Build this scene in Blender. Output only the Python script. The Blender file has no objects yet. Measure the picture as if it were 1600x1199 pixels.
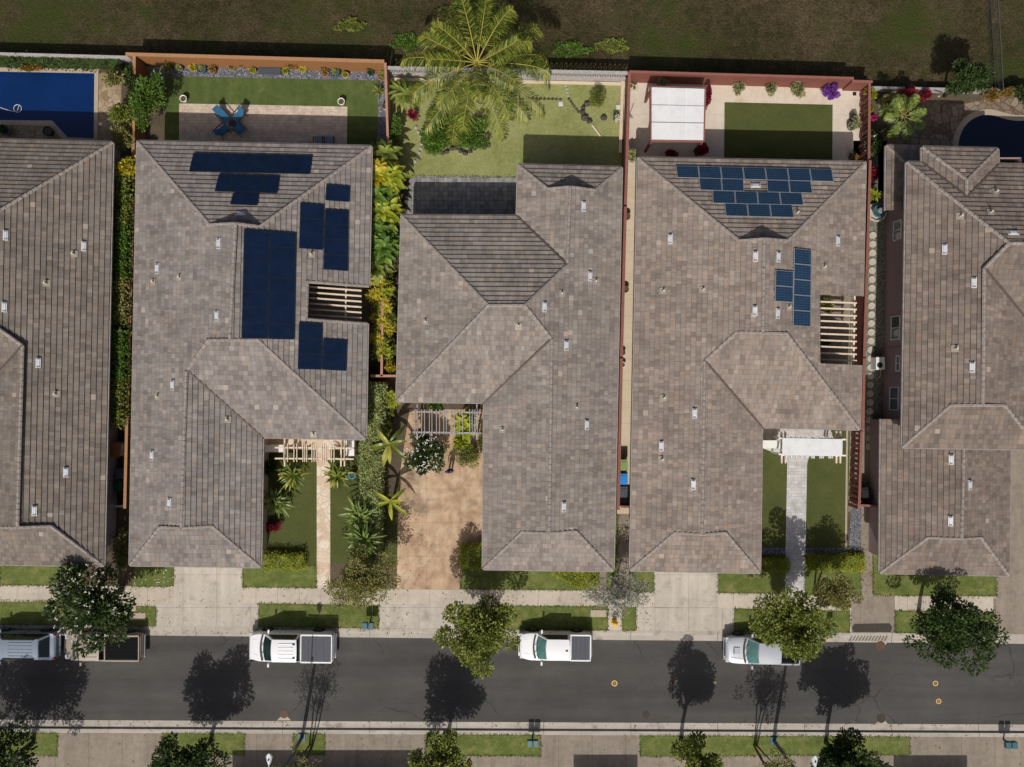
import bpy, math, random
import numpy as np
from mathutils import Vector, Matrix

random.seed(7)
rng = np.random.default_rng(11)
S = bpy.context.scene
COL = S.collection
H = 58.0                     # camera height in metres
F = 800 / 0.618              # focal length in photo pixels
R = math.radians

# ------------------------------------------------------------------ measuring
def P(px, py, z=0.0):
    """world point at height z seen at photo pixel (px, py)"""
    k = (H - z) / F
    return Vector(((px - 800) * k, (599.5 - py) * k, z))

def G(px, py, z=0.0):
    """plan position: pixel of the ground point, lifted to z"""
    k = H / F
    return Vector(((px - 800) * k, (599.5 - py) * k, z))

# ------------------------------------------------------------------ materials
def new_mat(name):
    m = bpy.data.materials.new(name)
    m.use_nodes = True
    nt = m.node_tree
    return m, nt, nt.nodes['Principled BSDF']

def N(nt, typ, **kw):
    n = nt.nodes.new(typ)
    for k, v in kw.items():
        if k in n.inputs.keys():
            n.inputs[k].default_value = v
        else:
            setattr(n, k, v)
    return n

def L(nt, a, b):
    nt.links.new(a, b)

def ramp(nt, fac, stops, interp='LINEAR'):
    r = nt.nodes.new('ShaderNodeValToRGB')
    r.color_ramp.interpolation = interp
    els = r.color_ramp.elements
    while len(els) < len(stops):
        els.new(0.5)
    for e, (p, c) in zip(els, stops):
        e.position = p
        e.color = (*c, 1)
    L(nt, fac, r.inputs[0])
    return r.outputs[0]

def mixc(nt, fac, a, b, mode='MIX'):
    n = nt.nodes.new('ShaderNodeMix')
    n.data_type = 'RGBA'
    n.blend_type = mode
    for s, v in ((n.inputs[0], fac), (n.inputs[6], a), (n.inputs[7], b)):
        if hasattr(v, 'is_linked'):
            L(nt, v, s)
        elif isinstance(v, (int, float)):
            s.default_value = v
        else:
            s.default_value = (*v, 1)
    return n.outputs[2]

def mathn(nt, op, a, b=None):
    n = nt.nodes.new('ShaderNodeMath')
    n.operation = op
    for s, v in ((n.inputs[0], a), (n.inputs[1], b)):
        if v is None:
            continue
        if hasattr(v, 'is_linked'):
            L(nt, v, s)
        else:
            s.default_value = v
    return n.outputs[0]

def noise(nt, vec, scale, detail=4, rough=0.6):
    n = N(nt, 'ShaderNodeTexNoise', Scale=scale, Detail=detail, Roughness=rough)
    L(nt, vec, n.inputs['Vector'])
    return n.outputs[0]

def bump(nt, height, bs, strength=0.4, dist=0.05):
    b = N(nt, 'ShaderNodeBump', Strength=strength, Distance=dist)
    L(nt, height, b.inputs['Height'])
    L(nt, b.outputs[0], bs.inputs['Normal'])

def objco(nt):
    return nt.nodes.new('ShaderNodeTexCoord').outputs['Object']

def plain(name, col, rough=0.6, metal=0.0, var=0.12, scale=6.0, coat=0.0, spec=0.4):
    m, nt, bs = new_mat(name)
    co = objco(nt)
    n = noise(nt, co, scale)
    c = ramp(nt, n, [(0.3, tuple(x * (1 - var) for x in col)), (0.7, tuple(min(1, x * (1 + var)) for x in col))])
    L(nt, c, bs.inputs['Base Color'])
    bs.inputs['Roughness'].default_value = rough
    bs.inputs['Metallic'].default_value = metal
    bs.inputs['Coat Weight'].default_value = coat
    bs.inputs['Specular IOR Level'].default_value = spec
    return m

def surface(name, stops, s1=0.35, s2=5.0, fine=28.0, rough=0.9, amp=0.35, bstr=0.4, bdist=0.03, patch=None, joints=None, streak=None):
    """ground-like surface: large patches, middle mottling and fine grain; optional joints (sx, ox, sy, oy, width, dark)"""
    m, nt, bs = new_mat(name)
    co = objco(nt)
    a = noise(nt, co, s1, 5, 0.65)
    b = noise(nt, co, s2, 4, 0.6)
    f = noise(nt, co, fine, 3, 0.7)
    fac = mathn(nt, 'ADD', mathn(nt, 'MULTIPLY', a, 0.62), mathn(nt, 'MULTIPLY', b, 0.38))
    c = ramp(nt, fac, stops)
    g = ramp(nt, f, [(0.25, (1 - amp,) * 3), (0.75, (1 + amp * 0.6,) * 3)])
    c = mixc(nt, 1.0, c, g, 'MULTIPLY')
    if patch:
        pcol, ps, lo, hi = patch
        pn = noise(nt, co, ps, 6, 0.7)
        pm = ramp(nt, pn, [(lo, (0, 0, 0)), (hi, (1, 1, 1))])
        c = mixc(nt, pm, c, pcol)
    if streak:
        mp = N(nt, 'ShaderNodeMapping'); mp.inputs['Scale'].default_value = (streak[0], streak[1], 1)
        L(nt, co, mp.inputs[0])
        c = mixc(nt, 1.0, c, ramp(nt, noise(nt, mp.outputs[0], 1.0, 5, 0.65), [(0.32, (1 - streak[2],) * 3), (0.68, (1 + streak[2] * 0.6,) * 3)]), 'MULTIPLY')
    if joints:
        sx, ox, sy, oy, w, dk = joints
        sep = nt.nodes.new('ShaderNodeSeparateXYZ')
        L(nt, co, sep.inputs[0])
        msk = None
        for ax, s, o in ((0, sx, ox), (1, sy, oy)):
            if not s:
                continue
            t = mathn(nt, 'FRACT', mathn(nt, 'DIVIDE', mathn(nt, 'ADD', sep.outputs[ax], 1000 * s - o), s))
            k = mathn(nt, 'LESS_THAN', t, w / s)
            msk = k if msk is None else mathn(nt, 'MAXIMUM', msk, k)
        c = mixc(nt, mathn(nt, 'MULTIPLY', msk, dk), c, (0.05, 0.04, 0.03))
    L(nt, c, bs.inputs['Base Color'])
    bs.inputs['Roughness'].default_value = rough
    bs.inputs['Specular IOR Level'].default_value = 0.2
    if bstr:
        bump(nt, f, bs, bstr, bdist)
    return m

def cells(name, stops, scale, gap_col, gap=0.06, rough=0.85, stretch=(1, 1, 1)):
    """irregular flagstones"""
    m, nt, bs = new_mat(name)
    co = objco(nt)
    mp = N(nt, 'ShaderNodeMapping')
    mp.inputs['Scale'].default_value = stretch
    L(nt, co, mp.inputs[0])
    v = N(nt, 'ShaderNodeTexVoronoi', Scale=scale)
    L(nt, mp.outputs[0], v.inputs['Vector'])
    e = N(nt, 'ShaderNodeTexVoronoi', Scale=scale, feature='DISTANCE_TO_EDGE')
    L(nt, mp.outputs[0], e.inputs['Vector'])
    sp = nt.nodes.new('ShaderNodeSeparateColor')
    L(nt, v.outputs['Color'], sp.inputs[0])
    c = ramp(nt, sp.outputs[0], stops)
    c = mixc(nt, 1.0, c, ramp(nt, noise(nt, co, 6, 5, 0.7), [(0.3, (0.75,) * 3), (0.7, (1.15,) * 3)]), 'MULTIPLY')
    k = ramp(nt, e.outputs['Distance'], [(gap * 0.5, (1, 1, 1)), (gap, (0, 0, 0))])
    c = mixc(nt, k, c, gap_col)
    L(nt, c, bs.inputs['Base Color'])
    bs.inputs['Roughness'].default_value = rough
    bs.inputs['Specular IOR Level'].default_value = 0.25
    bump(nt, e.outputs['Distance'], bs, 0.3, 0.03)
    return m

def bricks(name, c1, c2, mortar, w, h, ms=0.02, rough=0.85, off=0.5, stain=None):
    m, nt, bs = new_mat(name)
    co = objco(nt)
    b = N(nt, 'ShaderNodeTexBrick', Scale=1.0)
    b.offset = off
    b.inputs['Color1'].default_value = (*c1, 1)
    b.inputs['Color2'].default_value = (*c2, 1)
    b.inputs['Mortar'].default_value = (*mortar, 1)
    b.inputs['Mortar Size'].default_value = ms
    b.inputs['Brick Width'].default_value = w
    b.inputs['Row Height'].default_value = h
    L(nt, co, b.inputs['Vector'])
    c = mixc(nt, 1.0, b.outputs[0], ramp(nt, noise(nt, co, 2.2, 6, 0.7), [(0.3, (0.72,) * 3), (0.7, (1.2,) * 3)]), 'MULTIPLY')
    if stain:
        pm = ramp(nt, noise(nt, co, stain[1], 6, 0.75), [(stain[2], (0, 0, 0)), (stain[3], (1, 1, 1))])
        c = mixc(nt, pm, c, stain[0])
    L(nt, c, bs.inputs['Base Color'])
    bs.inputs['Roughness'].default_value = rough
    bs.inputs['Specular IOR Level'].default_value = 0.2
    return m

def leaf_mat(name, cols, trans=0.34, rough=0.5):
    """each leaf (mesh island) takes a tint of its own"""
    m, nt, bs = new_mat(name)
    g = nt.nodes.new('ShaderNodeNewGeometry')
    n = len(cols)
    c = ramp(nt, g.outputs['Random Per Island'], [(i / max(1, n - 1), col) for i, col in enumerate(cols)])
    co = objco(nt)
    c = mixc(nt, 1.0, c, ramp(nt, noise(nt, co, 1.3, 3, 0.6), [(0.3, (0.72,) * 3), (0.7, (1.25,) * 3)]), 'MULTIPLY')
    L(nt, c, bs.inputs['Base Color'])
    bs.inputs['Roughness'].default_value = rough
    bs.inputs['Specular IOR Level'].default_value = 0.3
    t = nt.nodes.new('ShaderNodeBsdfTranslucent')
    L(nt, c, t.inputs[0])
    mx = nt.nodes.new('ShaderNodeMixShader')
    mx.inputs[0].default_value = trans
    L(nt, bs.outputs[0], mx.inputs[1])
    L(nt, t.outputs[0], mx.inputs[2])
    L(nt, mx.outputs[0], nt.nodes['Material Output'].inputs[0])
    return m

def tile_mat(name, stops, weather=(0.80, 1.14), lich=0.18):
    """concrete shake tiles: UV.x counts metres along the eave, UV.y counts courses (plus a face number)"""
    m, nt, bs = new_mat(name)
    uv = nt.nodes.new('ShaderNodeUVMap').outputs[0]
    sep = nt.nodes.new('ShaderNodeSeparateXYZ')
    L(nt, uv, sep.inputs[0])
    row = mathn(nt, 'FLOOR', sep.outputs[1])
    wn = N(nt, 'ShaderNodeTexWhiteNoise', noise_dimensions='1D')
    L(nt, row, wn.inputs['W'])
    u = mathn(nt, 'ADD', mathn(nt, 'DIVIDE', sep.outputs[0], 0.31), mathn(nt, 'MULTIPLY', wn.outputs[0], 7.0))
    # tiles come in unequal widths: warp u a little
    wv = nt.nodes.new('ShaderNodeCombineXYZ')
    L(nt, mathn(nt, 'MULTIPLY', u, 0.9), wv.inputs[0]); L(nt, row, wv.inputs[1])
    u = mathn(nt, 'ADD', u, mathn(nt, 'MULTIPLY', noise(nt, wv.outputs[0], 1.0, 1, 0.5), 0.9))
    cx = nt.nodes.new('ShaderNodeCombineXYZ')
    L(nt, mathn(nt, 'FLOOR', u), cx.inputs[0]); L(nt, row, cx.inputs[1])
    w2 = N(nt, 'ShaderNodeTexWhiteNoise', noise_dimensions='2D')
    L(nt, cx.outputs[0], w2.inputs['Vector'])
    c = ramp(nt, w2.outputs[0], stops)
    fr = mathn(nt, 'FRACT', u)
    jt = mathn(nt, 'LESS_THAN', fr, 0.055)
    c = mixc(nt, mathn(nt, 'MULTIPLY', jt, 0.5), c, (0.04, 0.033, 0.03))
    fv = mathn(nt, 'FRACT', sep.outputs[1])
    dl = mathn(nt, 'MAXIMUM', mathn(nt, 'LESS_THAN', fv, 0.075), mathn(nt, 'GREATER_THAN', fv, 0.965))  # course joints: gap and dirt, with the butt shadow painted in
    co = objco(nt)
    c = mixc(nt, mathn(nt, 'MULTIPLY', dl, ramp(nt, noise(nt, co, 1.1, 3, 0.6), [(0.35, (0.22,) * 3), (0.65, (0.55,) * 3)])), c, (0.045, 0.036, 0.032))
    big = noise(nt, co, 0.45, 6, 0.65)
    c = mixc(nt, 1.0, c, ramp(nt, big, [(0.3, (weather[0],) * 3), (0.72, (weather[1],) * 3)]), 'MULTIPLY')
    mid = noise(nt, co, 3.0, 5, 0.7)
    c = mixc(nt, 1.0, c, ramp(nt, mid, [(0.3, (0.91,) * 3), (0.7, (1.07,) * 3)]), 'MULTIPLY')
    sv = nt.nodes.new('ShaderNodeCombineXYZ')
    L(nt, mathn(nt, 'MULTIPLY', sep.outputs[0], 2.6), sv.inputs[0]); L(nt, mathn(nt, 'MULTIPLY', sep.outputs[1], 0.10), sv.inputs[1])
    c = mixc(nt, 1.0, c, ramp(nt, noise(nt, sv.outputs[0], 1.0, 4, 0.65), [(0.33, (0.84,) * 3), (0.66, (1.10,) * 3)]), 'MULTIPLY')
    odd = mathn(nt, 'GREATER_THAN', w2.outputs[0], 0.995)
    c = mixc(nt, mathn(nt, 'MULTIPLY', odd, 0.6), c, (0.42, 0.34, 0.29))
    li = ramp(nt, noise(nt, co, 1.6, 7, 0.75), [(0.56, (0, 0, 0)), (0.72, (lich,) * 3)])
    c = mixc(nt, li, c, (0.36, 0.33, 0.29))
    fine = noise(nt, co, 30, 3, 0.7)
    c = mixc(nt, 1.0, c, ramp(nt, fine, [(0.25, (0.82,) * 3), (0.75, (1.12,) * 3)]), 'MULTIPLY')
    L(nt, c, bs.inputs['Base Color'])
    bs.inputs['Roughness'].default_value = 0.85
    bs.inputs['Specular IOR Level'].default_value = 0.25
    bump(nt, w2.outputs[0], bs, 0.25, 0.02)
    return m

def panel_mat(name, cell, line, lw, nx, ny, rough=0.18):
    """solar module: UV 0..1 across the module, thin grid of cell gaps"""
    m, nt, bs = new_mat(name)
    uv = nt.nodes.new('ShaderNodeUVMap').outputs[0]
    sep = nt.nodes.new('ShaderNodeSeparateXYZ')
    L(nt, uv, sep.inputs[0])
    msk = None
    for ax, n in ((0, nx), (1, ny)):
        t = mathn(nt, 'FRACT', mathn(nt, 'ADD', mathn(nt, 'MULTIPLY', sep.outputs[ax], n), lw * 0.5))
        k = mathn(nt, 'LESS_THAN', t, lw)
        msk = k if msk is None else mathn(nt, 'MAXIMUM', msk, k)
    co = objco(nt)
    c = ramp(nt, noise(nt, co, 1.5, 4, 0.6), [(0.3, tuple(x * 0.75 for x in cell)), (0.7, tuple(x * 1.25 for x in cell))])
    c = mixc(nt, msk, c, line)
    L(nt, c, bs.inputs['Base Color'])
    bs.inputs['Roughness'].default_value = rough
    bs.inputs['Specular IOR Level'].default_value = 0.5
    return m

M = {}
M['soil'] = surface('soil', [(0.3, (0.07, 0.053, 0.036)), (0.55, (0.115, 0.09, 0.06)), (0.75, (0.17, 0.14, 0.095))], 0.8, 6, 30)
M['field'] = surface('field', [(0.28, (0.020, 0.021, 0.006)), (0.43, (0.046, 0.039, 0.014)), (0.53, (0.074, 0.056, 0.027)), (0.74, (0.14, 0.104, 0.055))], 0.16, 1.6, 7, amp=0.75, bstr=0.9, bdist=0.15,
                     patch=((0.038, 0.050, 0.009), 0.13, 0.48, 0.66))
M['lawn'] = surface('lawn_grass', [(0.32, (0.085, 0.115, 0.030)), (0.52, (0.135, 0.165, 0.052)), (0.7, (0.195, 0.205, 0.075))], 0.5, 5, 22, amp=0.45, bstr=0.7, bdist=0.04)
M['lawn_dry'] = surface('lawn_dry', [(0.3, (0.175, 0.20, 0.058)), (0.5, (0.275, 0.29, 0.11)), (0.7, (0.39, 0.37, 0.175))], 0.35, 4, 16, amp=0.5, bstr=0.7, bdist=0.04)
M['turf'] = surface('turf', [(0.3, (0.056, 0.070, 0.020)), (0.5, (0.078, 0.092, 0.026)), (0.7, (0.102, 0.112, 0.034))], 0.5, 5, 26, amp=0.3, bstr=0.5)
M['rearlawn'] = surface('rear_lawn', [(0.3, (0.060, 0.088, 0.022)), (0.5, (0.085, 0.118, 0.032)), (0.7, (0.125, 0.155, 0.05))], 0.6, 2.5, 24, amp=0.3, bstr=0.5, streak=(1.7, 0.3, 0.16), patch=((0.15, 0.165, 0.06), 0.7, 0.58, 0.74))
M['verge'] = surface('verge_grass', [(0.3, (0.075, 0.105, 0.022)), (0.5, (0.13, 0.165, 0.040)), (0.68, (0.235, 0.225, 0.085))], 0.9, 3, 22, amp=0.5, bstr=0.7, bdist=0.04, patch=((0.25, 0.21, 0.09), 0.8, 0.56, 0.74), streak=(0.4, 2.2, 0.14))
def asphalt():
    m, nt, bs = new_mat('asphalt')
    co = objco(nt)
    c = ramp(nt, noise(nt, co, 0.3, 6, 0.7), [(0.3, (0.062, 0.059, 0.056)), (0.55, (0.073, 0.071, 0.068)), (0.75, (0.089, 0.087, 0.083))])
    mp = N(nt, 'ShaderNodeMapping'); mp.inputs['Scale'].default_value = (0.05, 0.75, 1)
    L(nt, co, mp.inputs[0])
    c = mixc(nt, 1.0, c, ramp(nt, noise(nt, mp.outputs[0], 1.0, 4, 0.6), [(0.32, (0.84,) * 3), (0.68, (1.18,) * 3)]), 'MULTIPLY')
    c = mixc(nt, 1.0, c, ramp(nt, noise(nt, co, 45, 3, 0.75), [(0.25, (0.72,) * 3), (0.75, (1.25,) * 3)]), 'MULTIPLY')
    st = ramp(nt, noise(nt, co, 0.9, 6, 0.75), [(0.62, (0, 0, 0)), (0.74, (0.6,) * 3)])
    c = mixc(nt, st, c, (0.042, 0.039, 0.036))
    wv = nt.nodes.new('ShaderNodeVectorMath'); wv.operation = 'ADD'
    wn = N(nt, 'ShaderNodeTexNoise', Scale=0.8, Detail=4.0)
    L(nt, co, wn.inputs['Vector']); L(nt, co, wv.inputs[0]); L(nt, wn.outputs['Color'], wv.inputs[1])
    v = N(nt, 'ShaderNodeTexVoronoi', Scale=0.22, feature='DISTANCE_TO_EDGE')
    L(nt, wv.outputs[0], v.inputs['Vector'])
    k = mathn(nt, 'MULTIPLY', mathn(nt, 'LESS_THAN', v.outputs['Distance'], 0.006), ramp(nt, noise(nt, co, 0.15, 2, 0.5), [(0.5, (0, 0, 0)), (0.58, (0.65,) * 3)]))
    c = mixc(nt, k, c, (0.03, 0.028, 0.027))
    L(nt, c, bs.inputs['Base Color'])
    bs.inputs['Roughness'].default_value = 0.9
    bs.inputs['Specular IOR Level'].default_value = 0.2
    return m
M['asphalt'] = asphalt()
M['concrete'] = surface('concrete', [(0.28, (0.37, 0.32, 0.26)), (0.5, (0.485, 0.43, 0.355)), (0.75, (0.58, 0.525, 0.445))], 0.5, 3, 26, amp=0.14, bstr=0.1, joints=(1.52, 0.3, 0, 0, 0.03, 0.45),
                        patch=((0.22, 0.19, 0.16), 0.7, 0.56, 0.78))
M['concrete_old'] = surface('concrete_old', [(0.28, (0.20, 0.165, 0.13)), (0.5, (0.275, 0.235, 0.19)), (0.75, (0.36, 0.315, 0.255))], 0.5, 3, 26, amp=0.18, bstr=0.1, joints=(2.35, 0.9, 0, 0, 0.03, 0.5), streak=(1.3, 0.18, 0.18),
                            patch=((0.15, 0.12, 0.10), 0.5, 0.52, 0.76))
M['drive'] = surface('driveway', [(0.28, (0.40, 0.36, 0.30)), (0.5, (0.47, 0.43, 0.37)), (0.75, (0.54, 0.50, 0.44))], 0.6, 3, 24, amp=0.12, bstr=0.1, joints=(2.36, 0.55, 2.3, 0.4, 0.03, 0.4), streak=(1.3, 0.18, 0.16),
                     patch=((0.27, 0.24, 0.21), 0.9, 0.55, 0.75))
M['stained'] = surface('stained_drive', [(0.30, (0.27, 0.175, 0.115)), (0.5, (0.49, 0.345, 0.225)), (0.68, (0.62, 0.49, 0.35))], 0.42, 1.7, 22, amp=0.2, bstr=0.1, joints=(2.33, 1.0, 2.35, 2.0, 0.03, 0.34), streak=(1.6, 0.25, 0.12),
                       patch=((0.19, 0.14, 0.105), 0.38, 0.53, 0.68))
M['cream'] = surface('cream_patio', [(0.28, (0.50, 0.42, 0.33)), (0.5, (0.60, 0.525, 0.43)), (0.75, (0.67, 0.61, 0.52))], 0.5, 3, 24, amp=0.1, bstr=0.05, joints=(3.1, 0.5, 3.1, 0.2, 0.02, 0.3),
                     patch=((0.46, 0.31, 0.16), 0.35, 0.60, 0.74))
M['sidepath'] = surface('side_path', [(0.28, (0.52, 0.42, 0.29)), (0.5, (0.60, 0.50, 0.37)), (0.75, (0.66, 0.57, 0.44))], 0.5, 3, 24, amp=0.1, bstr=0.05, joints=(0, 0, 1.5, 0.2, 0.03, 0.3))
M['gutter'] = surface('gutter_concrete', [(0.28, (0.36, 0.325, 0.28)), (0.5, (0.44, 0.40, 0.35)), (0.75, (0.50, 0.46, 0.41))], 0.5, 3, 26, amp=0.14, bstr=0.1, joints=(6.1, 2.2, 0, 0, 0.05, 0.6), streak=(0.15, 3.0, 0.18), patch=((0.17, 0.145, 0.115), 0.9, 0.56, 0.72))
M['gravel'] = cells('blue_gravel', [(0, (0.10, 0.11, 0.14)), (0.5, (0.20, 0.21, 0.25)), (1, (0.34, 0.34, 0.38))], 11, (0.05, 0.05, 0.06), 0.12)
M['pebble'] = cells('green_pebble', [(0, (0.13, 0.135, 0.10)), (0.5, (0.21, 0.215, 0.165)), (1, (0.32, 0.32, 0.26))], 11, (0.08, 0.08, 0.06), 0.06)
M['flag'] = cells('flagstone', [(0, (0.15, 0.11, 0.075)), (0.5, (0.22, 0.165, 0.12)), (1, (0.29, 0.235, 0.175))], 1.9, (0.10, 0.075, 0.05), 0.06)
M['flag_path'] = cells('flag_path', [(0, (0.56, 0.40, 0.28)), (0.45, (0.66, 0.54, 0.41)), (0.8, (0.72, 0.64, 0.52)), (1, (0.60, 0.46, 0.36))], 1.7, (0.55, 0.46, 0.36), 0.05)
M['pool_deck'] = cells('pool_deck', [(0, (0.24, 0.17, 0.10)), (0.5, (0.34, 0.255, 0.16)), (1, (0.42, 0.33, 0.22))], 2.6, (0.22, 0.17, 0.11), 0.06)
M['paver'] = bricks('patio_paver', (0.62, 0.51, 0.40), (0.52, 0.42, 0.34), (0.42, 0.33, 0.26), 0.42, 0.2, 0.012)
M['dark_paver'] = bricks('dark_paver', (0.19, 0.19, 0.195), (0.32, 0.31, 0.30), (0.10, 0.10, 0.10), 0.32, 0.32, 0.014, stain=((0.33, 0.31, 0.27), 1.1, 0.52, 0.72), off=0.0)
M['grey_paver'] = bricks('grey_paver', (0.56, 0.55, 0.54), (0.47, 0.46, 0.45), (0.38, 0.37, 0.36), 0.45, 0.22, 0.012)
M['water_a'] = plain('pool_water', (0.003, 0.022, 0.10), 0.06, 0, 0.12, 0.3, spec=0.5)
M['water_b'] = plain('dark_pool_water', (0.002, 0.008, 0.034), 0.06, 0, 0.12, 0.3, spec=0.5)
for k_ in ('water_a', 'water_b'):
    nt_ = M[k_].node_tree
    bump(nt_, noise(nt_, objco(nt_), 2.2, 3, 0.55), nt_.nodes['Principled BSDF'], 0.25, 0.05)
M['coping'] = plain('coping', (0.40, 0.33, 0.25), 0.8)

T = [(0.0, (0.232, 0.200, 0.182)), (0.25, (0.278, 0.242, 0.220)), (0.5, (0.306, 0.270, 0.247)), (0.75, (0.328, 0.288, 0.262)), (0.9, (0.342, 0.274, 0.228)), (1.0, (0.39, 0.35, 0.32))]
def tone(s, b=(1, 1, 1)):
    s *= 0.84
    return [(p, tuple(x * s * y for x, y in zip(c, b))) for p, c in T]
M['tile1'] = tile_mat('grey_brown_tile', tone(0.76, (1.0, 0.98, 0.93)))  # grey brown, tone lowered to paint in the vignette at the left edge
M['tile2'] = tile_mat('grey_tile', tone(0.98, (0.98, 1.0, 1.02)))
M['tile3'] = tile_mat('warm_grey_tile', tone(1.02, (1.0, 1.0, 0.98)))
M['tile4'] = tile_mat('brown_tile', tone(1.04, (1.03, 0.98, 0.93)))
M['tile5'] = tile_mat('dimmed_brown_tile', tone(0.80, (1.03, 0.96, 0.90)))  # brown, tone lowered to paint in the vignette at the right edge
M['cap'] = plain('ridge_tile', (0.255, 0.222, 0.20), 0.85, 0, 0.3, 5)
M['valley'] = plain('valley_metal', (0.10, 0.072, 0.06), 0.6)
M['stucco_grey'] = plain('grey_stucco', (0.40, 0.37, 0.36), 0.9)
M['stucco_tan'] = plain('tan_stucco', (0.48, 0.39, 0.29), 0.9)
M['stucco_mauve'] = plain('mauve_stucco', (0.36, 0.265, 0.255), 0.9, 0, 0.05)
M['white'] = plain('white_paint', (0.78, 0.77, 0.75), 0.5, 0, 0.04)
M['cover'] = surface('white_roof_sheet', [(0.3, (0.58, 0.595, 0.61)), (0.5, (0.68, 0.69, 0.70)), (0.75, (0.75, 0.755, 0.76))], 0.7, 3, 20, amp=0.04, rough=0.5, bstr=0, patch=((0.50, 0.49, 0.46), 0.8, 0.6, 0.8))
M['vent'] = plain('vent_metal', (0.66, 0.67, 0.69), 0.4, 0.2, 0.15)
M['vent_slot'] = plain('vent_slot', (0.27, 0.28, 0.30), 0.5)
M['pipe'] = plain('pale_pipe', (0.62, 0.58, 0.5), 0.6)
M['lead'] = plain('flashing', (0.30, 0.27, 0.22), 0.7)
M['guttermetal'] = plain('gutter_metal', (0.27, 0.24, 0.22), 0.5, 0, 0.25, 3)
M['fascia'] = plain('fascia', (0.09, 0.065, 0.055), 0.7)
M['beam_cream'] = plain('cream_timber', (0.66, 0.55, 0.44), 0.7)
M['beam_grey'] = plain('weathered_timber', (0.33, 0.32, 0.325), 0.8, 0, 0.2)
M['redwood'] = plain('red_fence', (0.185, 0.062, 0.047), 0.75, 0, 0.12)
M['redcap'] = plain('red_fence_cap', (0.24, 0.095, 0.072), 0.7, 0, 0.12)
M['orangewall'] = plain('orange_brown_wall', (0.25, 0.115, 0.042), 0.85, 0, 0.1)
M['orangecap'] = plain('orange_wall_cap', (0.36, 0.19, 0.095), 0.8, 0, 0.12)
M['pinkwood'] = plain('pink_brown_fence', (0.40, 0.21, 0.155), 0.75, 0, 0.12)
M['block'] = plain('grey_block', (0.36, 0.34, 0.33), 0.9, 0, 0.2)
M['chain'] = plain('galvanised', (0.16, 0.165, 0.165), 0.5, 0.6)
M['pv_black'] = panel_mat('black_solar', (0.004, 0.012, 0.036), (0.008, 0.020, 0.048), 0.02, 1, 1)
M['pv_blue'] = panel_mat('blue_solar', (0.006, 0.024, 0.060), (0.10, 0.17, 0.24), 0.08, 12, 6)
M['pv_frame_dark'] = plain('dark_module_frame', (0.018, 0.026, 0.042), 0.4, 0.4)
M['pv_frame'] = plain('silver_module_frame', (0.55, 0.57, 0.6), 0.35, 0.6)
M['rail'] = plain('mounting_rail', (0.10, 0.11, 0.12), 0.5, 0.5)
M['glass'] = plain('window_glass', (0.10, 0.14, 0.17), 0.08, 0, 0.1, spec=0.6)
M['screen'] = plain('window_screen', (0.055, 0.06, 0.07), 0.6)
M['black'] = plain('black_plastic', (0.014, 0.014, 0.016), 0.5)
M['bark'] = plain('bark', (0.11, 0.08, 0.055), 0.9, 0, 0.3, 9)
M['palebark'] = plain('pale_bark', (0.26, 0.22, 0.18), 0.9, 0, 0.3, 9)
M['rock'] = plain('lava_rock', (0.075, 0.06, 0.052), 0.9, 0, 0.35, 7)
M['stone'] = plain('pale_stone', (0.50, 0.45, 0.38), 0.85, 0, 0.15, 9)
M['teal'] = plain('teal_metal', (0.05, 0.125, 0.145), 0.45)
M['terracotta'] = plain('terracotta', (0.32, 0.12, 0.07), 0.8)
M['bluepot'] = plain('blue_glaze', (0.02, 0.10, 0.20), 0.25)
M['turqpot'] = plain('turquoise_glaze', (0.05, 0.42, 0.60), 0.25)
M['yellowpot'] = plain('yellow_glaze', (0.50, 0.44, 0.10), 0.4)
M['pinkpot'] = plain('pink_glaze', (0.45, 0.14, 0.15), 0.4)
M['greypot'] = plain('grey_pot', (0.22, 0.22, 0.22), 0.6)
M['chairblue'] = plain('blue_sling', (0.028, 0.125, 0.235), 0.7, 0, 0.15)
M['chairgrey'] = plain('grey_sling', (0.20, 0.24, 0.30), 0.7)
M['steel'] = plain('dark_steel', (0.05, 0.05, 0.055), 0.4, 0.6)
M['polegrey'] = plain('pole_blue_grey', (0.085, 0.13, 0.18), 0.5, 0.3)
M['lampwhite'] = plain('lamp_housing', (0.55, 0.58, 0.62), 0.4)
M['hydrant'] = plain('hydrant_yellow', (0.72, 0.42, 0.02), 0.45)
M['binblue'] = plain('bin_blue', (0.02, 0.23, 0.66), 0.45)
M['bingreen'] = plain('bin_olive', (0.22, 0.30, 0.11), 0.5)
M['bindark'] = plain('bin_grey', (0.055, 0.07, 0.09), 0.5)
M['bindgreen'] = plain('bin_dark_green', (0.012, 0.055, 0.03), 0.5)
M['rust'] = plain('rusty_iron', (0.105, 0.056, 0.036), 0.7, 0.2, 0.3, 14)
M['ochre'] = plain('ochre_paint', (0.62, 0.42, 0.16), 0.7, 0, 0.2, 14)
M['pale'] = plain('pale_patch', (0.42, 0.37, 0.31), 0.85)
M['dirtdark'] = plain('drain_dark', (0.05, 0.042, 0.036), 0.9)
M['grate'] = plain('grate_dark', (0.10, 0.085, 0.07), 0.8)

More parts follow.
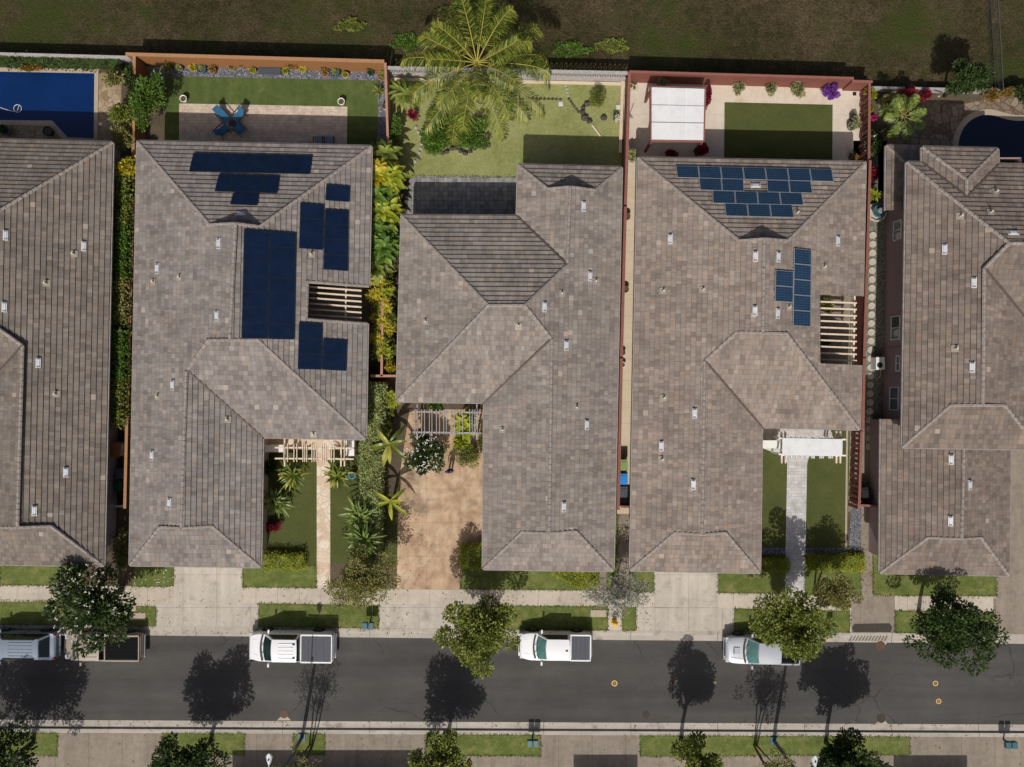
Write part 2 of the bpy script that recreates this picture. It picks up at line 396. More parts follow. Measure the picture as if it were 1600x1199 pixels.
LF = {}
LF['dark'] = leaf_mat('dark_leaves', [(0.030, 0.055, 0.014), (0.055, 0.092, 0.022), (0.105, 0.145, 0.042)])
LF['mid'] = leaf_mat('mid_leaves', [(0.095, 0.125, 0.018), (0.20, 0.24, 0.04), (0.37, 0.40, 0.10)])
LF['green'] = leaf_mat('bright_green_leaves', [(0.055, 0.115, 0.014), (0.11, 0.20, 0.025), (0.19, 0.30, 0.05)])
LF['light'] = leaf_mat('light_leaves', [(0.20, 0.25, 0.07), (0.36, 0.41, 0.15), (0.54, 0.56, 0.28)])
LF['olive'] = leaf_mat('olive_leaves', [(0.12, 0.14, 0.028), (0.23, 0.245, 0.06), (0.37, 0.355, 0.12), (0.26, 0.19, 0.09)])
LF['lime'] = leaf_mat('lime_leaves', [(0.17, 0.23, 0.014), (0.31, 0.35, 0.022), (0.46, 0.46, 0.06)])
LF['yellow'] = leaf_mat('yellow_leaves', [(0.28, 0.25, 0.014), (0.52, 0.42, 0.02), (0.66, 0.55, 0.07), (0.18, 0.21, 0.02)])
LF['croton'] = leaf_mat('croton_leaves', [(0.24, 0.09, 0.02), (0.34, 0.19, 0.03), (0.38, 0.30, 0.10), (0.10, 0.09, 0.02)])
LF['red'] = leaf_mat('red_leaves', [(0.14, 0.008, 0.018), (0.26, 0.016, 0.035), (0.34, 0.05, 0.08)])
LF['purple'] = leaf_mat('purple_blossom', [(0.15, 0.035, 0.26), (0.24, 0.065, 0.40), (0.32, 0.12, 0.48)])
LF['magenta'] = leaf_mat('magenta_blossom', [(0.36, 0.02, 0.12), (0.5, 0.04, 0.2)])
LF['silver'] = leaf_mat('silver_leaves', [(0.17, 0.18, 0.13), (0.29, 0.30, 0.24), (0.40, 0.41, 0.35)])
LF['palm'] = leaf_mat('palm_leaflets', [(0.045, 0.085, 0.010), (0.10, 0.145, 0.018), (0.21, 0.245, 0.035), (0.46, 0.42, 0.09)], 0.3, 0.35)
LF['palmdark'] = leaf_mat('deep_palm_leaflets', [(0.085, 0.14, 0.026), (0.18, 0.25, 0.05), (0.33, 0.40, 0.13)], 0.3, 0.35)
LF['blossom'] = leaf_mat('white_blossom', [(0.70, 0.68, 0.60), (0.82, 0.80, 0.74)], 0.2)
LF['cream'] = leaf_mat('cream_leaves', [(0.30, 0.32, 0.12), (0.48, 0.46, 0.25), (0.14, 0.17, 0.05)])
LF['rachis'] = plain('frond_midrib', (0.33, 0.29, 0.05), 0.5)
LF['straw'] = plain('dry_frond', (0.30, 0.22, 0.10), 0.8)

# ------------------------------------------------------------------ mesh building
class MB:
    def __init__(s):
        s.v, s.f, s.mi, s.uv = [], [], [], []
        s.np = []
    def face(s, pts, mi=0, uv=None):
        b = len(s.v)
        s.v += [tuple(p) for p in pts]
        s.f.append(tuple(range(b, b + len(pts))))
        s.mi.append(mi)
        s.uv.append(uv)
    def raw(s, verts, faces, mi=0):
        b = len(s.v)
        s.v += [tuple(p) for p in verts]
        for f in faces:
            s.f.append(tuple(i + b for i in f)); s.mi.append(mi); s.uv.append(None)
    def box(s, c, size, rot=0, mi=0, taper=1.0):
        x, y, z = (a / 2 for a in size)
        cr, sr = math.cos(rot), math.sin(rot)
        vs = []
        for dz, t in ((-z, 1.0), (z, taper)):
            for dx, dy in ((-x, -y), (x, -y), (x, y), (-x, y)):
                dx *= t; dy *= t
                vs.append((c[0] + dx * cr - dy * sr, c[1] + dx * sr + dy * cr, c[2] + dz))
        s.raw(vs, [(3, 2, 1, 0), (4, 5, 6, 7), (0, 1, 5, 4), (1, 2, 6, 5), (2, 3, 7, 6), (3, 0, 4, 7)], mi)
    def bar(s, a, b, w, h, mi=0):
        """rectangular bar from a to b (centre line), width w, height h"""
        a, b = Vector(a), Vector(b)
        d = (b - a).normalized()
        side = d.cross(Vector((0, 0, 1)))
        if side.length < 1e-4:
            side = Vector((1, 0, 0))
        side.normalize()
        up = side.cross(d).normalized()
        vs = []
        for p in (a, b):
            for i, j in ((-1, -1), (1, -1), (1, 1), (-1, 1)):
                vs.append(p + side * (w / 2 * i) + up * (h / 2 * j))
        s.raw(vs, [(0, 1, 2, 3), (7, 6, 5, 4), (1, 0, 4, 5), (2, 1, 5, 6), (3, 2, 6, 7), (0, 3, 7, 4)], mi)
    def tube(s, pts, rad, n=8, mi=0, cap=True):
        pts = [Vector(p) for p in pts]
        rings = []
        for i, p in enumerate(pts):
            d = (pts[min(i + 1, len(pts) - 1)] - pts[max(i - 1, 0)]).normalized()
            a = d.cross(Vector((0.31, 0.95, 0.05)))
            if a.length < 0.05:
                a = d.cross(Vector((1, 0, 0)))
            a.normalize()
            b = d.cross(a)
            r = rad[i] if isinstance(rad, (list, tuple)) else rad
            rings.append([p + (a * math.cos(2 * math.pi * k / n) + b * math.sin(2 * math.pi * k / n)) * r for k in range(n)])
        vs = [q for r in rings for q in r]
        fs = []
        for i in range(len(pts) - 1):
            for k in range(n):
                fs.append((i * n + k, i * n + (k + 1) % n, (i + 1) * n + (k + 1) % n, (i + 1) * n + k))
        if cap:
            fs.append(tuple(range(n - 1, -1, -1)))
            fs.append(tuple((len(pts) - 1) * n + k for k in range(n)))
        s.raw(vs, fs, mi)
    def lathe(s, prof, c=(0, 0, 0), n=16, mi=0):
        vs, fs = [], []
        for r, z in prof:
            for k in range(n):
                a = 2 * math.pi * k / n
                vs.append((c[0] + r * math.cos(a), c[1] + r * math.sin(a), c[2] + z))
        m = len(prof)
        for i in range(m - 1):
            for k in range(n):
                fs.append((i * n + k, i * n + (k + 1) % n, (i + 1) * n + (k + 1) % n, (i + 1) * n + k))
        fs.append(tuple(range(n - 1, -1, -1)))
        fs.append(tuple((m - 1) * n + k for k in range(n)))
        s.raw(vs, fs, mi)
    def blob(s, c, r, n=10, m=7, jit=0.15, mi=0, rs=None):
        q = rs or random
        rx, ry, rz = r
        vs, fs = [], []
        for i in range(m + 1):
            th = math.pi * i / m
            for k in range(n):
                a = 2 * math.pi * k / n
                j = 1 + q.uniform(-jit, jit) if 0 < i < m else 1
                vs.append((c[0] + rx * j * math.sin(th) * math.cos(a), c[1] + ry * j * math.sin(th) * math.sin(a), c[2] + rz * j * math.cos(th)))
        for i in range(m):
            for k in range(n):
                fs.append((i * n + k, (i + 1) * n + k, (i + 1) * n + (k + 1) % n, i * n + (k + 1) % n))
        s.raw(vs, fs, mi)
    def prism(s, poly, z0, z1, mi=0):
        n = len(poly)
        vs = [(p[0], p[1], z0) for p in poly] + [(p[0], p[1], z1) for p in poly]
        fs = [tuple(range(n, 2 * n)), tuple(range(n - 1, -1, -1))]
        fs += [(i, (i + 1) % n, n + (i + 1) % n, n + i) for i in range(n)]
        s.raw(vs, fs, mi)
    def quads(s, arr, mi=0):
        """numpy array (n,4,3)"""
        s.np.append((arr, mi))
    def build(s, name, mats, parent=None, loc=None, smooth=False, bevel=0.0):
        me = bpy.data.meshes.new(name)
        off = Vector(loc) if loc is not None else Vector((0, 0, 0))
        if parent is not None and loc is None:
            off = parent_world(parent)
        nq = sum(a.shape[0] for a, _ in s.np)
        if nq and not s.f:
            V = np.concatenate([a.reshape(-1, 3) for a, _ in s.np]) - np.array(off)
            me.vertices.add(len(V)); me.vertices.foreach_set('co', V.astype(np.float32).ravel())
            me.loops.add(nq * 4); me.loops.foreach_set('vertex_index', np.arange(nq * 4, dtype=np.int32))
            me.polygons.add(nq)
            me.polygons.foreach_set('loop_start', np.arange(0, nq * 4, 4, dtype=np.int32))
            mi = np.concatenate([np.full(a.shape[0], m, dtype=np.int32) for a, m in s.np])
            me.polygons.foreach_set('material_index', mi)
            me.update(calc_edges=True)
        else:
            v = list(s.v); f = list(s.f); mi = list(s.mi)
            for a, m in s.np:
                b = len(v)
                v += [tuple(p) for p in a.reshape(-1, 3)]
                f += [(b + 4 * i, b + 4 * i + 1, b + 4 * i + 2, b + 4 * i + 3) for i in range(a.shape[0])]
                mi += [m] * a.shape[0]
            me.from_pydata([(p[0] - off.x, p[1] - off.y, p[2] - off.z) for p in v], [], f)
            me.polygons.foreach_set('material_index', mi)
            if any(u is not None for u in s.uv):
                lay = me.uv_layers.new(name='UVMap')
                data = []
                for fc, u in zip(f, s.uv + [None] * (len(f) - len(s.uv))):
                    data += [c for q in (u if u is not None else [(0, 0)] * len(fc)) for c in q]
                lay.data.foreach_set('uv', data)
            me.update()
        for m in (mats if isinstance(mats, (list, tuple)) else [mats]):
            me.materials.append(m)
        if smooth:
            me.polygons.foreach_set('use_smooth', [True] * len(me.polygons))
        o = bpy.data.objects.new(name, me)
        COL.objects.link(o)
        if parent is not None:
            o.parent = parent
        elif loc is not None:
            o.location = off
        if bevel:
            b = o.modifiers.new('bevel', 'BEVEL')
            b.width = bevel; b.segments = 2; b.limit_method = 'ANGLE'
        return o

def parent_world(o):
    w = Vector((0, 0, 0))
    while o is not None:
        w = w + o.location
        o = o.parent
    return w

def tag(o, label, cat, group=None):
    o['label'] = label; o['category'] = cat
    if group:
        o['group'] = group
    return o

def thing(name, label, cat, loc, rot=0, group=None):
    o = bpy.data.objects.new(name, None)
    o.empty_display_size = 0.3
    COL.objects.link(o)
    o.location = loc; o.rotation_euler = (0, 0, rot)
    return tag(o, label, cat, group)

def struct(name, mb, mat, kind='structure'):
    o = mb.build(name, mat)
    o['kind'] = kind
    return o

def copy_thing(o, loc, rot, label=None):
    c = o.copy(); COL.objects.link(c)
    c.location = loc; c.rotation_euler = (0, 0, rot)
    if label:
        c['label'] = label
    for ch in o.children:
        d = ch.copy(); COL.objects.link(d); d.parent = c
        for g in ch.children:
            e = g.copy(); COL.objects.link(e); e.parent = d
    return c

def sheet(name, polys, z, mat, kind='structure'):
    mb = MB()
    for p in polys:
        pts = [G(x, y, z) for x, y in p]
        if sum(a.x * b.y - b.x * a.y for a, b in zip(pts, pts[1:] + pts[:1])) < 0:
            pts.reverse()
        mb.face(pts)
    return struct(name, mb, mat, kind)
# ------------------------------------------------------------------ the setting
def band(f0, f1, xs=(-700, 2300)):
    return [(xs[0], f0(xs[0])), (xs[1], f0(xs[1])), (xs[1], f1(xs[1])), (xs[0], f1(xs[0]))]
kb_n = lambda x: 976.5 + 0.0092 * x
kf_n = lambda x: 982.0 + 0.0085 * x
as_n = lambda x: 991.8 + 0.0096 * x
as_s = lambda x: 1126.0 + 0.0047 * x
kf_s = lambda x: 1138.5 + 0.0046 * x
kb_s = lambda x: 1144.5 + 0.0046 * x
gm = MB(); gm.face([(-400, -400, -0.30), (400, -400, -0.30), (400, 400, -0.30), (-400, 400, -0.30)])
struct('ground', gm, M['soil'])
sheet('road', [band(lambda x: as_n(x) - 2, lambda x: as_s(x) + 2)], -0.13, M['asphalt'])
sheet('gutter', [band(kf_n, as_n), band(as_s, kf_s)], -0.122, M['gutter'])
def raised(name, f0, f1, z0, z1, mat, step=400):
    mb = MB()
    a, b, c, d = [G(x, y) for x, y in band(f0, f1)]
    mb.prism([d, c, b, a], z0, z1)
    return struct(name, mb, mat)
raised('kerb', kb_n, kf_n, -0.29, 0.014, M['gutter'])
raised('kerb', kf_s, kb_s, -0.29, 0.014, M['gutter'])
lot_top = lambda x: 95 + 0.03 * x
lm = MB()
a, b, c, d = [G(x, y) for x, y in band(lot_top, kb_n)]
lm.prism([d, c, b, a], -0.29, 0.0)
struct('lot_soil', lm, M['soil'])
lm = MB()
a, b, c, d = [G(x, y) for x, y in band(kb_s, lambda x: 1900)]
lm.prism([d, c, b, a], -0.29, 0.0)
struct('south_lot_soil', lm, M['soil'])
sheet('field', [[(-900, -900), (2500, -900), (2500, 170), (1600, 143), (1352, 134), (985, 121), (606, 109), (216, 100), (-900, 66)]], -0.18, M['field'])
# rear gardens
sheet('pool_deck', [[(-300, 108), (190, 114), (188, 262), (-300, 255)]], 0.004, M['pool_deck'])
sheet('gravel_strip', [[(216, 99), (606, 110), (606, 250), (586, 250), (592, 134), (216, 125)]], 0.004, M['gravel'])
sheet('rear_lawn', [[(258, 119), (592, 126), (588, 272), (258, 262)]], 0.008, M['rearlawn'])
sheet('patio', [[(280, 162), (543, 167), (541, 272), (280, 268)]], 0.012, M['paver'])
sheet('rear_lawn', [[(610, 116), (974, 126), (972, 300), (800, 300), (800, 277), (610, 274)]], 0.004, M['lawn_dry'])
sheet('dark_patio', [[(640, 275), (818, 277), (824, 372), (634, 366)]], 0.010, M['dark_paver'])
sheet('cream_patio', [[(975, 128), (1346, 136), (1348, 292), (975, 292)]], 0.004, M['cream'])
sheet('artificial_turf', [[(1132, 160), (1301, 164), (1300, 292), (1131, 286)]], 0.012, M['turf'])
sheet('side_path', [[(975, 245), (998, 245), (994, 560), (988, 803), (964, 803), (969, 560)]], 0.008, M['sidepath'])
sheet('flagstone_terrace', [[(1372, 160), (1420, 148), (1500, 164), (1570, 150), (1800, 150), (1800, 300), (1372, 300)]], 0.004, M['flag'])
sheet('pebble_strip', [[(1333, 220), (1386, 220), (1380, 670), (1328, 670)]], 0.004, M['pebble'])
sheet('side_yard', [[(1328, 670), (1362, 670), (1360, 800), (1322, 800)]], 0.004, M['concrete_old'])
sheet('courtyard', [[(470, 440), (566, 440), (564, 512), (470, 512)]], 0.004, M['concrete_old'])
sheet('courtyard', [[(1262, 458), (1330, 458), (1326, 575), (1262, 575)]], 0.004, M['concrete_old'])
# front yards
sheet('pavement', [[(-700, 908), (0, 914), (500, 919), (930, 923), (1600, 932), (2300, 938), (2300, kb_n(2300)), (1600, kb_n(1600)), (0, kb_n(0)), (-700, kb_n(-700))]], 0.004, M['concrete'])
sheet('front_lawn', [[(-300, 860), (132, 862), (132, 916), (-300, 912)], [(210, 862), (272, 862), (272, 917), (205, 917)], [(379, 885), (495, 885), (495, 919), (379, 918)]], 0.012, M['verge'])
sheet('driveway', [[(272, 860), (379, 860), (379, 943), (272, 943)], [(1022, 865), (1122, 865), (1122, 950), (1022, 950)]], 0.008, M['drive'])
sheet('front_turf', [[(412, 690), (495, 690), (495, 885), (412, 885)], [(516, 690), (572, 690), (576, 880), (516, 880)]], 0.012, M['turf'])
sheet('flagstone_path', [[(408, 672), (553, 672), (553, 703), (516, 703), (516, 919), (495, 919), (495, 703), (408, 703)]], 0.016, M['flag_path'])
sheet('stained_driveway', [[(640, 640), (770, 640), (768, 880), (722, 884), (718, 922), (620, 921), (622, 760)]], 0.012, M['stained'])
sheet('side_turf', [[(582, 772), (622, 772), (620, 884), (582, 884)]], 0.014, M['turf'])
sheet('garden_bed', [[(572, 580), (640, 640), (624, 760), (622, 900), (575, 900)]], 0.008, M['soil'])
sheet('front_lawn', [[(722, 880), (768, 868), (932, 868), (932, 923), (720, 921)], [(948, 800), (966, 804), (964, 924), (948, 924)], [(985, 868), (1022, 868), (1022, 926), (984, 925)],
                     [(1122, 870), (1228, 870), (1227, 928), (1122, 927)], [(1258, 868), (1345, 868), (1345, 931), (1256, 929)], [(1364, 850), (1557, 860), (1557, 932), (1364, 931)]], 0.012, M['verge'])
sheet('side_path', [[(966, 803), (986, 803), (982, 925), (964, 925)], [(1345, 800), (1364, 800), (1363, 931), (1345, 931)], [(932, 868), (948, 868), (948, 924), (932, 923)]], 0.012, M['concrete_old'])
sheet('front_turf', [[(1186, 690), (1230, 690), (1229, 856), (1184, 855)], [(1261, 668), (1328, 668), (1324, 856), (1259, 856)]], 0.012, M['turf'])
sheet('gravel_border', [[(1184, 856), (1229, 856), (1229, 867), (1184, 867)], [(1259, 856), (1324, 856), (1324, 867), (1258, 867)], [(1330, 795), (1346, 795), (1344, 860), (1326, 860)]], 0.014, M['gravel'])
sheet('grey_paver_path', [[(1190, 660), (1300, 660), (1300, 700), (1264, 714), (1261, 725), (1257, 931), (1226, 931), (1230, 725), (1227, 714), (1190, 700)]], 0.016, M['grey_paver'])
sheet('driveway', [[(1557, 690), (1900, 690), (1900, 940), (1557, 940)]], 0.010, M['concrete_old'])
sheet('kerb_edge', [[(1322, 672), (1325, 672), (1323, 856), (1320, 856)]], 0.03, M['coping'])
# verge between pavement and kerb
def vg(x0, x1, t0, t1):
    return [(x0, t0), (x1, t1), (x1, kb_n(x1)), (x0, kb_n(x0))]
sheet('verge', [vg(-300, 118, 938, 941), vg(196, 244, 947, 948), vg(404, 592, 943, 946), vg(720, 950, 946, 948), vg(972, 994, 948, 949), vg(1147, 1328, 951, 955), vg(1398, 1552, 954, 957)], 0.012, M['verge'])
sheet('driveway_apron', [vg(244, 404, 944, 944), vg(594, 720, 945, 946), vg(996, 1147, 949, 951)], 0.008, M['drive'])
sheet('driveway_apron', [vg(1330, 1398, 931, 932), vg(1552, 1900, 935, 938)], 0.008, M['concrete_old'])
# south side of the street
def vs(x0, x1, b0, b1):
    return [(x0, kb_s(x0)), (x1, kb_s(x1)), (x1, b1), (x0, b0)]
sheet('south_pavement', [[(-700, kb_s(-700)), (2300, kb_s(2300)), (2300, 1300), (-700, 1300)]], 0.004, M['concrete_old'])
sheet('south_verge', [vs(-300, 90, 1181, 1181), vs(253, 382, 1179, 1180), vs(458, 508, 1180, 1180), vs(665, 845, 1181, 1182), vs(1000, 1422, 1182, 1180)], 0.012, M['verge'])

# small slabs and markings in the street
sheet('pale_patch', [[(1372, 1004), (1388, 1004), (1380, 1016)], [(1369, 1133), (1374, 1127), (1384, 1127), (1389, 1133)], [(432, 1127), (438, 1121), (448, 1121), (454, 1127)]], -0.126, M['pale'])
gx = MB()
for i in range(12):
    x = 1331 + i * 5.0
    gx.face([G(x - 4, 1002.5, -0.117), G(x - 2, 1002.5, -0.117), G(x + 3, 994, -0.117), G(x + 1, 994, -0.117)])
struct('gutter_stripes', gx, M['grate'])
sheet('drain_tar_patch', [[(1331, 980), (1335, 975), (1390, 974), (1394, 980), (1392, 988), (1333, 988)]], 0.014, M['dirtdark'])  # flat black tar patch behind the kerb

# swimming pools: coping ring and water
def pool(name, poly, wmat, label):
    root = thing(name, label, 'pool', G(*poly[0], 0))
    pts = [G(x, y, 0.012) for x, y in poly]
    n = len(pts)
    area = sum(a.x * b.y - b.x * a.y for a, b in zip(pts, pts[1:] + pts[:1]))
    if area < 0:
        pts.reverse()
    mb = MB(); mb.face(pts)
    w = mb.build('water', wmat, root)
    cb = MB()
    outer = []
    for i in range(n):
        p, q, r = pts[i - 1], pts[i], pts[(i + 1) % n]
        d1 = (q - p).normalized(); d2 = (r - q).normalized()
        nn = Vector((d1.y + d2.y, -d1.x - d2.x, 0))
        nn = nn.normalized() if nn.length > 1e-4 else Vector((d1.y, -d1.x, 0))
        outer.append(q + nn * 0.4)
    for i in range(n):
        j = (i + 1) % n
        a, b, c, d = pts[i], pts[j], outer[j], outer[i]
        z = 0.05
        cb.face([(a.x, a.y, z), (d.x, d.y, z), (c.x, c.y, z), (b.x, b.y, z)])
        cb.face([(a.x, a.y, z), (b.x, b.y, z), (b.x, b.y, 0), (a.x, a.y, 0)])
        cb.face([(d.x, d.y, 0), (c.x, c.y, 0), (c.x, c.y, z), (d.x, d.y, z)])
    cb.build('coping', M['coping'], root)
pool('swimming_pool', [(-120, 110), (148, 115), (147, 217), (106, 215), (82, 189), (-120, 187)], M['water_a'], 'rectangular blue swimming pool with a cut corner behind the leftmost house')
kp = [(1497, 250), (1497, 222), (1501, 208), (1508, 196), (1519, 186), (1534, 180), (1551, 180), (1568, 186), (1588, 190), (1612, 188), (1640, 190), (1660, 205), (1660, 262), (1560, 270)]
def smooth_poly(p, it=2):
    for _ in range(it):
        q = []
        for a, b in zip(p, p[1:] + p[:1]):
            q += [(a[0] * .75 + b[0] * .25, a[1] * .75 + b[1] * .25), (a[0] * .25 + b[0] * .75, a[1] * .25 + b[1] * .75)]
        p = q
    return p
pool('swimming_pool', smooth_poly(kp), M['water_b'], 'dark blue kidney shaped swimming pool behind the rightmost house')

# ragged blades along the lawn edges
def fringe(polys, mat, z=0.012, dens=34):
    out = []
    for poly in polys:
        pts = [G(x, y) for x, y in poly]
        for a, b in zip(pts, pts[1:] + pts[:1]):
            if max(abs(a.x), abs(b.x)) > 60:
                continue
            n = int((b - a).length * dens)
            d = (b - a).normalized()
            t = rng.uniform(0, 1, n)
            off = rng.normal(0, 0.045, n)
            c = np.stack([a.x + (b.x - a.x) * t - d.y * off, a.y + (b.y - a.y) * t + d.x * off, np.full(n, z)], 1)
            dr = rng.normal(size=(n, 3)) * [0.8, 0.8, 0.2] + [0, 0, 0.7]
            dr /= np.linalg.norm(dr, axis=1, keepdims=True)
            sd = np.cross(dr, rng.normal(size=(n, 3))); sd /= np.linalg.norm(sd, axis=1, keepdims=True)
            l = rng.uniform(0.05, 0.13, (n, 1)); w = rng.uniform(0.012, 0.03, (n, 1))
            out.append(np.stack([c - sd * w, c + sd * w, c + dr * l + sd * w * .4, c + dr * l - sd * w * .4], 1))
    mb = MB(); mb.quads(np.concatenate(out))
    o = mb.build('grass_edge', mat); o['kind'] = 'stuff'
FR = [[(0, 862), (132, 862), (132, 916), (0, 915)], [(210, 862), (272, 862), (272, 917), (205, 917)], [(379, 885), (495, 885), (495, 919), (379, 918)],
      [(722, 880), (768, 868), (932, 868), (932, 923), (720, 921)], [(948, 800), (966, 804), (964, 924), (948, 924)], [(985, 868), (1022, 868), (1022, 926), (984, 925)],
      [(1122, 870), (1228, 870), (1227, 928), (1122, 927)], [(1258, 868), (1345, 868), (1345, 931), (1256, 929)], [(1364, 850), (1557, 860), (1557, 932), (1364, 931)],
      vg(-10, 118, 938, 941), vg(196, 244, 947, 948), vg(404, 592, 943, 946), vg(720, 950, 946, 948), vg(972, 994, 948, 949), vg(1147, 1328, 951, 955), vg(1398, 1552, 954, 957),
      vs(-10, 90, 1181, 1181), vs(253, 382, 1179, 1180), vs(458, 508, 1180, 1180), vs(665, 845, 1181, 1182), vs(1000, 1422, 1182, 1180)]
M['blade'] = leaf_mat('grass_blade', [(0.09, 0.12, 0.025), (0.15, 0.18, 0.045), (0.24, 0.23, 0.08)], 0.3)
fringe(FR, M['blade'])
fringe([[(610, 116), (974, 126), (972, 262), (808, 277), (640, 275), (612, 260)]], M['blade'])

# ------------------------------------------------------------------ houses
CAM = Vector((0, 0, H))
COURSE = 0.335
FACES = {}         # thing name -> list of solved roof faces

def ray(px, py):
    return Vector(((px - 800) / F, (599.5 - py) / F, -1.0))

def in_poly(x, y, poly):
    r = False
    for (x1, y1), (x2, y2) in zip(poly, poly[1:] + poly[:1]):
        if (y1 > y) != (y2 > y) and x < (x2 - x1) * (y - y1) / (y2 - y1) + x1:
            r = not r
    return r

class Roof:
    """faces: list of (eave a, eave b, [convex photo polygons]); eaves lie at ze; slopes are fitted so that neighbours meet"""
    def __init__(s, ze, faces, pitch=0.417):
        s.ze = ze
        s.faces = []
        ev = set()
        for a, b, polys in faces:
            ev.add(a); ev.add(b)
        for a, b, polys in faces:
            A, B = P(*a, ze), P(*b, ze)
            u = (B - A); u.z = 0; u.normalize()
            cx = sum(p[0] for q in polys for p in q) / sum(len(q) for q in polys)
            cy = sum(p[1] for q in polys for p in q) / sum(len(q) for q in polys)
            C = P(cx, cy, ze + 1)
            w = Vector((-u.y, u.x, 0))
            if (C - A).dot(w) < 0:
                w = -w
            s.faces.append(dict(A=A, u=u, w=w, s=pitch, polys=polys, fixed=set([a, b])))
        s.z = {}
        for it in range(40):
            acc = {}
            for f in s.faces:
                for q in f['polys']:
                    for p in q:
                        acc.setdefault(p, []).append(s.hit(f, p).z)
            s.z = {p: (ze if p in ev else sum(v) / len(v)) for p, v in acc.items()}
            for f in s.faces:
                num = den = 0
                for q in f['polys']:
                    for p in q:
                        if p in ev:
                            continue
                        X = P(*p, s.z[p])
                        d = (X - f['A']).dot(f['w'])
                        if d > 0.5:
                            num += (s.z[p] - ze) * d; den += d * d
                if den:
                    f['s'] = 0.9 * num / den + 0.1 * pitch
    def hit(s, f, p):
        r = ray(*p)
        n = Vector((-f['w'].x * f['s'], -f['w'].y * f['s'], 1)).normalized()
        t = (f['A'] - CAM).dot(n) / r.dot(n)
        return CAM + r * t
    def normal(s, f):
        return Vector((-f['w'].x * f['s'], -f['w'].y * f['s'], 1)).normalized()
    def at(s, p):
        """point on the roof seen at pixel p, with its face"""
        for f in s.faces:
            for q in f['polys']:
                if in_poly(p[0], p[1], q):
                    return s.hit(f, p), f
        best = min(s.faces, key=lambda f: min((p[0] - a[0]) ** 2 + (p[1] - a[1]) ** 2 for q in f['polys'] for a in q))
        return s.hit(best, p), best
    def top(s, p):
        if p in s.z:
            return P(*p, max([s.z[p]] + [s.hit(f, p).z for f in s.faces if any(p in q for q in f['polys'])]))
        return s.at(p)[0]
    def mesh(s, face_no=0):
        mb = MB()
        t = 0.068
        for fi, f in enumerate(s.faces):
            n = s.normal(f)
            e = (f['w'] + Vector((0, 0, f['s']))).normalized()      # up the slope
            flip = f['u'].cross(e).dot(n) < 0
            for q in f['polys']:
                pts = [s.hit(f, p) for p in q]
                uv = [((X - f['A']).dot(f['u']), (X - f['A']).dot(e)) for X in pts]
                if sum(a[0] * b[1] - b[0] * a[1] for a, b in zip(uv, uv[1:] + uv[:1])) < 0:
                    uv.reverse()
                vmax = max(v for _, v in uv); vmin = min(v for _, v in uv)
                for k in range(int(math.floor(vmin / COURSE + 1e-6)), int(math.ceil(vmax / COURSE))):
                    lo, hi = k * COURSE, (k + 1) * COURSE
                    c = clip(clip(uv, lo, True), hi, False)
                    if len(c) < 3:
                        continue
                    def W(u, v, off):
                        return f['A'] + f['u'] * u + e * v + n * off
                    P3 = [W(u, v, t * (1 - (v - lo) / COURSE)) for u, v in c]
                    UV = [(u + 300, (fi + face_no) * 100 + k + 0.02 + 0.96 * (v - lo) / COURSE) for u, v in c]
                    if flip:
                        P3.reverse(); UV.reverse()
                    mb.face(P3, 0, UV)
                    low = [u for u, v in c if abs(v - lo) < 1e-4]
                    if len(low) >= 2:
                        u0, u1 = min(low), max(low)
                        b = [W(u0, lo, -0.01), W(u1, lo, -0.01), W(u1, lo, t), W(u0, lo, t)]
                        ub = [(u0 + 300, (fi + face_no) * 100 + k + 0.03), (u1 + 300, (fi + face_no) * 100 + k + 0.03)]
                        ub = ub + [ub[1], ub[0]]
                        if flip:
                            b.reverse(); ub.reverse()
                        mb.face(b, 0, ub)
        return mb

def clip(poly, v0, above):
    out = []
    for a, b in zip(poly, poly[1:] + poly[:1]):
        ia = (a[1] >= v0 - 1e-9) if above else (a[1] <= v0 + 1e-9)
        ib = (b[1] >= v0 - 1e-9) if above else (b[1] <= v0 + 1e-9)
        if ia:
            out.append(a)
        if ia != ib:
            k = (v0 - a[1]) / (b[1] - a[1])
            out.append((a[0] + k * (b[0] - a[0]), v0))
    res = []
    for p in out:
        if not res or abs(p[0] - res[-1][0]) + abs(p[1] - res[-1][1]) > 1e-6:
            res.append(p)
    if len(res) > 1 and abs(res[0][0] - res[-1][0]) + abs(res[0][1] - res[-1][1]) < 1e-6:
        res.pop()
    return res

def cap_run(mb, a, b, w=0.125, drop=0.06, step=0.36):
    """ridge tiles from a to b: short overlapping saddles"""
    d = b - a
    ln = d.length
    n = max(1, int(ln / step))
    d.normalize()
    side = d.cross(Vector((0, 0, 1))).normalized()
    up = side.cross(d).normalized()
    for i in range(n):
        p = a + d * (ln * i / n) + up * 0.075
        q = a + d * (ln * (i + 1) / n + 0.02) + up * 0.045
        vs = []
        for X, k in ((p, 1.0), (q, 0.94)):
            vs += [X - side * w * k - up * drop, X - side * w * 0.45 * k + up * 0.015, X + side * w * 0.45 * k + up * 0.015, X + side * w * k - up * drop]
        vs += [p - side * w - up * (drop + 0.06), p + side * w - up * (drop + 0.06)]
        mb.raw(vs, [(0, 1, 5, 4), (1, 2, 6, 5), (2, 3, 7, 6), (3, 2, 1, 0), (0, 8, 9, 3)])

def offset_poly(pts, d):
    n = len(pts)
    if sum(a.x * b.y - b.x * a.y for a, b in zip(pts, pts[1:] + pts[:1])) < 0:
        pts = pts[::-1]
    out = []
    for i in range(n):
        p, q, r = pts[i - 1], pts[i], pts[(i + 1) % n]
        d1 = (q - p).normalized(); d2 = (r - q).normalized()
        n1 = Vector((-d1.y, d1.x, 0)); n2 = Vector((-d2.y, d2.x, 0))
        m = n1 + n2
        k = d / max(0.35, 1 + n1.dot(n2))
        out.append(Vector((q.x, q.y, 0)) + m * k)
    return out

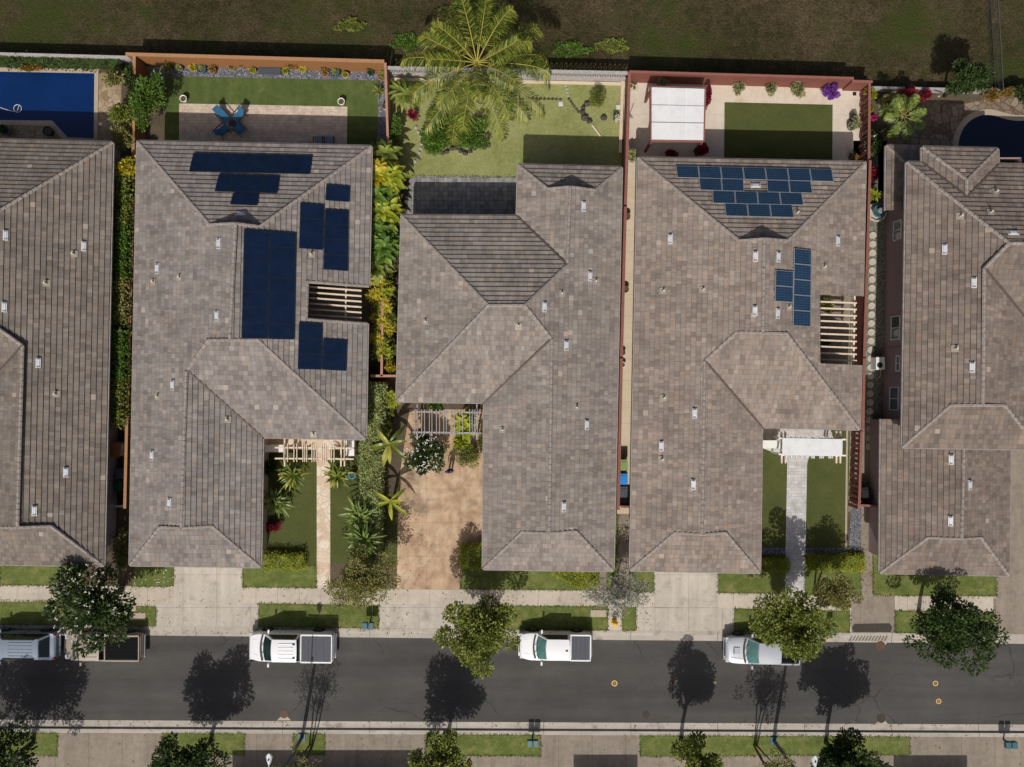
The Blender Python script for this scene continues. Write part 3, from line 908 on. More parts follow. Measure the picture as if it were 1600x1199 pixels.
def wall_mesh(plan, z0, z1):
    mb = MB()
    for a, b in zip(plan, plan[1:] + plan[:1]):
        mb.face([(a.x, a.y, z0), (b.x, b.y, z0), (b.x, b.y, z1), (a.x, a.y, z1)])
    return mb

def on_roof(rf, p, off=0.0):
    X, f = rf.at(p)
    n = rf.normal(f)
    e = (f['w'] + Vector((0, 0, f['s']))).normalized()
    return X + n * off, f['u'], e, n

def oriented_box(mb, X, u, e, n, su, se, z0, z1, mi=0):
    vs = []
    for z in (z0, z1):
        for i, j in ((-1, -1), (1, -1), (1, 1), (-1, 1)):
            vs.append(X + u * (su / 2 * i) + e * (se / 2 * j) + n * z)
    fs = [(3, 2, 1, 0), (4, 5, 6, 7), (0, 1, 5, 4), (1, 2, 6, 5), (2, 3, 7, 6), (3, 0, 4, 7)]
    if u.cross(e).dot(n) < 0:
        fs = [f[::-1] for f in fs]
    mb.raw(vs, fs, mi)

def dress_roof(root, rname, rf, tmat, caps, valleys, gables, face_no=0, gut=None):
    ro = rf.mesh(face_no).build(rname, tmat, root)
    for run in caps:
        for a, b in zip(run, run[1:]):
            mb = MB()
            cap_run(mb, rf.top(a), rf.top(b))
            mb.build('ridge_cap', M['cap'], ro)
    if valleys:
        for a, b in valleys:
            mb = MB()
            A, B = rf.top(a), rf.top(b)
            d = (B - A).normalized(); sd = d.cross(Vector((0, 0, 1))).normalized() * 0.055
            up = Vector((0, 0, 0.10))
            mb.face([A - sd + up, B - sd + up, B + sd + up, A + sd + up])
            mb.face([A - sd + up, A - sd, B - sd, B - sd + up]); mb.face([A + sd, A + sd + up, B + sd + up, B + sd])
            mb.build('valley_flashing', M['valley'], ro)
    if gables:
        for cl, re_, cr in gables:
            mb = MB(); mg = MB()
            A, B, C = rf.top(cl), rf.top(re_), rf.top(cr)
            mid = (A + C) / 2
            back = Vector((B.x - mid.x, B.y - mid.y, 0))
            mg.face([A - Vector((0, 0, .05)), C - Vector((0, 0, .05)), B - Vector((0, 0, .02))])
            cap_run(mb, A, B, 0.12, 0.10, 0.34); cap_run(mb, B, C, 0.12, 0.10, 0.34)
            mg.build('gable_wall', M['fascia'], ro)
            mb.build('rake_tile', M['cap'], ro)
    if gut:
        for a, b in gut:
            mb = MB()
            A, B = P(*a, rf.ze), P(*b, rf.ze)
            f = min(rf.faces, key=lambda f: abs((A - f['A']).dot(f['w'])) + abs((B - f['A']).dot(f['w'])))
            o = -f['w'] * 0.05 - Vector((0, 0, 0.075))
            mb.bar(A + o, B + o, 0.11, 0.13)
            mb.build('gutter', M['guttermetal'], ro)
    return ro

def vents(ro, rf, pts, pipes, blue=()):
    for p in pts:
        X, u, e, n = on_roof(rf, p, 0.0)
        mb = MB()
        oriented_box(mb, X, u, e, n, 0.66, 0.29, 0.02, 0.12)
        oriented_box(mb, X + e * 0.02, u, e, n, 0.44, 0.17, 0.12, 0.15)
        for k in range(3):
            oriented_box(mb, X + u * (0.21 + 0.035 * k), u, e, n, 0.015, 0.19, 0.12, 0.156, 1)
            oriented_box(mb, X - u * (0.22 + 0.04 * k), u, e, n, 0.015, 0.22, 0.12, 0.156, 1)
        mb.build('roof_vent', [M['vent'], M['vent_slot']], ro)
    for p in pipes:
        X, u, e, n = on_roof(rf, p, 0.0)
        mb = MB()
        oriented_box(mb, X, u, e, n, 0.42, 0.42, 0.03, 0.075, 1)
        mb.tube([X, X + Vector((0, 0, 0.34))], 0.055, 10)
        mb.tube([X + Vector((0, 0, 0.02)), X + Vector((0, 0, 0.12))], [0.12, 0.075], 10, 1)
        mb.build('vent_pipe', [M['pipe'], M['lead']], ro)

def solar(root, rf, quad, nx, ny, mat, fmat):
    a, b, c, d = quad
    mb0 = MB()
    def px(i, j):
        s, t = i / nx, j / ny
        return (a[0] * (1 - s) * (1 - t) + b[0] * s * (1 - t) + c[0] * s * t + d[0] * (1 - s) * t,
                a[1] * (1 - s) * (1 - t) + b[1] * s * (1 - t) + c[1] * s * t + d[1] * (1 - s) * t)
    ctr = ((a[0] + c[0]) / 2, (a[1] + c[1]) / 2)
    _, f = rf.at(ctr)
    n = rf.normal(f)
    def lift(p):
        r = ray(*p)
        o = f['A'] + n * 0.16
        return CAM + r * ((o - CAM).dot(n) / r.dot(n))
    for i in range(nx):
        for j in range(ny):
            q = [lift(px(i, j)), lift(px(i + 1, j)), lift(px(i + 1, j + 1)), lift(px(i, j + 1))]
            m = sum(q, Vector()) / 4
            q = [m + (v - m) * 0.985 for v in q]
            inn = [m + (v - m) * (1 - 0.045 / max(0.2, (v - m).length) * 0.9) for v in q]
            mb = MB()
            mb.face([v + n * 0.002 for v in inn][::-1], 0, [(0, 1), (1, 1), (1, 0), (0, 0)][::-1])
            for k in range(4):
                l = (k + 1) % 4
                mb.face([q[k], q[l], inn[l], inn[k]][::-1], 1, [(0, 0)] * 4)
                mb.face([q[k] - n * 0.045, q[l] - n * 0.045, q[l], q[k]][::-1], 1, [(0, 0)] * 4)
            mb.build('solar_panel', [mat, fmat], root)
    # rails under the array
    for j in range(ny):
        for t in (0.25, 0.75):
            A = lift(px(0, j + t)) - n * 0.10; B = lift(px(nx, j + t)) - n * 0.10
            mb0.bar(A, B, 0.04, 0.06)
    mb0.build('mounting_rail', M['rail'], root)

def outline(pts, ze):
    return [P(x, y, ze) for x, y in pts]

# ---- second house from the left
ZE = 3.4
h2 = thing('house', 'grey tiled house with black solar panels and an open slatted gap, second from left', 'house', G(390, 560), 0, 'tiled houses along the street')
r2 = Roof(ZE, [
    ((203, 883), (215, 221), [[(203, 883), (250, 823), (283, 825), (291, 580), (325, 531), (359, 531), (368, 349), (328, 351), (215, 221)]]),
    ((215, 221), (580, 229), [[(215, 221), (328, 351), (406, 354), (580, 229)]]),
    ((580, 229), (571, 686), [[(580, 229), (406, 354), (368, 349), (364, 440), (480, 440), (576, 447)],
                              [(364, 440), (359, 531), (403, 531), (478, 599.5), (478, 499), (480, 440)],
                              [(478, 499), (478, 599.5), (571, 686), (574, 506)]]),
    ((571, 686), (410, 683), [[(571, 686), (403, 531), (325, 531), (293, 579), (410, 683)]]),
    ((410, 683), (407, 886), [[(410, 683), (293, 579), (291, 580), (283, 825), (331, 822), (407, 886)]]),
    ((407, 886), (203, 883), [[(407, 886), (331, 822), (250, 823), (203, 883)]]),
])
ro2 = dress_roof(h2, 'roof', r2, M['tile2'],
    [[(215, 221), (328, 351)], [(580, 229), (406, 354)], [(368, 349), (359, 531)], [(325, 531), (293, 579)], [(571, 686), (403, 531)], [(291, 580), (283, 825)], [(250, 823), (203, 883)], [(331, 822), (407, 886)],
     [(480, 440), (576, 447)], [(480, 440), (478, 499)], [(478, 499), (574, 506)]],
    [((293, 579), (410, 683))], [((328, 351), (368, 349), (406, 354)), ((403, 531), (359, 531), (325, 531)), ((331, 822), (283, 825), (250, 823))],
    0, [((203, 883), (215, 221)), ((215, 221), (580, 229)), ((580, 229), (576, 447)), ((574, 506), (571, 686)), ((571, 686), (410, 683)), ((410, 683), (407, 886)), ((407, 886), (203, 883))])
vents(ro2, r2, [(377, 335), (247, 420), (343, 381), (340, 494), (271, 602), (239, 712), (266, 786)], [(281, 434), (240, 441), (247, 620), (487, 398), (490, 679), (356, 656)])
wp2 = offset_poly(outline([(215, 221), (580, 229), (577, 436), (470, 436), (468, 504), (575, 510), (571, 686), (410, 683), (407, 886), (203, 883)], ZE), 0.55)
wall_mesh(wp2, 0.0, ZE - 0.05).build('wall', M['stucco_tan'], h2)
for i in range(6):
    mb = MB(); z = 3.25
    mb.bar(P(479.5, 448.2 + 8.7 * i, z), P(565, 454.6 + 8.55 * i, z), 0.10, 0.17)
    mb.build('trellis_beam', M['beam_cream'], h2)
mb = MB(); mb.bar(P(541, 441, 3.08), P(540, 503, 3.08), 0.09, 0.15); mb.build('trellis_beam', M['beam_cream'], h2)
for q, nx, ny in (([(302, 239), (488, 243), (484, 272), (295, 268)], 8, 1), ([(342, 271.5), (437, 275), (433, 302), (335, 299)], 4, 1), ([(364, 301), (405, 303), (402, 321), (359, 319)], 1, 1),
                  ([(381, 358), (463, 364), (460, 531), (377, 529)], 2, 7), ([(510, 288), (547, 291), (546, 316), (508, 313)], 1, 1), ([(469, 317), (507, 320), (505, 391), (467, 388)], 1, 3),
                  ([(508, 327), (545, 329), (544, 424), (505, 421)], 1, 4), ([(467, 504), (504, 506), (503, 578), (465, 577)], 1, 3), ([(505, 530), (543, 532), (541, 580), (503, 578)], 1, 2)):
    solar(h2, r2, q, nx, ny, M['pv_black'], M['pv_frame_dark'])

# ---- middle house
h3 = thing('house', 'grey tiled house in the middle without solar panels, beside the stained driveway', 'house', G(800, 560), 0, 'tiled houses along the street')
r3 = Roof(ZE, [
    ((628, 337), (620, 627), [[(628, 337), (763, 477), (620, 627)]]),
    ((628, 337), (808, 338), [[(628, 337), (763, 477), (820, 477), (886, 414), (808, 338)]]),
    ((620, 627), (757, 629), [[(620, 627), (763, 477), (820, 477), (862, 530), (757, 629)]]),
    ((971, 262), (958, 892), [[(971, 262), (930, 297), (891, 292), (886, 414), (820, 477), (862, 530), (858, 833), (900, 830), (958, 892)]]),
    ((757, 629), (755, 889), [[(757, 629), (862, 530), (858, 833), (816, 831), (755, 889)]]),
    ((810, 258), (808, 338), [[(810, 258), (856, 295), (891, 292), (886, 414), (808, 338)]]),
    ((810, 258), (971, 262), [[(810, 258), (856, 295), (930, 297), (971, 262)]]),
    ((755, 889), (958, 892), [[(755, 889), (816, 831), (900, 830), (958, 892)]]),
])
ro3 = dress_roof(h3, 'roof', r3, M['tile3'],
    [[(628, 337), (763, 477)], [(763, 477), (620, 627)], [(763, 477), (820, 477)], [(820, 477), (886, 414)], [(820, 477), (862, 530)], [(891, 292), (886, 414)], [(862, 530), (858, 833)],
     [(810, 258), (856, 295)], [(930, 297), (971, 262)], [(755, 889), (816, 831)], [(900, 830), (958, 892)]],
    [((862, 530), (757, 629)), ((886, 414), (808, 338))], [((856, 295), (891, 292), (930, 297)), ((900, 830), (858, 833), (816, 831))],
    0, [((628, 337), (620, 627)), ((628, 337), (808, 338)), ((620, 627), (757, 629)), ((971, 262), (958, 892)), ((757, 629), (755, 889)), ((810, 258), (808, 338)), ((810, 258), (971, 262)), ((755, 889), (958, 892))])
vents(ro3, r3, [(911, 323), (921, 432), (850, 480), (884, 540), (916, 664), (880, 792)], [(931, 440), (878, 459), (810, 510), (901, 637), (665, 503), (785, 672)])
wall_mesh(offset_poly(outline([(628, 337), (808, 338), (810, 258), (971, 262), (958, 892), (755, 889), (757, 629), (620, 627)], ZE), 0.55), 0, ZE - 0.05).build('wall', M['stucco_tan'], h3)

# ---- fourth house
h4 = thing('house', 'brownish tiled house with blue gridded solar panels and an open slatted gap', 'house', G(1160, 560), 0, 'tiled houses along the street')
r4 = Roof(ZE, [
    ((997, 247), (985, 891), [[(997, 247), (1155, 376), (1194, 373), (1192, 520), (1151, 519), (1101, 564), (1097, 835), (1055, 832), (985, 891)]]),
    ((997, 247), (1352, 254), [[(997, 247), (1155, 376), (1231, 376), (1352, 254)]]),
    ((1352, 254), (1343, 671), [[(1352, 254), (1231, 376), (1194, 373), (1193, 461), (1281, 461), (1347.5, 463)],
                                [(1193, 461), (1192, 520), (1229, 521), (1281, 588.8), (1281, 568), (1281, 461)],
                                [(1281, 568), (1281, 588.8), (1343, 671), (1345.2, 571)]]),
    ((1190, 667), (1343, 671), [[(1190, 667), (1101, 564), (1151, 519), (1229, 521), (1343, 671)]]),
    ((1190, 667), (1187, 895), [[(1190, 667), (1101, 564), (1097, 835), (1133, 832), (1187, 895)]]),
    ((985, 891), (1187, 895), [[(985, 891), (1055, 832), (1133, 832), (1187, 895)]]),
])
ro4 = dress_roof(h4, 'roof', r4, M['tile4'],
    [[(997, 247), (1155, 376)], [(1352, 254), (1231, 376)], [(1194, 373), (1192, 520)], [(1151, 519), (1101, 564)], [(1229, 521), (1343, 671)], [(1101, 564), (1097, 835)], [(1055, 832), (985, 891)], [(1133, 832), (1187, 895)]],
    [((1101, 564), (1190, 667))], [((1155, 376), (1194, 373), (1231, 376)), ((1229, 521), (1192, 520), (1151, 519)), ((1133, 832), (1097, 835), (1055, 832))],
    0, [((997, 247), (985, 891)), ((997, 247), (1352, 254)), ((1352, 254), (1347.5, 463)), ((1345.2, 571), (1343, 671)), ((1190, 667), (1343, 671)), ((1190, 667), (1187, 895)), ((985, 891), (1187, 895))])
vents(ro4, r4, [(1048, 374), (1181, 401), (1180, 486), (1086, 646), (1034, 697), (1084, 757), (1308, 377), (1215, 402), (1214, 490), (1180, 291)], [(1036, 455), (1098, 453), (1037, 622), (1287, 418), (1245, 333), (1232, 481), (1034, 718)])
wall_mesh(offset_poly(outline([(997, 247), (1352, 254), (1348, 458), (1272, 457), (1272, 573), (1345, 575), (1343, 671), (1190, 667), (1187, 895), (985, 891)], ZE), 0.55), 0, ZE - 0.05).build('wall', M['stucco_tan'], h4)
for i in range(10):
    mb = MB(); z = 3.2
    mb.bar(P(1281.5, 471.7 + 10.0 * i, z), P(1338, 474.0 + 10.0 * i, z), 0.10, 0.17)
    mb.build('trellis_beam', M['beam_cream'], h4)
mb = MB(); mb.bar(P(1335, 462, 3.02), P(1333, 571, 3.02), 0.11, 0.15); mb.build('trellis_beam', M['beam_cream'], h4)
for q, nx, ny in (([(1056, 259), (1300, 264.5), (1303, 284), (1058, 277.5)], 7, 1), ([(1092, 278.5), (1162, 280), (1163, 299), (1094, 297)], 2, 1), ([(1198, 281.5), (1267, 283.5), (1270, 302), (1199, 300)], 2, 1),
                  ([(1113, 298), (1253, 301.5), (1256, 320.5), (1114, 317.5)], 4, 1), ([(1132, 318), (1238, 320), (1241, 340), (1134, 337.5)], 3, 1),
                  ([(1241, 388), (1268, 391), (1267, 511), (1239, 509)], 1, 5), ([(1212, 422), (1240, 424.5), (1239.5, 473), (1211, 471)], 1, 2)):
    solar(h4, r4, q, nx, ny, M['pv_blue'], M['pv_frame'])

# ---- leftmost house (runs out of the picture)
h1 = thing('house', 'grey brown tiled house at the far left, cut off by the picture edge', 'house', G(0, 560), 0, 'tiled houses along the street')
r1 = Roof(ZE, [
    ((176, 223), (162, 884), [[(176, 223), (-42, 354), (-80, 350), (-84, 487), (-38, 488), (35, 540), (27, 824), (79, 822), (162, 884)]]),
    ((-225, 213), (176, 223), [[(-225, 213), (-118, 352), (-42, 354), (176, 223)]]),
    ((-225, 213), (-232, 683), [[(-225, 213), (-118, 352), (-80, 350), (-84, 487), (-122, 487), (-232, 683)]]),
    ((-232, 683), (-97, 685), [[(-232, 683), (-122, 487), (-38, 488), (35, 540), (-97, 685)]]),
    ((-97, 685), (-103, 880), [[(-97, 685), (35, 540), (27, 824), (-12, 824), (-103, 880)]]),
    ((-103, 880), (162, 884), [[(-103, 880), (-12, 824), (79, 822), (162, 884)]]),
])
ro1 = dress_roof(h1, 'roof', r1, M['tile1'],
    [[(176, 223), (-42, 354)], [(-225, 213), (-118, 352)], [(-80, 350), (-84, 487)], [(-38, 488), (35, 540)], [(35, 540), (27, 824)], [(79, 822), (162, 884)], [(-12, 824), (-103, 880)]],
    [((35, 540), (-97, 685))], [((-118, 352), (-80, 350), (-42, 354)), ((-38, 488), (-84, 487), (-122, 487)), ((79, 822), (27, 824), (-12, 824))],
    0, [((176, 223), (162, 884)), ((-225, 213), (176, 223)), ((-103, 880), (162, 884))])
vents(ro1, r1, [(9, 368), (131, 385), (7, 480), (60, 567), (103, 738), (54, 798)], [(116, 397), (73, 443), (88, 616)])
wall_mesh(offset_poly(outline([(176, 223), (162, 884), (-103, 880), (-97, 685), (-232, 683), (-225, 213)], ZE), 0.85), 0, ZE - 0.05).build('wall', M['stucco_grey'], h1)

# ---- rightmost house, two storeys
h5 = thing('house', 'two storey brown tiled house at the far right with a mauve side wall and windows', 'house', G(1480, 560), 0, 'tiled houses along the street')
ZU = 5.6
r5 = Roof(ZU, [
    ((1417, 254), (1410, 699), [[(1417, 254), (1577, 380), (1538, 420), (1536, 633), (1486, 633), (1410, 699)]]),
    ((1417, 254), (1765, 262), [[(1417, 254), (1577, 380), (1640, 380), (1765, 262)]]),
    ((1765, 262), (1795, 540), [[(1765, 262), (1640, 380), (1795, 540)]]),
    ((1634, 536), (1795, 540), [[(1634, 536), (1538, 420), (1577, 380), (1640, 380), (1795, 540)]]),
    ((1634, 536), (1624, 702), [[(1634, 536), (1538, 420), (1536, 633), (1570, 633), (1624, 702)]]),
    ((1410, 699), (1624, 702), [[(1410, 699), (1486, 633), (1570, 633), (1624, 702)]]),
])
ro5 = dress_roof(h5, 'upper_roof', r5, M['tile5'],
    [[(1417, 254), (1577, 380)], [(1765, 262), (1640, 380)], [(1577, 380), (1640, 380)], [(1577, 380), (1538, 420)], [(1538, 420), (1536, 633)], [(1486, 633), (1410, 699)], [(1570, 633), (1624, 702)]],
    [((1538, 420), (1634, 536))], [((1570, 633), (1536, 633), (1486, 633))],
    0, [((1417, 254), (1410, 699)), ((1417, 254), (1441, 254.5)), ((1560, 257), (1765, 262)), ((1410, 699), (1624, 702)), ((1634, 536), (1624, 702))])
r5b = Roof(ZU + 0.02, [
    ((1441, 230), (1441, 254.6), [[(1441, 230), (1511, 281), (1510, 308), (1441, 254.6)]]),
    ((1441, 230), (1559, 233), [[(1441, 230), (1511, 281), (1559, 233)]]),
    ((1559, 233), (1560, 257), [[(1559, 233), (1511, 281), (1510, 308), (1560, 257)]]),
])
dress_roof(h5, 'rear_bay_roof', r5b, M['tile5'], [[(1441, 230), (1511, 281)], [(1511, 281), (1559, 233)], [(1511, 281), (1510, 308)]],
           [((1510, 308), (1441, 254.6)), ((1510, 308), (1560, 257))], [], 7, [((1441, 230), (1441, 254.6)), ((1441, 230), (1559, 233)), ((1559, 233), (1560, 257))])
r5c = Roof(ZE, [
    ((1377, 655), (1375, 895), [[(1377, 655), (1506, 655), (1503, 842), (1450, 840), (1375, 895)]]),
    ((1578, 655), (1576, 899), [[(1578, 655), (1506, 655), (1503, 842), (1533, 840), (1576, 899)]]),
    ((1375, 895), (1576, 899), [[(1375, 895), (1450, 840), (1533, 840), (1576, 899)]]),
])
ro5c = dress_roof(h5, 'lower_roof', r5c, M['tile5'], [[(1506, 690), (1503, 842)], [(1450, 840), (1375, 895)], [(1533, 840), (1576, 899)]],
                  [], [((1533, 840), (1503, 842), (1450, 840))], 11, [((1377, 655), (1375, 895)), ((1578, 700), (1576, 899)), ((1375, 895), (1576, 899))])
r5d = Roof(3.3, [
    ((1385, 228), (1384, 329), [[(1385, 228), (1424, 262), (1424, 329), (1384, 329)]]),
    ((1385, 228), (1450, 229.5), [[(1385, 228), (1424, 262), (1450, 262), (1450, 229.5)]]),
], 0.36)
dress_roof(h5, 'porch_roof', r5d, M['tile5'], [[(1385, 228), (1424, 262)]], [], [], 15, [((1385, 228), (1384, 329)), ((1385, 228), (1450, 229.5))])
vents(ro5, r5, [(1476, 390), (1522, 442), (1519, 574), (1582, 365)], [(1492, 545), (1555, 300), (1547, 332), (1500, 338)])
vents(ro5c, r5c, [(1486, 718), (1485, 814), (1514, 758)], [])
main5 = [G(x, y) for x, y in [(1385, 306), (1720, 314), (1720, 520), (1530, 512), (1526, 662), (1379, 660)]]
if sum(a.x * b.y - b.x * a.y for a, b in zip(main5, main5[1:] + main5[:1])) < 0:
    main5.reverse()
wall_mesh(main5, 0, ZU - 0.05).build('wall', M['stucco_mauve'], h5)
low5 = [G(x, y) for x, y in [(1359, 655), (1516, 655), (1514, 864), (1357, 862)]][::-1]
wall_mesh(low5, 0, ZE - 0.05).build('wall', M['stucco_mauve'], h5)
bay5 = [G(x, y) for x, y in [(1400, 280), (1520, 280), (1520, 310), (1400, 310)]][::-1]
wall_mesh(bay5, 0, ZU - 0.05).build('wall', M['stucco_mauve'], h5)
def on_wall5(px, py, out=0.03):
    """point of the mauve side wall seen at a pixel"""
    A, B = G(1385, 306), G(1379, 660)
    d = (B - A).normalized(); n = Vector((d.y, -d.x, 0))
    if n.x > 0:
        n = -n
    o = A + n * out
    r = ray(px, py)
    return CAM + r * ((o - CAM).dot(n) / r.dot(n)), d, n
for (x, y0, y1, zc, hh, lab) in ((1402, 345, 375, None, 1.1, None), (1399, 494, 531, None, 1.25, None), (1397, 605, 641, None, 1.25, None), (1403, 556, 580, None, 0.5, None)):
    C, d, n = on_wall5(x, (y0 + y1) / 2)
    wdt = (y1 - y0) / 23.5
    up = Vector((0, 0, 1))
    fr = MB(); gl = MB(); gs = MB()
    for s in (-1, 1):
        fr.bar(C + d * (s * wdt / 2) - up * hh / 2, C + d * (s * wdt / 2) + up * hh / 2, 0.07, 0.07)
        fr.bar(C - d * (wdt / 2) + up * (s * hh / 2), C + d * (wdt / 2) + up * (s * hh / 2), 0.07, 0.07)
    fr.bar(C - up * hh / 2, C + up * hh / 2, 0.05, 0.05)
    w_ = fr.build('window', M['white'], h5)
    for s, mb, mt in ((-1, gl, M['screen'] if y0 == 494 else M['glass']), (1, gs, M['glass'])):
        a = C + d * (0 if s > 0 else -wdt / 2); b = C + d * (wdt / 2 if s > 0 else 0)
        a -= n * 0.012; b -= n * 0.012
        mb.face([a - up * hh / 2, b - up * hh / 2, b + up * hh / 2, a + up * hh / 2])
        mb.build('pane', mt, w_)
# downpipe and trim on the mauve wall
mb = MB()
for py in (545, 587):
    C, d, n = on_wall5(1385, py, 0.03)
    mb.bar((C.x, C.y, 0.0), (C.x, C.y, ZU - 0.1), 0.07, 0.07)
mb.build('downpipe', M['stucco_mauve'], h5)

# ---- houses across the street: below the picture, their eaves shade the bottom driveways
def plain_house(x0, x1, y0, y1, label):
    root = thing('house', label, 'house', G((x0 + x1) / 2, (y0 + y1) / 2), 0, 'tiled houses along the street')
    A, B, C, D = [G(x, y, ZE) for x, y in ((x0, y0), (x1, y0), (x1, y1), (x0, y1))]
    hw = (B.x - A.x) / 2
    rz = ZE + hw * 0.417
    m = (A.x + B.x) / 2
    R1 = Vector((m, A.y - hw, rz)); R2 = Vector((m, D.y + hw, rz))
    mb = MB()
    for pts in ([B, A, R1], [A, D, R2, R1], [D, C, R2], [C, B, R1, R2]):
        mb.face(pts, 0, [(p.x + 300, p.y * 3 + 300) for p in pts])
    mb.build('roof', M['tile3'], root)
    wall_mesh(offset_poly([A, B, C, D], 0.5), 0, ZE - 0.05).build('wall', M['stucco_tan'], root)
plain_house(352, 648, 1238, 1640, 'grey tiled house across the street, left one below the picture edge')
plain_house(885, 985, 1245, 1640, 'narrow grey tiled house across the street')
plain_house(1385, 1500, 1246, 1640, 'grey tiled house across the street at the lower right')
# garage doors under the front eaves, where the driveways lead
for hh, x0, x1, y in ((h2, 276, 376, 884.6), (h4, 1028, 1118, 892.5), (h5, 1420, 1530, 896.5)):
    A, B = P(x0, y, ZE), P(x1, y, ZE)
    yy = (A.y + B.y) / 2 + 0.53
    if hh is h5:
        yy = G(1400, 863).y - 0.03
    mb = MB(); mb.box(((A.x + B.x) / 2, yy, 1.12), (B.x - A.x, 0.06, 2.2))
    for k in range(1, 4):
        mb.box(((A.x + B.x) / 2, yy - 0.035, 0.55 * k), (B.x - A.x, 0.02, 0.03), 0, 1)
    mb.build('garage_door', [M['white'], M['vent_slot']], hh)

# ------------------------------------------------------------------ plants
def unit(v):
    return v / np.maximum(np.linalg.norm(v, axis=-1, keepdims=True), 1e-9)

def leaf_quads(c, d, ln, wd, curl=0.25):
    """bent diamond leaves at points c pointing along d"""
    n = len(c)
    d = unit(d)
    r = rng.normal(size=(n, 3)) * 0.55 + np.array([0, 0, 1.0])
    side = unit(np.cross(d, r))
    up = np.cross(side, d)
    up = np.where(up[:, 2:3] < 0, -up, up)
    ln = np.broadcast_to(np.asarray(ln, float), (n,))[:, None] * rng.uniform(0.7, 1.25, (n, 1))
    wd = np.broadcast_to(np.asarray(wd, float), (n,))[:, None] * rng.uniform(0.75, 1.2, (n, 1))
    q = np.stack([c, c + d * ln * 0.5 + side * wd * 0.5 + up * ln * curl * 0.4, c + d * ln - up * ln * curl * 0.3, c + d * ln * 0.5 - side * wd * 0.5 + up * ln * curl * 0.4], axis=1)
    return q

def shell_points(n, c, r, inner=0.45):
    """points in an uneven ball, denser near its surface"""
    v = unit(rng.normal(size=(n, 3)))
    k = inner + (1 - inner) * rng.uniform(0, 1, (n, 1)) ** 0.6
    return np.asarray(c) + v * k * np.asarray(r), v

def crown_quads(c, r, nclump, nleaf, ln, wd, clump=0.36, flat=0.8, gap=0.0, seed=0):
    """leaf clumps spread through an ellipsoid with uneven outline"""
    g = np.random.default_rng(seed)
    out = []
    c = np.asarray(c, float); r = np.asarray(r, float)
    cents = []
    for i in range(nclump):
        v = unit(g.normal(size=3))
        if v[2] < -0.75:
            v[2] *= -0.6
        k = g.uniform(0.30, 0.98) if i > nclump // 4 else g.uniform(0, 0.4)
        p = c + v * r * k
        cr = clump * g.uniform(0.55, 1.2) * r * np.array([1, 1, flat])
        cents.append(p)
        m = int(nleaf / nclump * (cr[0] / (clump * r[0])) ** 1.5)
        pts, nv = shell_points(max(8, m), p, cr, 0.35)
        d = nv * 0.7 + unit(pts - c) * 0.5 + rng.normal(size=pts.shape) * 0.45
        d[:, 2] += 0.1
        out.append(leaf_quads(pts, d, ln, wd))
    return np.concatenate(out), cents

def tree(name, label, px, py, rx, ry, zc, rz, leaf, nclump, nleaf, ln, wd, bark='bark', seed=1, clump=0.36, trunk_r=0.13, plan=None, flowers=0, group='street trees', cat='tree', lean=(0, 0), stems=1):
    """crown seen at pixel (px, py), radii in pixels; crown centre at height zc"""
    C = P(px, py, zc) if plan is None else G(plan[0], plan[1], zc)
    k = (H - zc) / F
    root = thing(name, label, cat, (C.x + lean[0], C.y + lean[1], 0), 0, group)
    q, cents = crown_quads(C, (rx * k * 0.98, ry * k * 0.98, rz * 1.1), int(nclump * 2.0), int(nleaf * 2.2), ln * 1.0, wd * 1.25, clump * 0.84, 0.85, seed=seed)
    mb = MB()
    q2 = random.Random(seed)
    for s in range(stems):
        a = 2 * math.pi * s / max(1, stems) + 0.4
        o = Vector((math.cos(a), math.sin(a), 0)) * (0.12 * (stems > 1))
        base = Vector((C.x + lean[0], C.y + lean[1], 0)) + o
        fork = Vector((C.x, C.y, max(0.6, zc - rz * 0.9))) + o * 3
        mb.tube([base, base.lerp(fork, 0.5) + Vector((q2.uniform(-.06, .06), q2.uniform(-.06, .06), 0)), fork], [trunk_r * 1.25, trunk_r, trunk_r * 0.85], 8)
        for cc in cents[s::stems * 2]:
            cc = Vector(cc)
            mid = fork.lerp(cc, 0.5) + Vector((q2.uniform(-.15, .15), q2.uniform(-.15, .15), 0.12))
            mb.tube([fork, mid, cc], [trunk_r * 0.55, trunk_r * 0.32, 0.018], 5)
    mb.build('trunk', M[bark], root, smooth=True)
    mc = MB(); mc.quads(q)
    mc.build('crown', LF[leaf], root)
    if flowers:
        fl = []
        for i in range(flowers):
            v = unit(rng.normal(size=3)); v[2] = abs(v[2])
            p = np.array(C) + v * np.array((rx * k, ry * k, rz * 1.25)) * rng.uniform(0.85, 1.05)
            m = 6
            d = unit(rng.normal(size=(m, 3)) + np.array([0, 0, 0.7]))
            fl.append(leaf_quads(np.repeat(p[None], m, 0) + rng.normal(size=(m, 3)) * 0.035, d, 0.10, 0.08))
        mf = MB(); mf.quads(np.concatenate(fl)); mf.build('blossom', LF['blossom'], root)
    return root

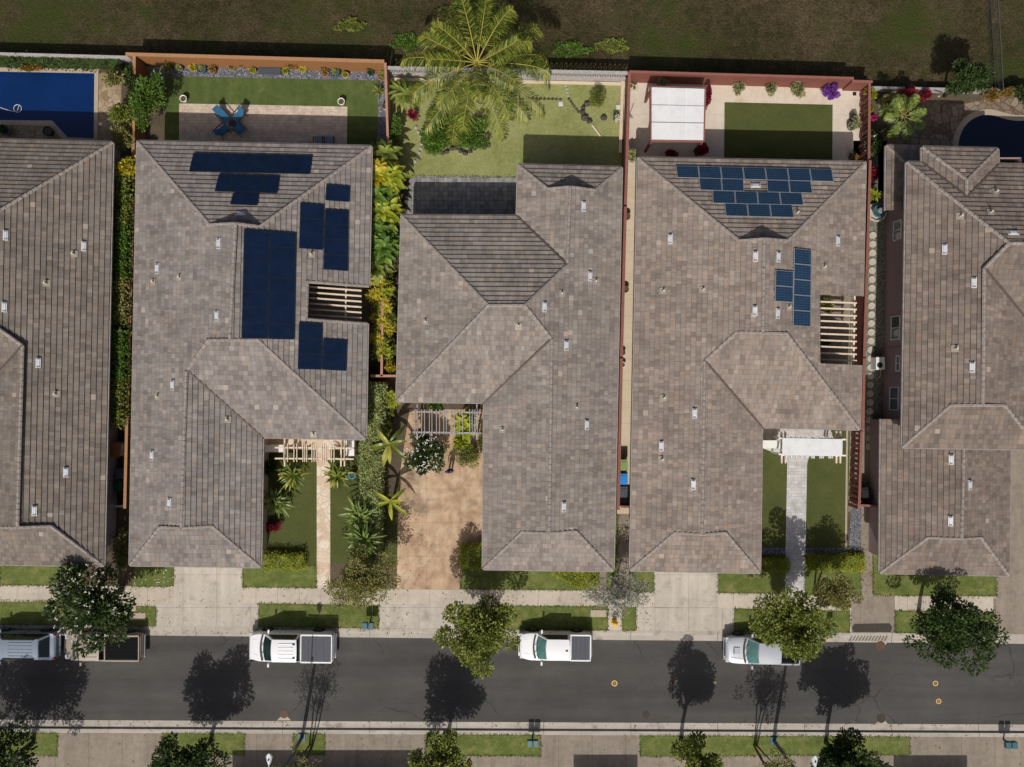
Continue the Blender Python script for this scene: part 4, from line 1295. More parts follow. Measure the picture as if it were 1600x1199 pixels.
def bush(name, label, px, py, rx, ry, zc, rz, leaf, n, ln, wd, nclump=9, clump=0.5, seed=3, group=None, cat='shrub', flowers=None, nfl=0, plan=None):
    C = P(px, py, zc) if plan is None else G(plan[0], plan[1], zc)
    k = (H - zc) / F
    root = thing(name, label, cat, (C.x, C.y, 0), 0, group)
    q, cents = crown_quads(C, (rx * k * 0.97, ry * k * 0.97, rz), int(nclump * 1.5), int(n * 2.0), ln * 1.05, wd * 1.2, clump, 0.9, seed=seed)
    mc = MB(); mc.quads(q); mc.build('foliage', LF[leaf], root)
    mb = MB()
    for cc in cents[::2]:
        mb.tube([(C.x, C.y, 0), ((C.x + cc[0]) / 2, (C.y + cc[1]) / 2, cc[2] * 0.6), tuple(cc)], [0.03, 0.022, 0.01], 5)
    mb.build('stem', M['bark'], root)
    if flowers:
        pts, nv = shell_points(nfl, C, np.array((rx * k * 1.0, ry * k * 1.0, rz * 1.25)), 0.88)
        pts = pts[nv[:, 2] > -0.2]
        d = rng.normal(size=pts.shape) + np.array([0, 0, 0.8])
        pts = np.repeat(pts, 3, 0) + rng.normal(size=(len(pts) * 3, 3)) * 0.03; d = rng.normal(size=pts.shape) * [1, 1, .4]
        mf = MB(); mf.quads(leaf_quads(pts, d, 0.10, 0.085)); mf.build('blossom', LF[flowers], root)
    return root

def hedge(name, label, pxpoly, z0, z1, leaf, dens, ln, wd, group=None, cat='hedge', jit=0.10, core='dark', plan=True, flowers=None):
    """clipped hedge filling a plan polygon (ground pixels)"""
    pts = [G(x, y) for x, y in pxpoly]
    if sum(a.x * b.y - b.x * a.y for a, b in zip(pts, pts[1:] + pts[:1])) < 0:
        pts.reverse(); pxpoly = pxpoly[::-1]
    c = sum(pts, Vector()) / len(pts)
    root = thing(name, label, cat, (c.x, c.y, 0), 0, group)
    xs = [p.x for p in pts]; ys = [p.y for p in pts]
    area = abs(sum(a.x * b.y - b.x * a.y for a, b in zip(pts, pts[1:] + pts[:1]))) / 2
    per = sum((b - a).length for a, b in zip(pts, pts[1:] + pts[:1]))
    P2 = [(p.x, p.y) for p in pts]
    top = []
    n = int(area * dens)
    while len(top) < n:
        x, y = rng.uniform(min(xs), max(xs)), rng.uniform(min(ys), max(ys))
        if in_poly(x, y, P2):
            top.append((x, y, z1 - abs(rng.normal()) * 0.12 + 0.10 * math.sin(x * 5.1 + 1) * math.cos(y * 4.3)))
    side = []
    for a, b in zip(pts, pts[1:] + pts[:1]):
        m = int((b - a).length * (z1 - z0) * dens * 0.6)
        for _ in range(m):
            t = rng.uniform(); q = a.lerp(b, t)
            side.append((q.x + rng.normal() * jit, q.y + rng.normal() * jit, rng.uniform(z0, z1)))
    allp = np.array(top + side)
    d = rng.normal(size=allp.shape) * 0.8 + np.array([0, 0, 0.2])
    out = unit(allp - np.array([c.x, c.y, z0])) * 0.4
    mc = MB(); mc.quads(leaf_quads(allp, d + out, ln, wd)); mc.build('foliage', LF[leaf], root)
    mb = MB()
    inner = offset_poly(pts, 0.10)
    mb.prism([(p.x, p.y) for p in inner], 0.0, z1 - 0.16)
    mb.build('blocker_core', LF[core], root)  # solid core added inside the leaves to block light
    if flowers:
        sel = allp[rng.uniform(size=len(allp)) < 0.05] + np.array([0, 0, 0.06])
        mf = MB(); mf.quads(leaf_quads(sel, rng.normal(size=sel.shape) + np.array([0, 0, 1.0]), 0.1, 0.08)); mf.build('blossom', LF[flowers], root)
    return root

def frond(base, az, elev, ln, droop, nl, ll, lw, sweep=0.0):
    """feather frond: returns rachis points and leaflet quads"""
    h = np.array([math.cos(az), math.sin(az), 0])
    sd = np.array([-math.sin(az), math.cos(az), 0])
    t = np.linspace(0, 1, 9)
    hor = ln * (np.sin(math.pi / 2 * np.minimum(1, t * (0.9)) ) * math.cos(elev) * 0.98)
    ver = ln * (math.sin(elev) * t * 1.05 - droop * t ** 2.2)
    pts = np.asarray(base) + hor[:, None] * h + ver[:, None] * np.array([0, 0, 1]) + sd * (sweep * ln * t ** 2)[:, None]
    tt = np.linspace(0.14, 0.99, nl)
    c = np.stack([np.interp(tt, t, pts[:, k]) for k in range(3)], 1)
    tan = unit(np.gradient(c, axis=0))
    out = []
    for s in (-1, 1):
        lat = unit(np.cross(tan, np.array([0, 0, 1.0]))) * s
        d = unit(lat * 0.85 + tan * 0.55 + rng.normal(size=c.shape) * 0.09)
        l = ll * (np.sin(math.pi * (0.16 + 0.80 * tt)) ** 0.7)[:, None] * rng.uniform(0.85, 1.12, (nl, 1))
        dr = np.array([0, 0, -1.0])
        mid = c + d * l * 0.5 + dr * l * 0.08
        tip = c + d * l * 0.92 + dr * l * rng.uniform(0.3, 0.75, (nl, 1))
        w = unit(np.cross(d, np.array([0, 0, 1.0]))) * lw
        out.append(np.stack([c - w * .4, mid - w, mid + w, c + w * .4], 1))
        out.append(np.stack([mid - w, tip, tip, mid + w], 1))
    return pts, np.concatenate(out)

def fix_tris(q):
    # collapsed tips become narrow quads
    d = q[:, 1] - q[:, 0]
    q = q.copy()
    same = np.linalg.norm(q[:, 1] - q[:, 2], axis=1) < 1e-9
    w = (q[:, 3] - q[:, 0]) * 0.08
    q[same, 2] = q[same, 2] + w[same]
    return q

def palm(name, label, px, py, zc, nf, ln, leaf='palm', nl=26, ll=0.6, lw=0.022, elev=(0.15, 0.9), droop=(0.35, 0.7), seed=1, trunk_r=0.14, part=True, group=None, cat='palm', plan=None, az0=0.0, rach=0.03):
    C = P(px, py, zc) if plan is None else G(plan[0], plan[1], zc)
    q = random.Random(seed)
    root = thing(name, label, cat, (C.x, C.y, 0), 0, group)
    mb = MB()
    bx = Vector((C.x, C.y, 0))
    n = 7
    mb.tube([bx.lerp(Vector((C.x, C.y, zc - 0.05)), i / n) for i in range(n + 1)], [trunk_r * (1.35 - 0.5 * i / n) for i in range(n + 1)], 10)
    mb.build('trunk', M['palebark'], root, smooth=True)
    allm = MB()
    for i in range(nf):
        az = az0 + i * 2.39996 + q.uniform(-.12, .12)
        lv = (i + 0.5) / nf
        el = elev[1] + (elev[0] - elev[1]) * lv
        dr = droop[0] + (droop[1] - droop[0]) * lv
        base = (C.x + 0.10 * math.cos(az), C.y + 0.10 * math.sin(az), zc)
        pts, lf = frond(base, az, el, ln * q.uniform(0.88, 1.08), dr, nl, ll, lw, q.uniform(-0.12, 0.12))
        m = MB() if part else allm
        m.tube(list(pts), [rach * (1 - 0.8 * k / 8) for k in range(9)], 5, 1, False)
        m.quads(fix_tris(lf), 0)
        if part:
            m.build('frond', [LF[leaf], LF['rachis']], root)
    if not part:
        allm.build('crown', [LF[leaf], LF['rachis']], root)
    return root

def blade(base, az, elev, ln, wd, droop, k=6, fold=0.25):
    """broad strap or paddle leaf as a strip of quads"""
    h = np.array([math.cos(az), math.sin(az), 0]); sd = np.array([-math.sin(az), math.cos(az), 0])
    t = np.linspace(0, 1, k + 1)
    p = np.asarray(base) + (ln * math.cos(elev) * t)[:, None] * h + (ln * (math.sin(elev) * t - droop * t ** 2))[:, None] * np.array([0, 0, 1.0])
    w = wd * np.sin(math.pi * (0.10 + 0.88 * t)) ** 0.8
    lft = p + sd * w[:, None] * 0.5 + np.array([0, 0, 1.0]) * (w * fold * 0.5)[:, None]
    rgt = p - sd * w[:, None] * 0.5 + np.array([0, 0, 1.0]) * (w * fold * 0.5)[:, None]
    return p, lft, rgt

def strap_mesh(mb, base, az, elev, ln, wd, droop, k=5, fold=0.3):
    p, l, r = blade(base, az, elev, ln, wd, droop, k, fold)
    n = k + 1
    vs = [tuple(x) for x in p] + [tuple(x) for x in l] + [tuple(x) for x in r]
    fs = []
    for i in range(k):
        fs.append((i, i + 1, n + i + 1, n + i)); fs.append((2 * n + i, 2 * n + i + 1, i + 1, i))
    mb.raw(vs, fs, 0)

def rosette(name, label, px, py, zc, nl, ln, wd, leaf, heads=1, spread=0.0, elev=(0.1, 1.2), droop=0.5, seed=1, group=None, cat='plant', stem=0.04, plan=None, k=5):
    """plant with strap leaves radiating from one or more heads"""
    C = P(px, py, zc) if plan is None else G(plan[0], plan[1], zc)
    q = random.Random(seed)
    root = thing(name, label, cat, (C.x, C.y, 0), 0, group)
    mb = MB(); st = MB()
    for h in range(heads):
        a = h * 2.4 + q.uniform(-.3, .3); rr = spread * math.sqrt((h + 0.3) / heads) if heads > 1 else 0
        z = zc * q.uniform(0.75, 1.05) if heads > 1 else zc
        hx, hy = C.x + rr * math.cos(a), C.y + rr * math.sin(a)
        st.tube([(C.x + (hx - C.x) * .3, C.y + (hy - C.y) * .3, 0), (hx, hy, z)], [stem * 1.2, stem], 6)
        for i in range(nl):
            lv = (i + .5) / nl
            strap_mesh(mb, (hx, hy, z - 0.05 * q.random()), i * 2.39996 + q.uniform(-.2, .2), elev[1] + (elev[0] - elev[1]) * lv, ln * q.uniform(.75, 1.1), wd * q.uniform(.85, 1.1), droop * q.uniform(.6, 1.2), k)
    st.build('stem', M['bark'], root)
    mb.build('leaves', LF[leaf], root)
    return root

# ---- coconut palm behind the middle house
palm('coconut_palm', 'big coconut palm with long yellow green fronds behind the middle house', 745, 98, 7.0, 29, 4.8, 'palm', 66, 1.0, 0.021, (-0.30, 1.05), (0.38, 0.50), seed=5, trunk_r=0.17, rach=0.035)

# ---- street trees on the near pavement
tree('plumeria_tree', 'dark leafy tree dotted with white blossoms over the tan pickup', 145, 945, 66, 66, 3.9, 1.5, 'dark', 26, 5200, 0.26, 0.10, seed=2, clump=0.34, flowers=75, stems=2)
tree('olive_leaf_tree', 'wide thin olive green tree at the corner of the stained driveway', 563, 909, 60, 50, 3.2, 1.2, 'olive', 24, 5200, 0.13, 0.07, 'palebark', seed=4, clump=0.33, stems=3, trunk_r=0.07)
tree('street_tree', 'bushy green tree at the kerb between the two white pickups', 752, 992, 63, 63, 4.2, 1.6, 'mid', 24, 6500, 0.19, 0.09, seed=15, clump=0.33)
tree('silver_tree', 'small silvery leaved tree beside the yellow hydrant', 967, 925, 53, 42, 2.7, 0.9, 'silver', 20, 3000, 0.14, 0.045, 'palebark', seed=8, clump=0.32, stems=4, trunk_r=0.05)
tree('street_tree', 'bushy green tree overhanging the tail of the silver pickup', 1243, 978, 62, 62, 4.2, 1.6, 'mid', 24, 6500, 0.19, 0.09, seed=21, clump=0.33)
tree('olive_leaf_tree', 'round olive brown tree beside the grey paver path', 1303, 930, 36, 38, 3.2, 1.1, 'olive', 16, 3400, 0.13, 0.07, 'palebark', seed=22, clump=0.38, stems=2, trunk_r=0.06)
tree('street_tree', 'dark green street tree in front of the rightmost house', 1486, 985, 76, 62, 4.3, 1.7, 'dark', 28, 6500, 0.21, 0.10, seed=31, clump=0.33)
# ---- trees across the street, partly below the picture
tree('street_tree', 'dark leafy tree across the street, at the bottom left edge', 0, 0, 62, 58, 4.2, 1.7, 'dark', 24, 5200, 0.22, 0.10, seed=41, plan=(330, 1157), clump=0.34)
tree('street_tree', 'green tree across the street opposite the bushy kerb tree', 0, 0, 58, 58, 4.2, 1.8, 'mid', 24, 5500, 0.20, 0.09, seed=42, plan=(698, 1158), clump=0.34)
tree('street_tree', 'narrow upright tree across the street opposite the fourth house', 0, 0, 38, 44, 4.6, 2.2, 'mid', 20, 4600, 0.20, 0.09, seed=43, plan=(1064, 1156), clump=0.38)
tree('street_tree', 'dark tree across the street near the lower right street lamp', 0, 0, 58, 58, 4.4, 1.8, 'dark', 24, 5200, 0.22, 0.10, seed=44, plan=(1290, 1160), clump=0.34)
tree('street_tree', 'tree beyond the lower left corner that shades the street', 0, 0, 86, 80, 4.6, 2.0, 'dark', 30, 6000, 0.24, 0.11, seed=45, plan=(52, 1160), clump=0.33)
tree('bare_tree', 'thin nearly bare tree beside the left street lamp', 0, 0, 52, 40, 4.6, 1.9, 'olive', 30, 900, 0.13, 0.05, seed=46, plan=(486, 1166), clump=0.24, stems=3, trunk_r=0.05)
tree('bare_tree', 'thin nearly bare tree beside the right street lamp', 0, 0, 50, 40, 4.4, 1.7, 'olive', 26, 1500, 0.14, 0.06, seed=47, plan=(1180, 1166), clump=0.26, stems=3, trunk_r=0.05)

# ---- planting between the leftmost and second house
def gap_shrub(label, px, py, rx, ry, zc, leaf, n, seed, rz=0.8, ln=0.18, wd=0.07):
    bush('shrub', label, px, py, rx, ry, zc, rz, leaf, n, ln, wd, 8, 0.5, seed, 'shrubs in the left side yard')
gap_shrub('olive shrub at the corner of the blue pool deck', 181, 122, 18, 14, 1.6, 'olive', 700, 51)
gap_shrub('feathery shrub beside the right end of the pool', 190, 178, 17, 22, 1.8, 'mid', 900, 52)
gap_shrub('tall bright shrub against the brown garden wall', 230, 160, 22, 46, 2.2, 'green', 2200, 53, 1.0)
gap_shrub('olive shrub between the pool and the second roof corner', 192, 215, 18, 22, 2.0, 'olive', 1000, 54)
gap_shrub('dark shrub squeezed behind the pool deck corner', 208, 130, 14, 30, 1.7, 'dark', 1200, 55)
gap_shrub('bright yellow shrub beside the second roof corner', 198, 263, 15, 23, 2.2, 'yellow', 900, 56, 0.6, 0.2, 0.1)
gap_shrub('dark green shrub below the yellow one', 194, 312, 12, 24, 2.0, 'dark', 900, 57)
for i, (y0, y1, leaf, lab) in enumerate(((285, 362, 'mid', 'narrow green hedge in the left side yard below the yellow shrub'), (364, 440, 'green', 'bright green stretch of narrow hedge beside the upper roof vents'),
                                         (442, 505, 'olive', 'olive yellow stretch of narrow hedge in the left side yard'),
                                         (520, 590, 'green', 'bright green stretch of narrow hedge in the left side yard'), (592, 660, 'mid', 'last stretch of green hedge above the left bins'))):
    xl = lambda y: 207.5 - (y - 360) * 0.026
    hedge('hedge', lab, [(xl(y0), y0), (xl(y0) + 16, y0), (xl(y1) + 16, y1), (xl(y1), y1)], 0.3, 2.5, leaf, 260, 0.2, 0.085, 'narrow hedge pieces', jit=0.16, core='dark')
hedge('hedge', 'leafy green mass under the broad leaved plants between the houses', [(590, 240), (608, 240), (612, 420), (606, 560), (592, 560), (592, 420)], 0.2, 1.5, 'mid', 150, 0.24, 0.1, None, jit=0.2, core='dark')
bush('shrub', 'loose shrub at the front corner of the second house', 190, 868, 13, 34, 1.1, 0.6, 'olive', 900, 0.18, 0.07, 8, 0.45, 66, 'shrubs in the left side yard')
hedge('hedge', 'dark hedge along the back edge of the blue pool', [(-140, 92), (200, 100), (200, 113), (120, 110), (40, 109), (-140, 106)], 0.0, 1.2, 'dark', 70, 0.2, 0.09)
bush('shrub', 'reddish brown shrub at the upper left pool edge', 45, 106, 20, 7, 0.6, 0.4, 'croton', 500, 0.16, 0.07, 6, 0.45, 68)

# ---- planting between second and middle house
HL = 'big leaved plants between the houses'
for i, (x, y, z, lf, lab) in enumerate(((596, 248, 2.0, 'mid', 'broad leaved plant at the top of the gap beside the roof corner'), (588, 268, 2.6, 'yellow', 'yellow green broad leaved plant overhanging the roof corner'),
                                        (606, 280, 2.3, 'lime', 'broad leaved plant with paddle leaves beside the dark patio'), (592, 312, 2.4, 'green', 'green broad leaved plant left of the dark patio'),
                                        (603, 335, 2.4, 'lime', 'lime broad leaved plant below the dark patio corner'), (590, 358, 2.5, 'green', 'deep green broad leaved plant between both eaves'),
                                        (598, 385, 2.4, 'green', 'green broad leaved plant at the middle house corner'), (586, 408, 2.3, 'mid', 'lowest broad leaved plant above the yellow crotons'))):
    rosette('heliconia_plant', lab, x, y, z, 17, 1.3, 0.40, lf, 4, 0.55, (0.0, 1.1), 0.55, 70 + i, HL, 'plant', 0.035, k=6)
CR = 'yellow crotons along the gap'
for i, (x, y) in enumerate(((590, 436), (601, 450), (586, 462), (598, 476), (594, 496), (600, 512), (590, 528), (597, 544))):
    lab = ['yellow croton right under the broad leaves', 'yellow croton beside the right eave end', 'yellow croton at the slatted gap', 'golden croton right of the slatted beams', 'golden croton beside the lowest slat', 'croton with golden tips left of the brown rail', 'spiky yellow croton beside the pink fence top', 'green tipped croton at the upper end of the pink fence'][i]
    rosette('croton', lab, x, y, 1.6, 30, 0.5, 0.10, 'lime' if i in (1, 7) else 'yellow', 6, 0.42, (0.0, 1.2), 0.4, 90 + i, CR, 'shrub', 0.02, k=3)
bush('shrub', 'small yellow mottled shrub above the fence junction', 610, 570, 7, 13, 1.2, 0.4, 'yellow', 420, 0.14, 0.07, 6, 0.5, 99)
for i, (x, y, r, lab) in enumerate(((614, 505, 10, 'light green shrub under the left eave of the middle house'), (615, 545, 8, 'low green shrub under the left eave near the fence'))):
    bush('shrub', lab, x, y, 6, r * 1.6, 1.0, 0.5, 'mid', 500, 0.16, 0.08, 6, 0.5, 101 + i)
hedge('hedge', 'tall light green hedge between the front paths', [(576, 602), (604, 602), (602, 660), (598, 760), (596, 870), (574, 870), (572, 760), (574, 670)], 0.2, 1.9, 'light', 420, 0.13, 0.09, core='mid')
rosette('heliconia_plant', 'lime broad leaved plant beside the hedge top', 611, 622, 1.2, 16, 0.7, 0.25, 'lime', 3, 0.3, (0, 1.1), .5, 110, None, 'plant', .03)
rosette('banana_plant', 'banana plant with drooping split leaves above the stained driveway', 608, 694, 2.0, 8, 1.9, 0.36, 'palm', 1, 0, (0.1, 0.8), 0.55, 111, 'banana plants by the driveway', 'plant', 0.09, k=7)
rosette('banana_plant', 'smaller banana plant with three curved leaves beside the driveway', 610, 784, 1.8, 6, 1.7, 0.28, 'lime', 1, 0, (0.15, 0.8), 0.5, 113, 'banana plants by the driveway', 'plant', 0.08, k=7)
bush('shrub', 'mixed low shrub at the head of the garden bed', 606, 660, 10, 22, 0.7, 0.4, 'mid', 700, 0.16, 0.07, 7, .5, 114)

# ---- front garden of the second house
GP = 'small garden palms'
rosette('garden_palm', 'yellowing small palm left of the flagstone path under the pergola', 455, 741, 1.6, 26, 1.25, 0.14, 'palm', 3, 0.35, (-0.05, 1.2), 0.5, 121, GP, 'palm', 0.05)
rosette('garden_palm', 'yellowing small palm right of the flagstone path under the pergola', 528, 739, 1.6, 26, 1.15, 0.14, 'palm', 3, 0.32, (-0.05, 1.2), 0.5, 122, GP, 'palm', 0.05)
rosette('garden_palm', 'lush green palm clump beside the tall hedge, upper crown', 563, 806, 2.4, 30, 1.5, 0.15, 'palmdark', 3, 0.4, (-0.05, 1.2), 0.5, 123, GP, 'palm', 0.06)
rosette('garden_palm', 'lush green palm crown just above the olive tree', 567, 846, 2.9, 30, 1.5, 0.15, 'palmdark', 3, 0.4, (-0.05, 1.2), 0.5, 124, GP, 'palm', 0.06)
rosette('agave_plant', 'large blue green spiky plant against the second house wall', 432, 788, 1.3, 46, 1.15, 0.13, 'palmdark', 2, 0.35, (0.0, 1.3), 0.42, 125, None, 'plant', 0.06, k=5)
bush('shrub', 'dark reddish low plants below the spiky plant', 424, 822, 12, 11, 0.3, 0.22, 'red', 420, 0.16, 0.06, 6, .5, 126)
bush('shrub', 'dark ferns between pergola and the second house wall', 424, 730, 9, 14, 0.8, 0.5, 'dark', 600, 0.18, 0.07, 6, .5, 127)
hedge('hedge', 'yellow green box hedge in front of the second house lawn', [(411, 863), (477, 865), (477, 886), (411, 885)], 0, 0.75, 'lime', 420, 0.10, 0.06, 'clipped front hedges', core='mid')

# ---- middle house, front
bush('plumeria_bush', 'dark bush covered with white flowers beside the grey pergola', 662, 707, 30, 32, 1.6, 0.8, 'dark', 2400, 0.17, 0.09, 16, .38, 131, None, 'shrub', 'blossom', 130)
bush('shrub', 'round dark green shrub beside the person', 729, 715, 20, 17, 0.75, 0.65, 'mid', 1700, 0.09, 0.05, 10, .5, 132)
rosette('tropical_plant', 'bright lime tropical plant growing through the grey pergola', 727, 664, 2.5, 13, 0.95, 0.30, 'lime', 4, 0.55, (0.0, 1.1), 0.45, 133, None, 'plant', .04, k=6)
bush('shrub', 'lime leaved shrub behind the round green one', 722, 690, 13, 12, 1.0, 0.5, 'lime', 500, 0.2, 0.09, 7, .5, 134)
bush('shrub', 'yellowish narrow shrub against the front block wall', 752, 690, 6, 22, 1.0, 0.5, 'olive', 500, 0.15, 0.07, 7, .4, 135)
bush('shrub', 'small bright shrub behind the grey pergola', 681, 634, 12, 8, 0.8, 0.5, 'green', 500, 0.17, 0.09, 6, .5, 136)
hedge('hedge', 'lime green rounded hedge at the stained driveway edge', [(721, 852), (752, 848), (752, 884), (721, 880)], 0, 0.9, 'lime', 420, 0.10, 0.06, 'clipped front hedges', core='mid')
hedge('hedge', 'curved lime hedge in front of the middle house', [(862, 890), (932, 890), (932, 915), (905, 915), (880, 903)], 0, 0.6, 'lime', 420, 0.12, 0.06, 'clipped front hedges', core='mid')
hedge('hedge', 'low lime hedge left of the grey paver path', [(1150, 872), (1229, 872), (1229, 890), (1150, 888)], 0, 0.6, 'lime', 420, 0.11, 0.06, 'clipped front hedges', core='mid')
hedge('hedge', 'low lime hedge right of the grey paver path', [(1260, 866), (1346, 866), (1346, 889), (1262, 887)], 0, 0.6, 'lime', 420, 0.11, 0.06, 'clipped front hedges', core='mid')

# ---- rear garden of the middle house
bush('shrub', 'wide glossy green shrub below the coconut palm', 682, 207, 40, 34, 1.0, 0.8, 'green', 4200, 0.15, 0.08, 16, .36, 141)
bush('shrub', 'glossy green shrub above the lava rocks', 740, 214, 33, 23, 0.9, 0.7, 'green', 2600, 0.14, 0.07, 12, .4, 142)
bush('shrub', 'dense green shrub along the pink brown fence', 620, 205, 10, 24, 1.0, 0.6, 'green', 1300, 0.14, 0.07, 9, .42, 143)
rosette('tree_fern', 'drooping fern fronds at the pink brown fence', 630, 145, 1.9, 18, 1.3, 0.22, 'mid', 2, 0.4, (-0.1, 0.9), 0.6, 144, None, 'plant', .06, k=6)
bush('shrub', 'small dark red plant beside the fern', 646, 180, 7, 8, 0.5, 0.3, 'red', 160, 0.2, 0.07, 5, .5, 145)
bush('shrub', 'round grey green bush on the rear lawn', 934, 153, 12, 12, 0.75, 0.6, 'mid', 1700, 0.09, 0.035, 10, .5, 146)
bush('shrub', 'small white flowered plant near the red fence', 963, 185, 5, 5, 0.3, 0.25, 'dark', 120, 0.1, 0.06, 4, .5, 147, None, 'shrub', 'blossom', 40)

# ---- rear garden of the fourth house
BG = 'shrubs around the cream patio'
bush('bougainvillea', 'dark red bougainvillea right of the white pavilion roof', 1106, 152, 6, 19, 1.4, 0.8, 'red', 800, 0.12, 0.08, 9, .4, 151, BG)
bush('bougainvillea', 'crimson bougainvillea at the pavilion corner by the eave', 1098, 235, 12, 12, 1.1, 0.7, 'red', 900, 0.13, 0.09, 9, .45, 152, BG)
bush('bougainvillea', 'small red bougainvillea beside the rear eave', 1049, 240, 9, 6, 0.6, 0.4, 'red', 320, 0.12, 0.08, 6, .5, 153, BG)
bush('bougainvillea', 'purple bougainvillea against the red rear fence', 1298, 143, 13, 12, 0.9, 0.6, 'purple', 1000, 0.12, 0.08, 9, .45, 154, BG)
bush('shrub', 'cream flecked shrub left of the pair along the rear fence', 1155, 134, 11, 10, 0.7, 0.5, 'cream', 420, 0.16, 0.07, 7, .45, 155, BG)
bush('shrub', 'cream flecked shrub in the middle of the rear fence', 1204, 139, 11, 9, 0.7, 0.5, 'cream', 420, 0.16, 0.07, 7, .45, 156, BG)
bush('shrub', 'cream flecked shrub next to the purple bougainvillea', 1249, 141, 14, 11, 0.7, 0.5, 'cream', 520, 0.16, 0.07, 7, .45, 157, BG)
bush('shrub', 'cream flowered shrub behind the white pavilion roof', 1035, 128, 12, 5, 0.9, 0.5, 'cream', 300, 0.15, 0.07, 6, .45, 158, BG)
rosette('croton', 'yellow green croton at the rear left roof corner of the fourth house', 989, 242, 1.2, 26, 0.42, 0.14, 'cream', 3, 0.2, (0, 1.2), .35, 159, None, 'shrub', .03, k=3)
bush('shrub', 'white flowered shrub beside the slatted fence', 1338, 196, 8, 11, 0.6, 0.5, 'cream', 260, 0.13, 0.06, 6, .5, 160, BG)

# ---- planting at the right of the slatted fence and behind the rightmost house
RB = 'garden plants behind the rightmost house'
bush('shrub', 'bright yellow shrub just right of the rear slatted fence', 1360, 148, 8, 12, 1.0, 0.5, 'lime', 500, 0.16, 0.08, 6, .5, 171, RB)
bush('shrub', 'small lime shrub below the bright yellow one', 1358, 172, 6, 6, 0.8, 0.4, 'lime', 200, 0.15, 0.08, 5, .5, 172, RB)
bush('shrub', 'magenta flower by the slatted fence', 1366, 185, 4, 4, 0.7, 0.3, 'magenta', 90, 0.14, 0.09, 4, .5, 173, RB)
bush('shrub', 'dark green shrub left of the porch roof', 1366, 222, 11, 20, 1.2, 0.7, 'dark', 1100, 0.17, 0.08, 8, .45, 174, RB)
bush('shrub', 'dark red leaved plant beside the porch roof', 1364, 276, 7, 16, 0.9, 0.5, 'red', 400, 0.18, 0.07, 6, .5, 175, RB)
rosette('ti_plant', 'lime leaved plant above the stone fountain', 1364, 304, 0.9, 14, 0.7, 0.16, 'lime', 2, .2, (0, 1.1), .4, 176, RB, 'plant', .03)
palm('garden_palm', 'leaning feathery palm on the flagstone terrace', 1412, 182, 2.6, 12, 1.6, 'palmdark', 22, 0.5, 0.035, (-0.1, 0.9), (0.25, 0.45), 177, 0.08, False, GP, rach=0.02)
bush('shrub', 'yellow grassy tuft at the foot of the terrace palm', 1388, 207, 9, 8, 0.5, 0.3, 'olive', 300, 0.2, 0.05, 5, .5, 178, RB)
bush('shrub', 'dark red shrub along the rear wall left of the dark pool', 1420, 146, 18, 9, 0.9, 0.5, 'red', 500, 0.16, 0.08, 7, .4, 179, RB)
bush('shrub', 'second dark red shrub nearer the dark pool', 1446, 148, 10, 9, 0.9, 0.5, 'red', 420, 0.16, 0.08, 6, .45, 180, RB)
tree('garden_tree', 'dark feathery tree behind the dark kidney pool', 1512, 126, 34, 34, 3.0, 1.2, 'dark', 18, 3000, 0.22, 0.06, seed=181, group=RB, clump=.34, trunk_r=.09)
bush('shrub', 'brown red shrub at the pool terrace edge', 1548, 148, 14, 10, 0.6, 0.4, 'croton', 500, 0.15, 0.07, 7, .45, 182, RB)
bush('shrub', 'orange brown shrub beside the thin wire fence', 1572, 146, 12, 9, 0.6, 0.4, 'croton', 420, 0.15, 0.07, 6, .45, 183, RB)
bush('shrub', 'dark hedge like shrub at the right picture edge', 1604, 150, 22, 16, 0.9, 0.6, 'dark', 900, 0.18, 0.08, 8, .42, 184, RB)
bush('shrub', 'olive shrub at the upper end of the flagstone terrace', 1390, 158, 14, 10, 0.8, 0.5, 'olive', 500, 0.17, 0.08, 7, .45, 185, RB)
# courtyards seen through the slats
bush('shrub', 'green plant seen between the upper slats of the second house', 506, 446, 12, 7, 0.7, 0.4, 'green', 300, 0.17, 0.08, 5, .5, 191)
bush('shrub', 'flowering plant under the upper slats of the fourth house', 1294, 476, 12, 14, 0.7, 0.5, 'mid', 500, 0.16, 0.08, 6, .5, 192)
bush('shrub', 'small green plant under the lower slats of the fourth house', 1290, 536, 7, 5, 0.5, 0.3, 'green', 160, 0.15, 0.08, 5, .5, 193)
# rough growth in the field
for i, (x, y, rx, ry, lf, lab) in enumerate(((895, 78, 40, 16, 'green', 'low green weeds in the field right of the coconut palm'), (640, 66, 30, 14, 'green', 'low green weeds in the field left of the coconut palm'),
                                            (548, 40, 30, 12, 'mid', 'low weeds in the field above the brown wall end'), (955, 72, 26, 12, 'mid', 'thin weeds in the field above the grey block wall'))):
    bush('weed_patch', lab, x, y, rx, ry, -0.05, 0.16, lf, 1100, 0.16, 0.05, 22, .22, 201 + i, 'weeds in the field', 'weeds')

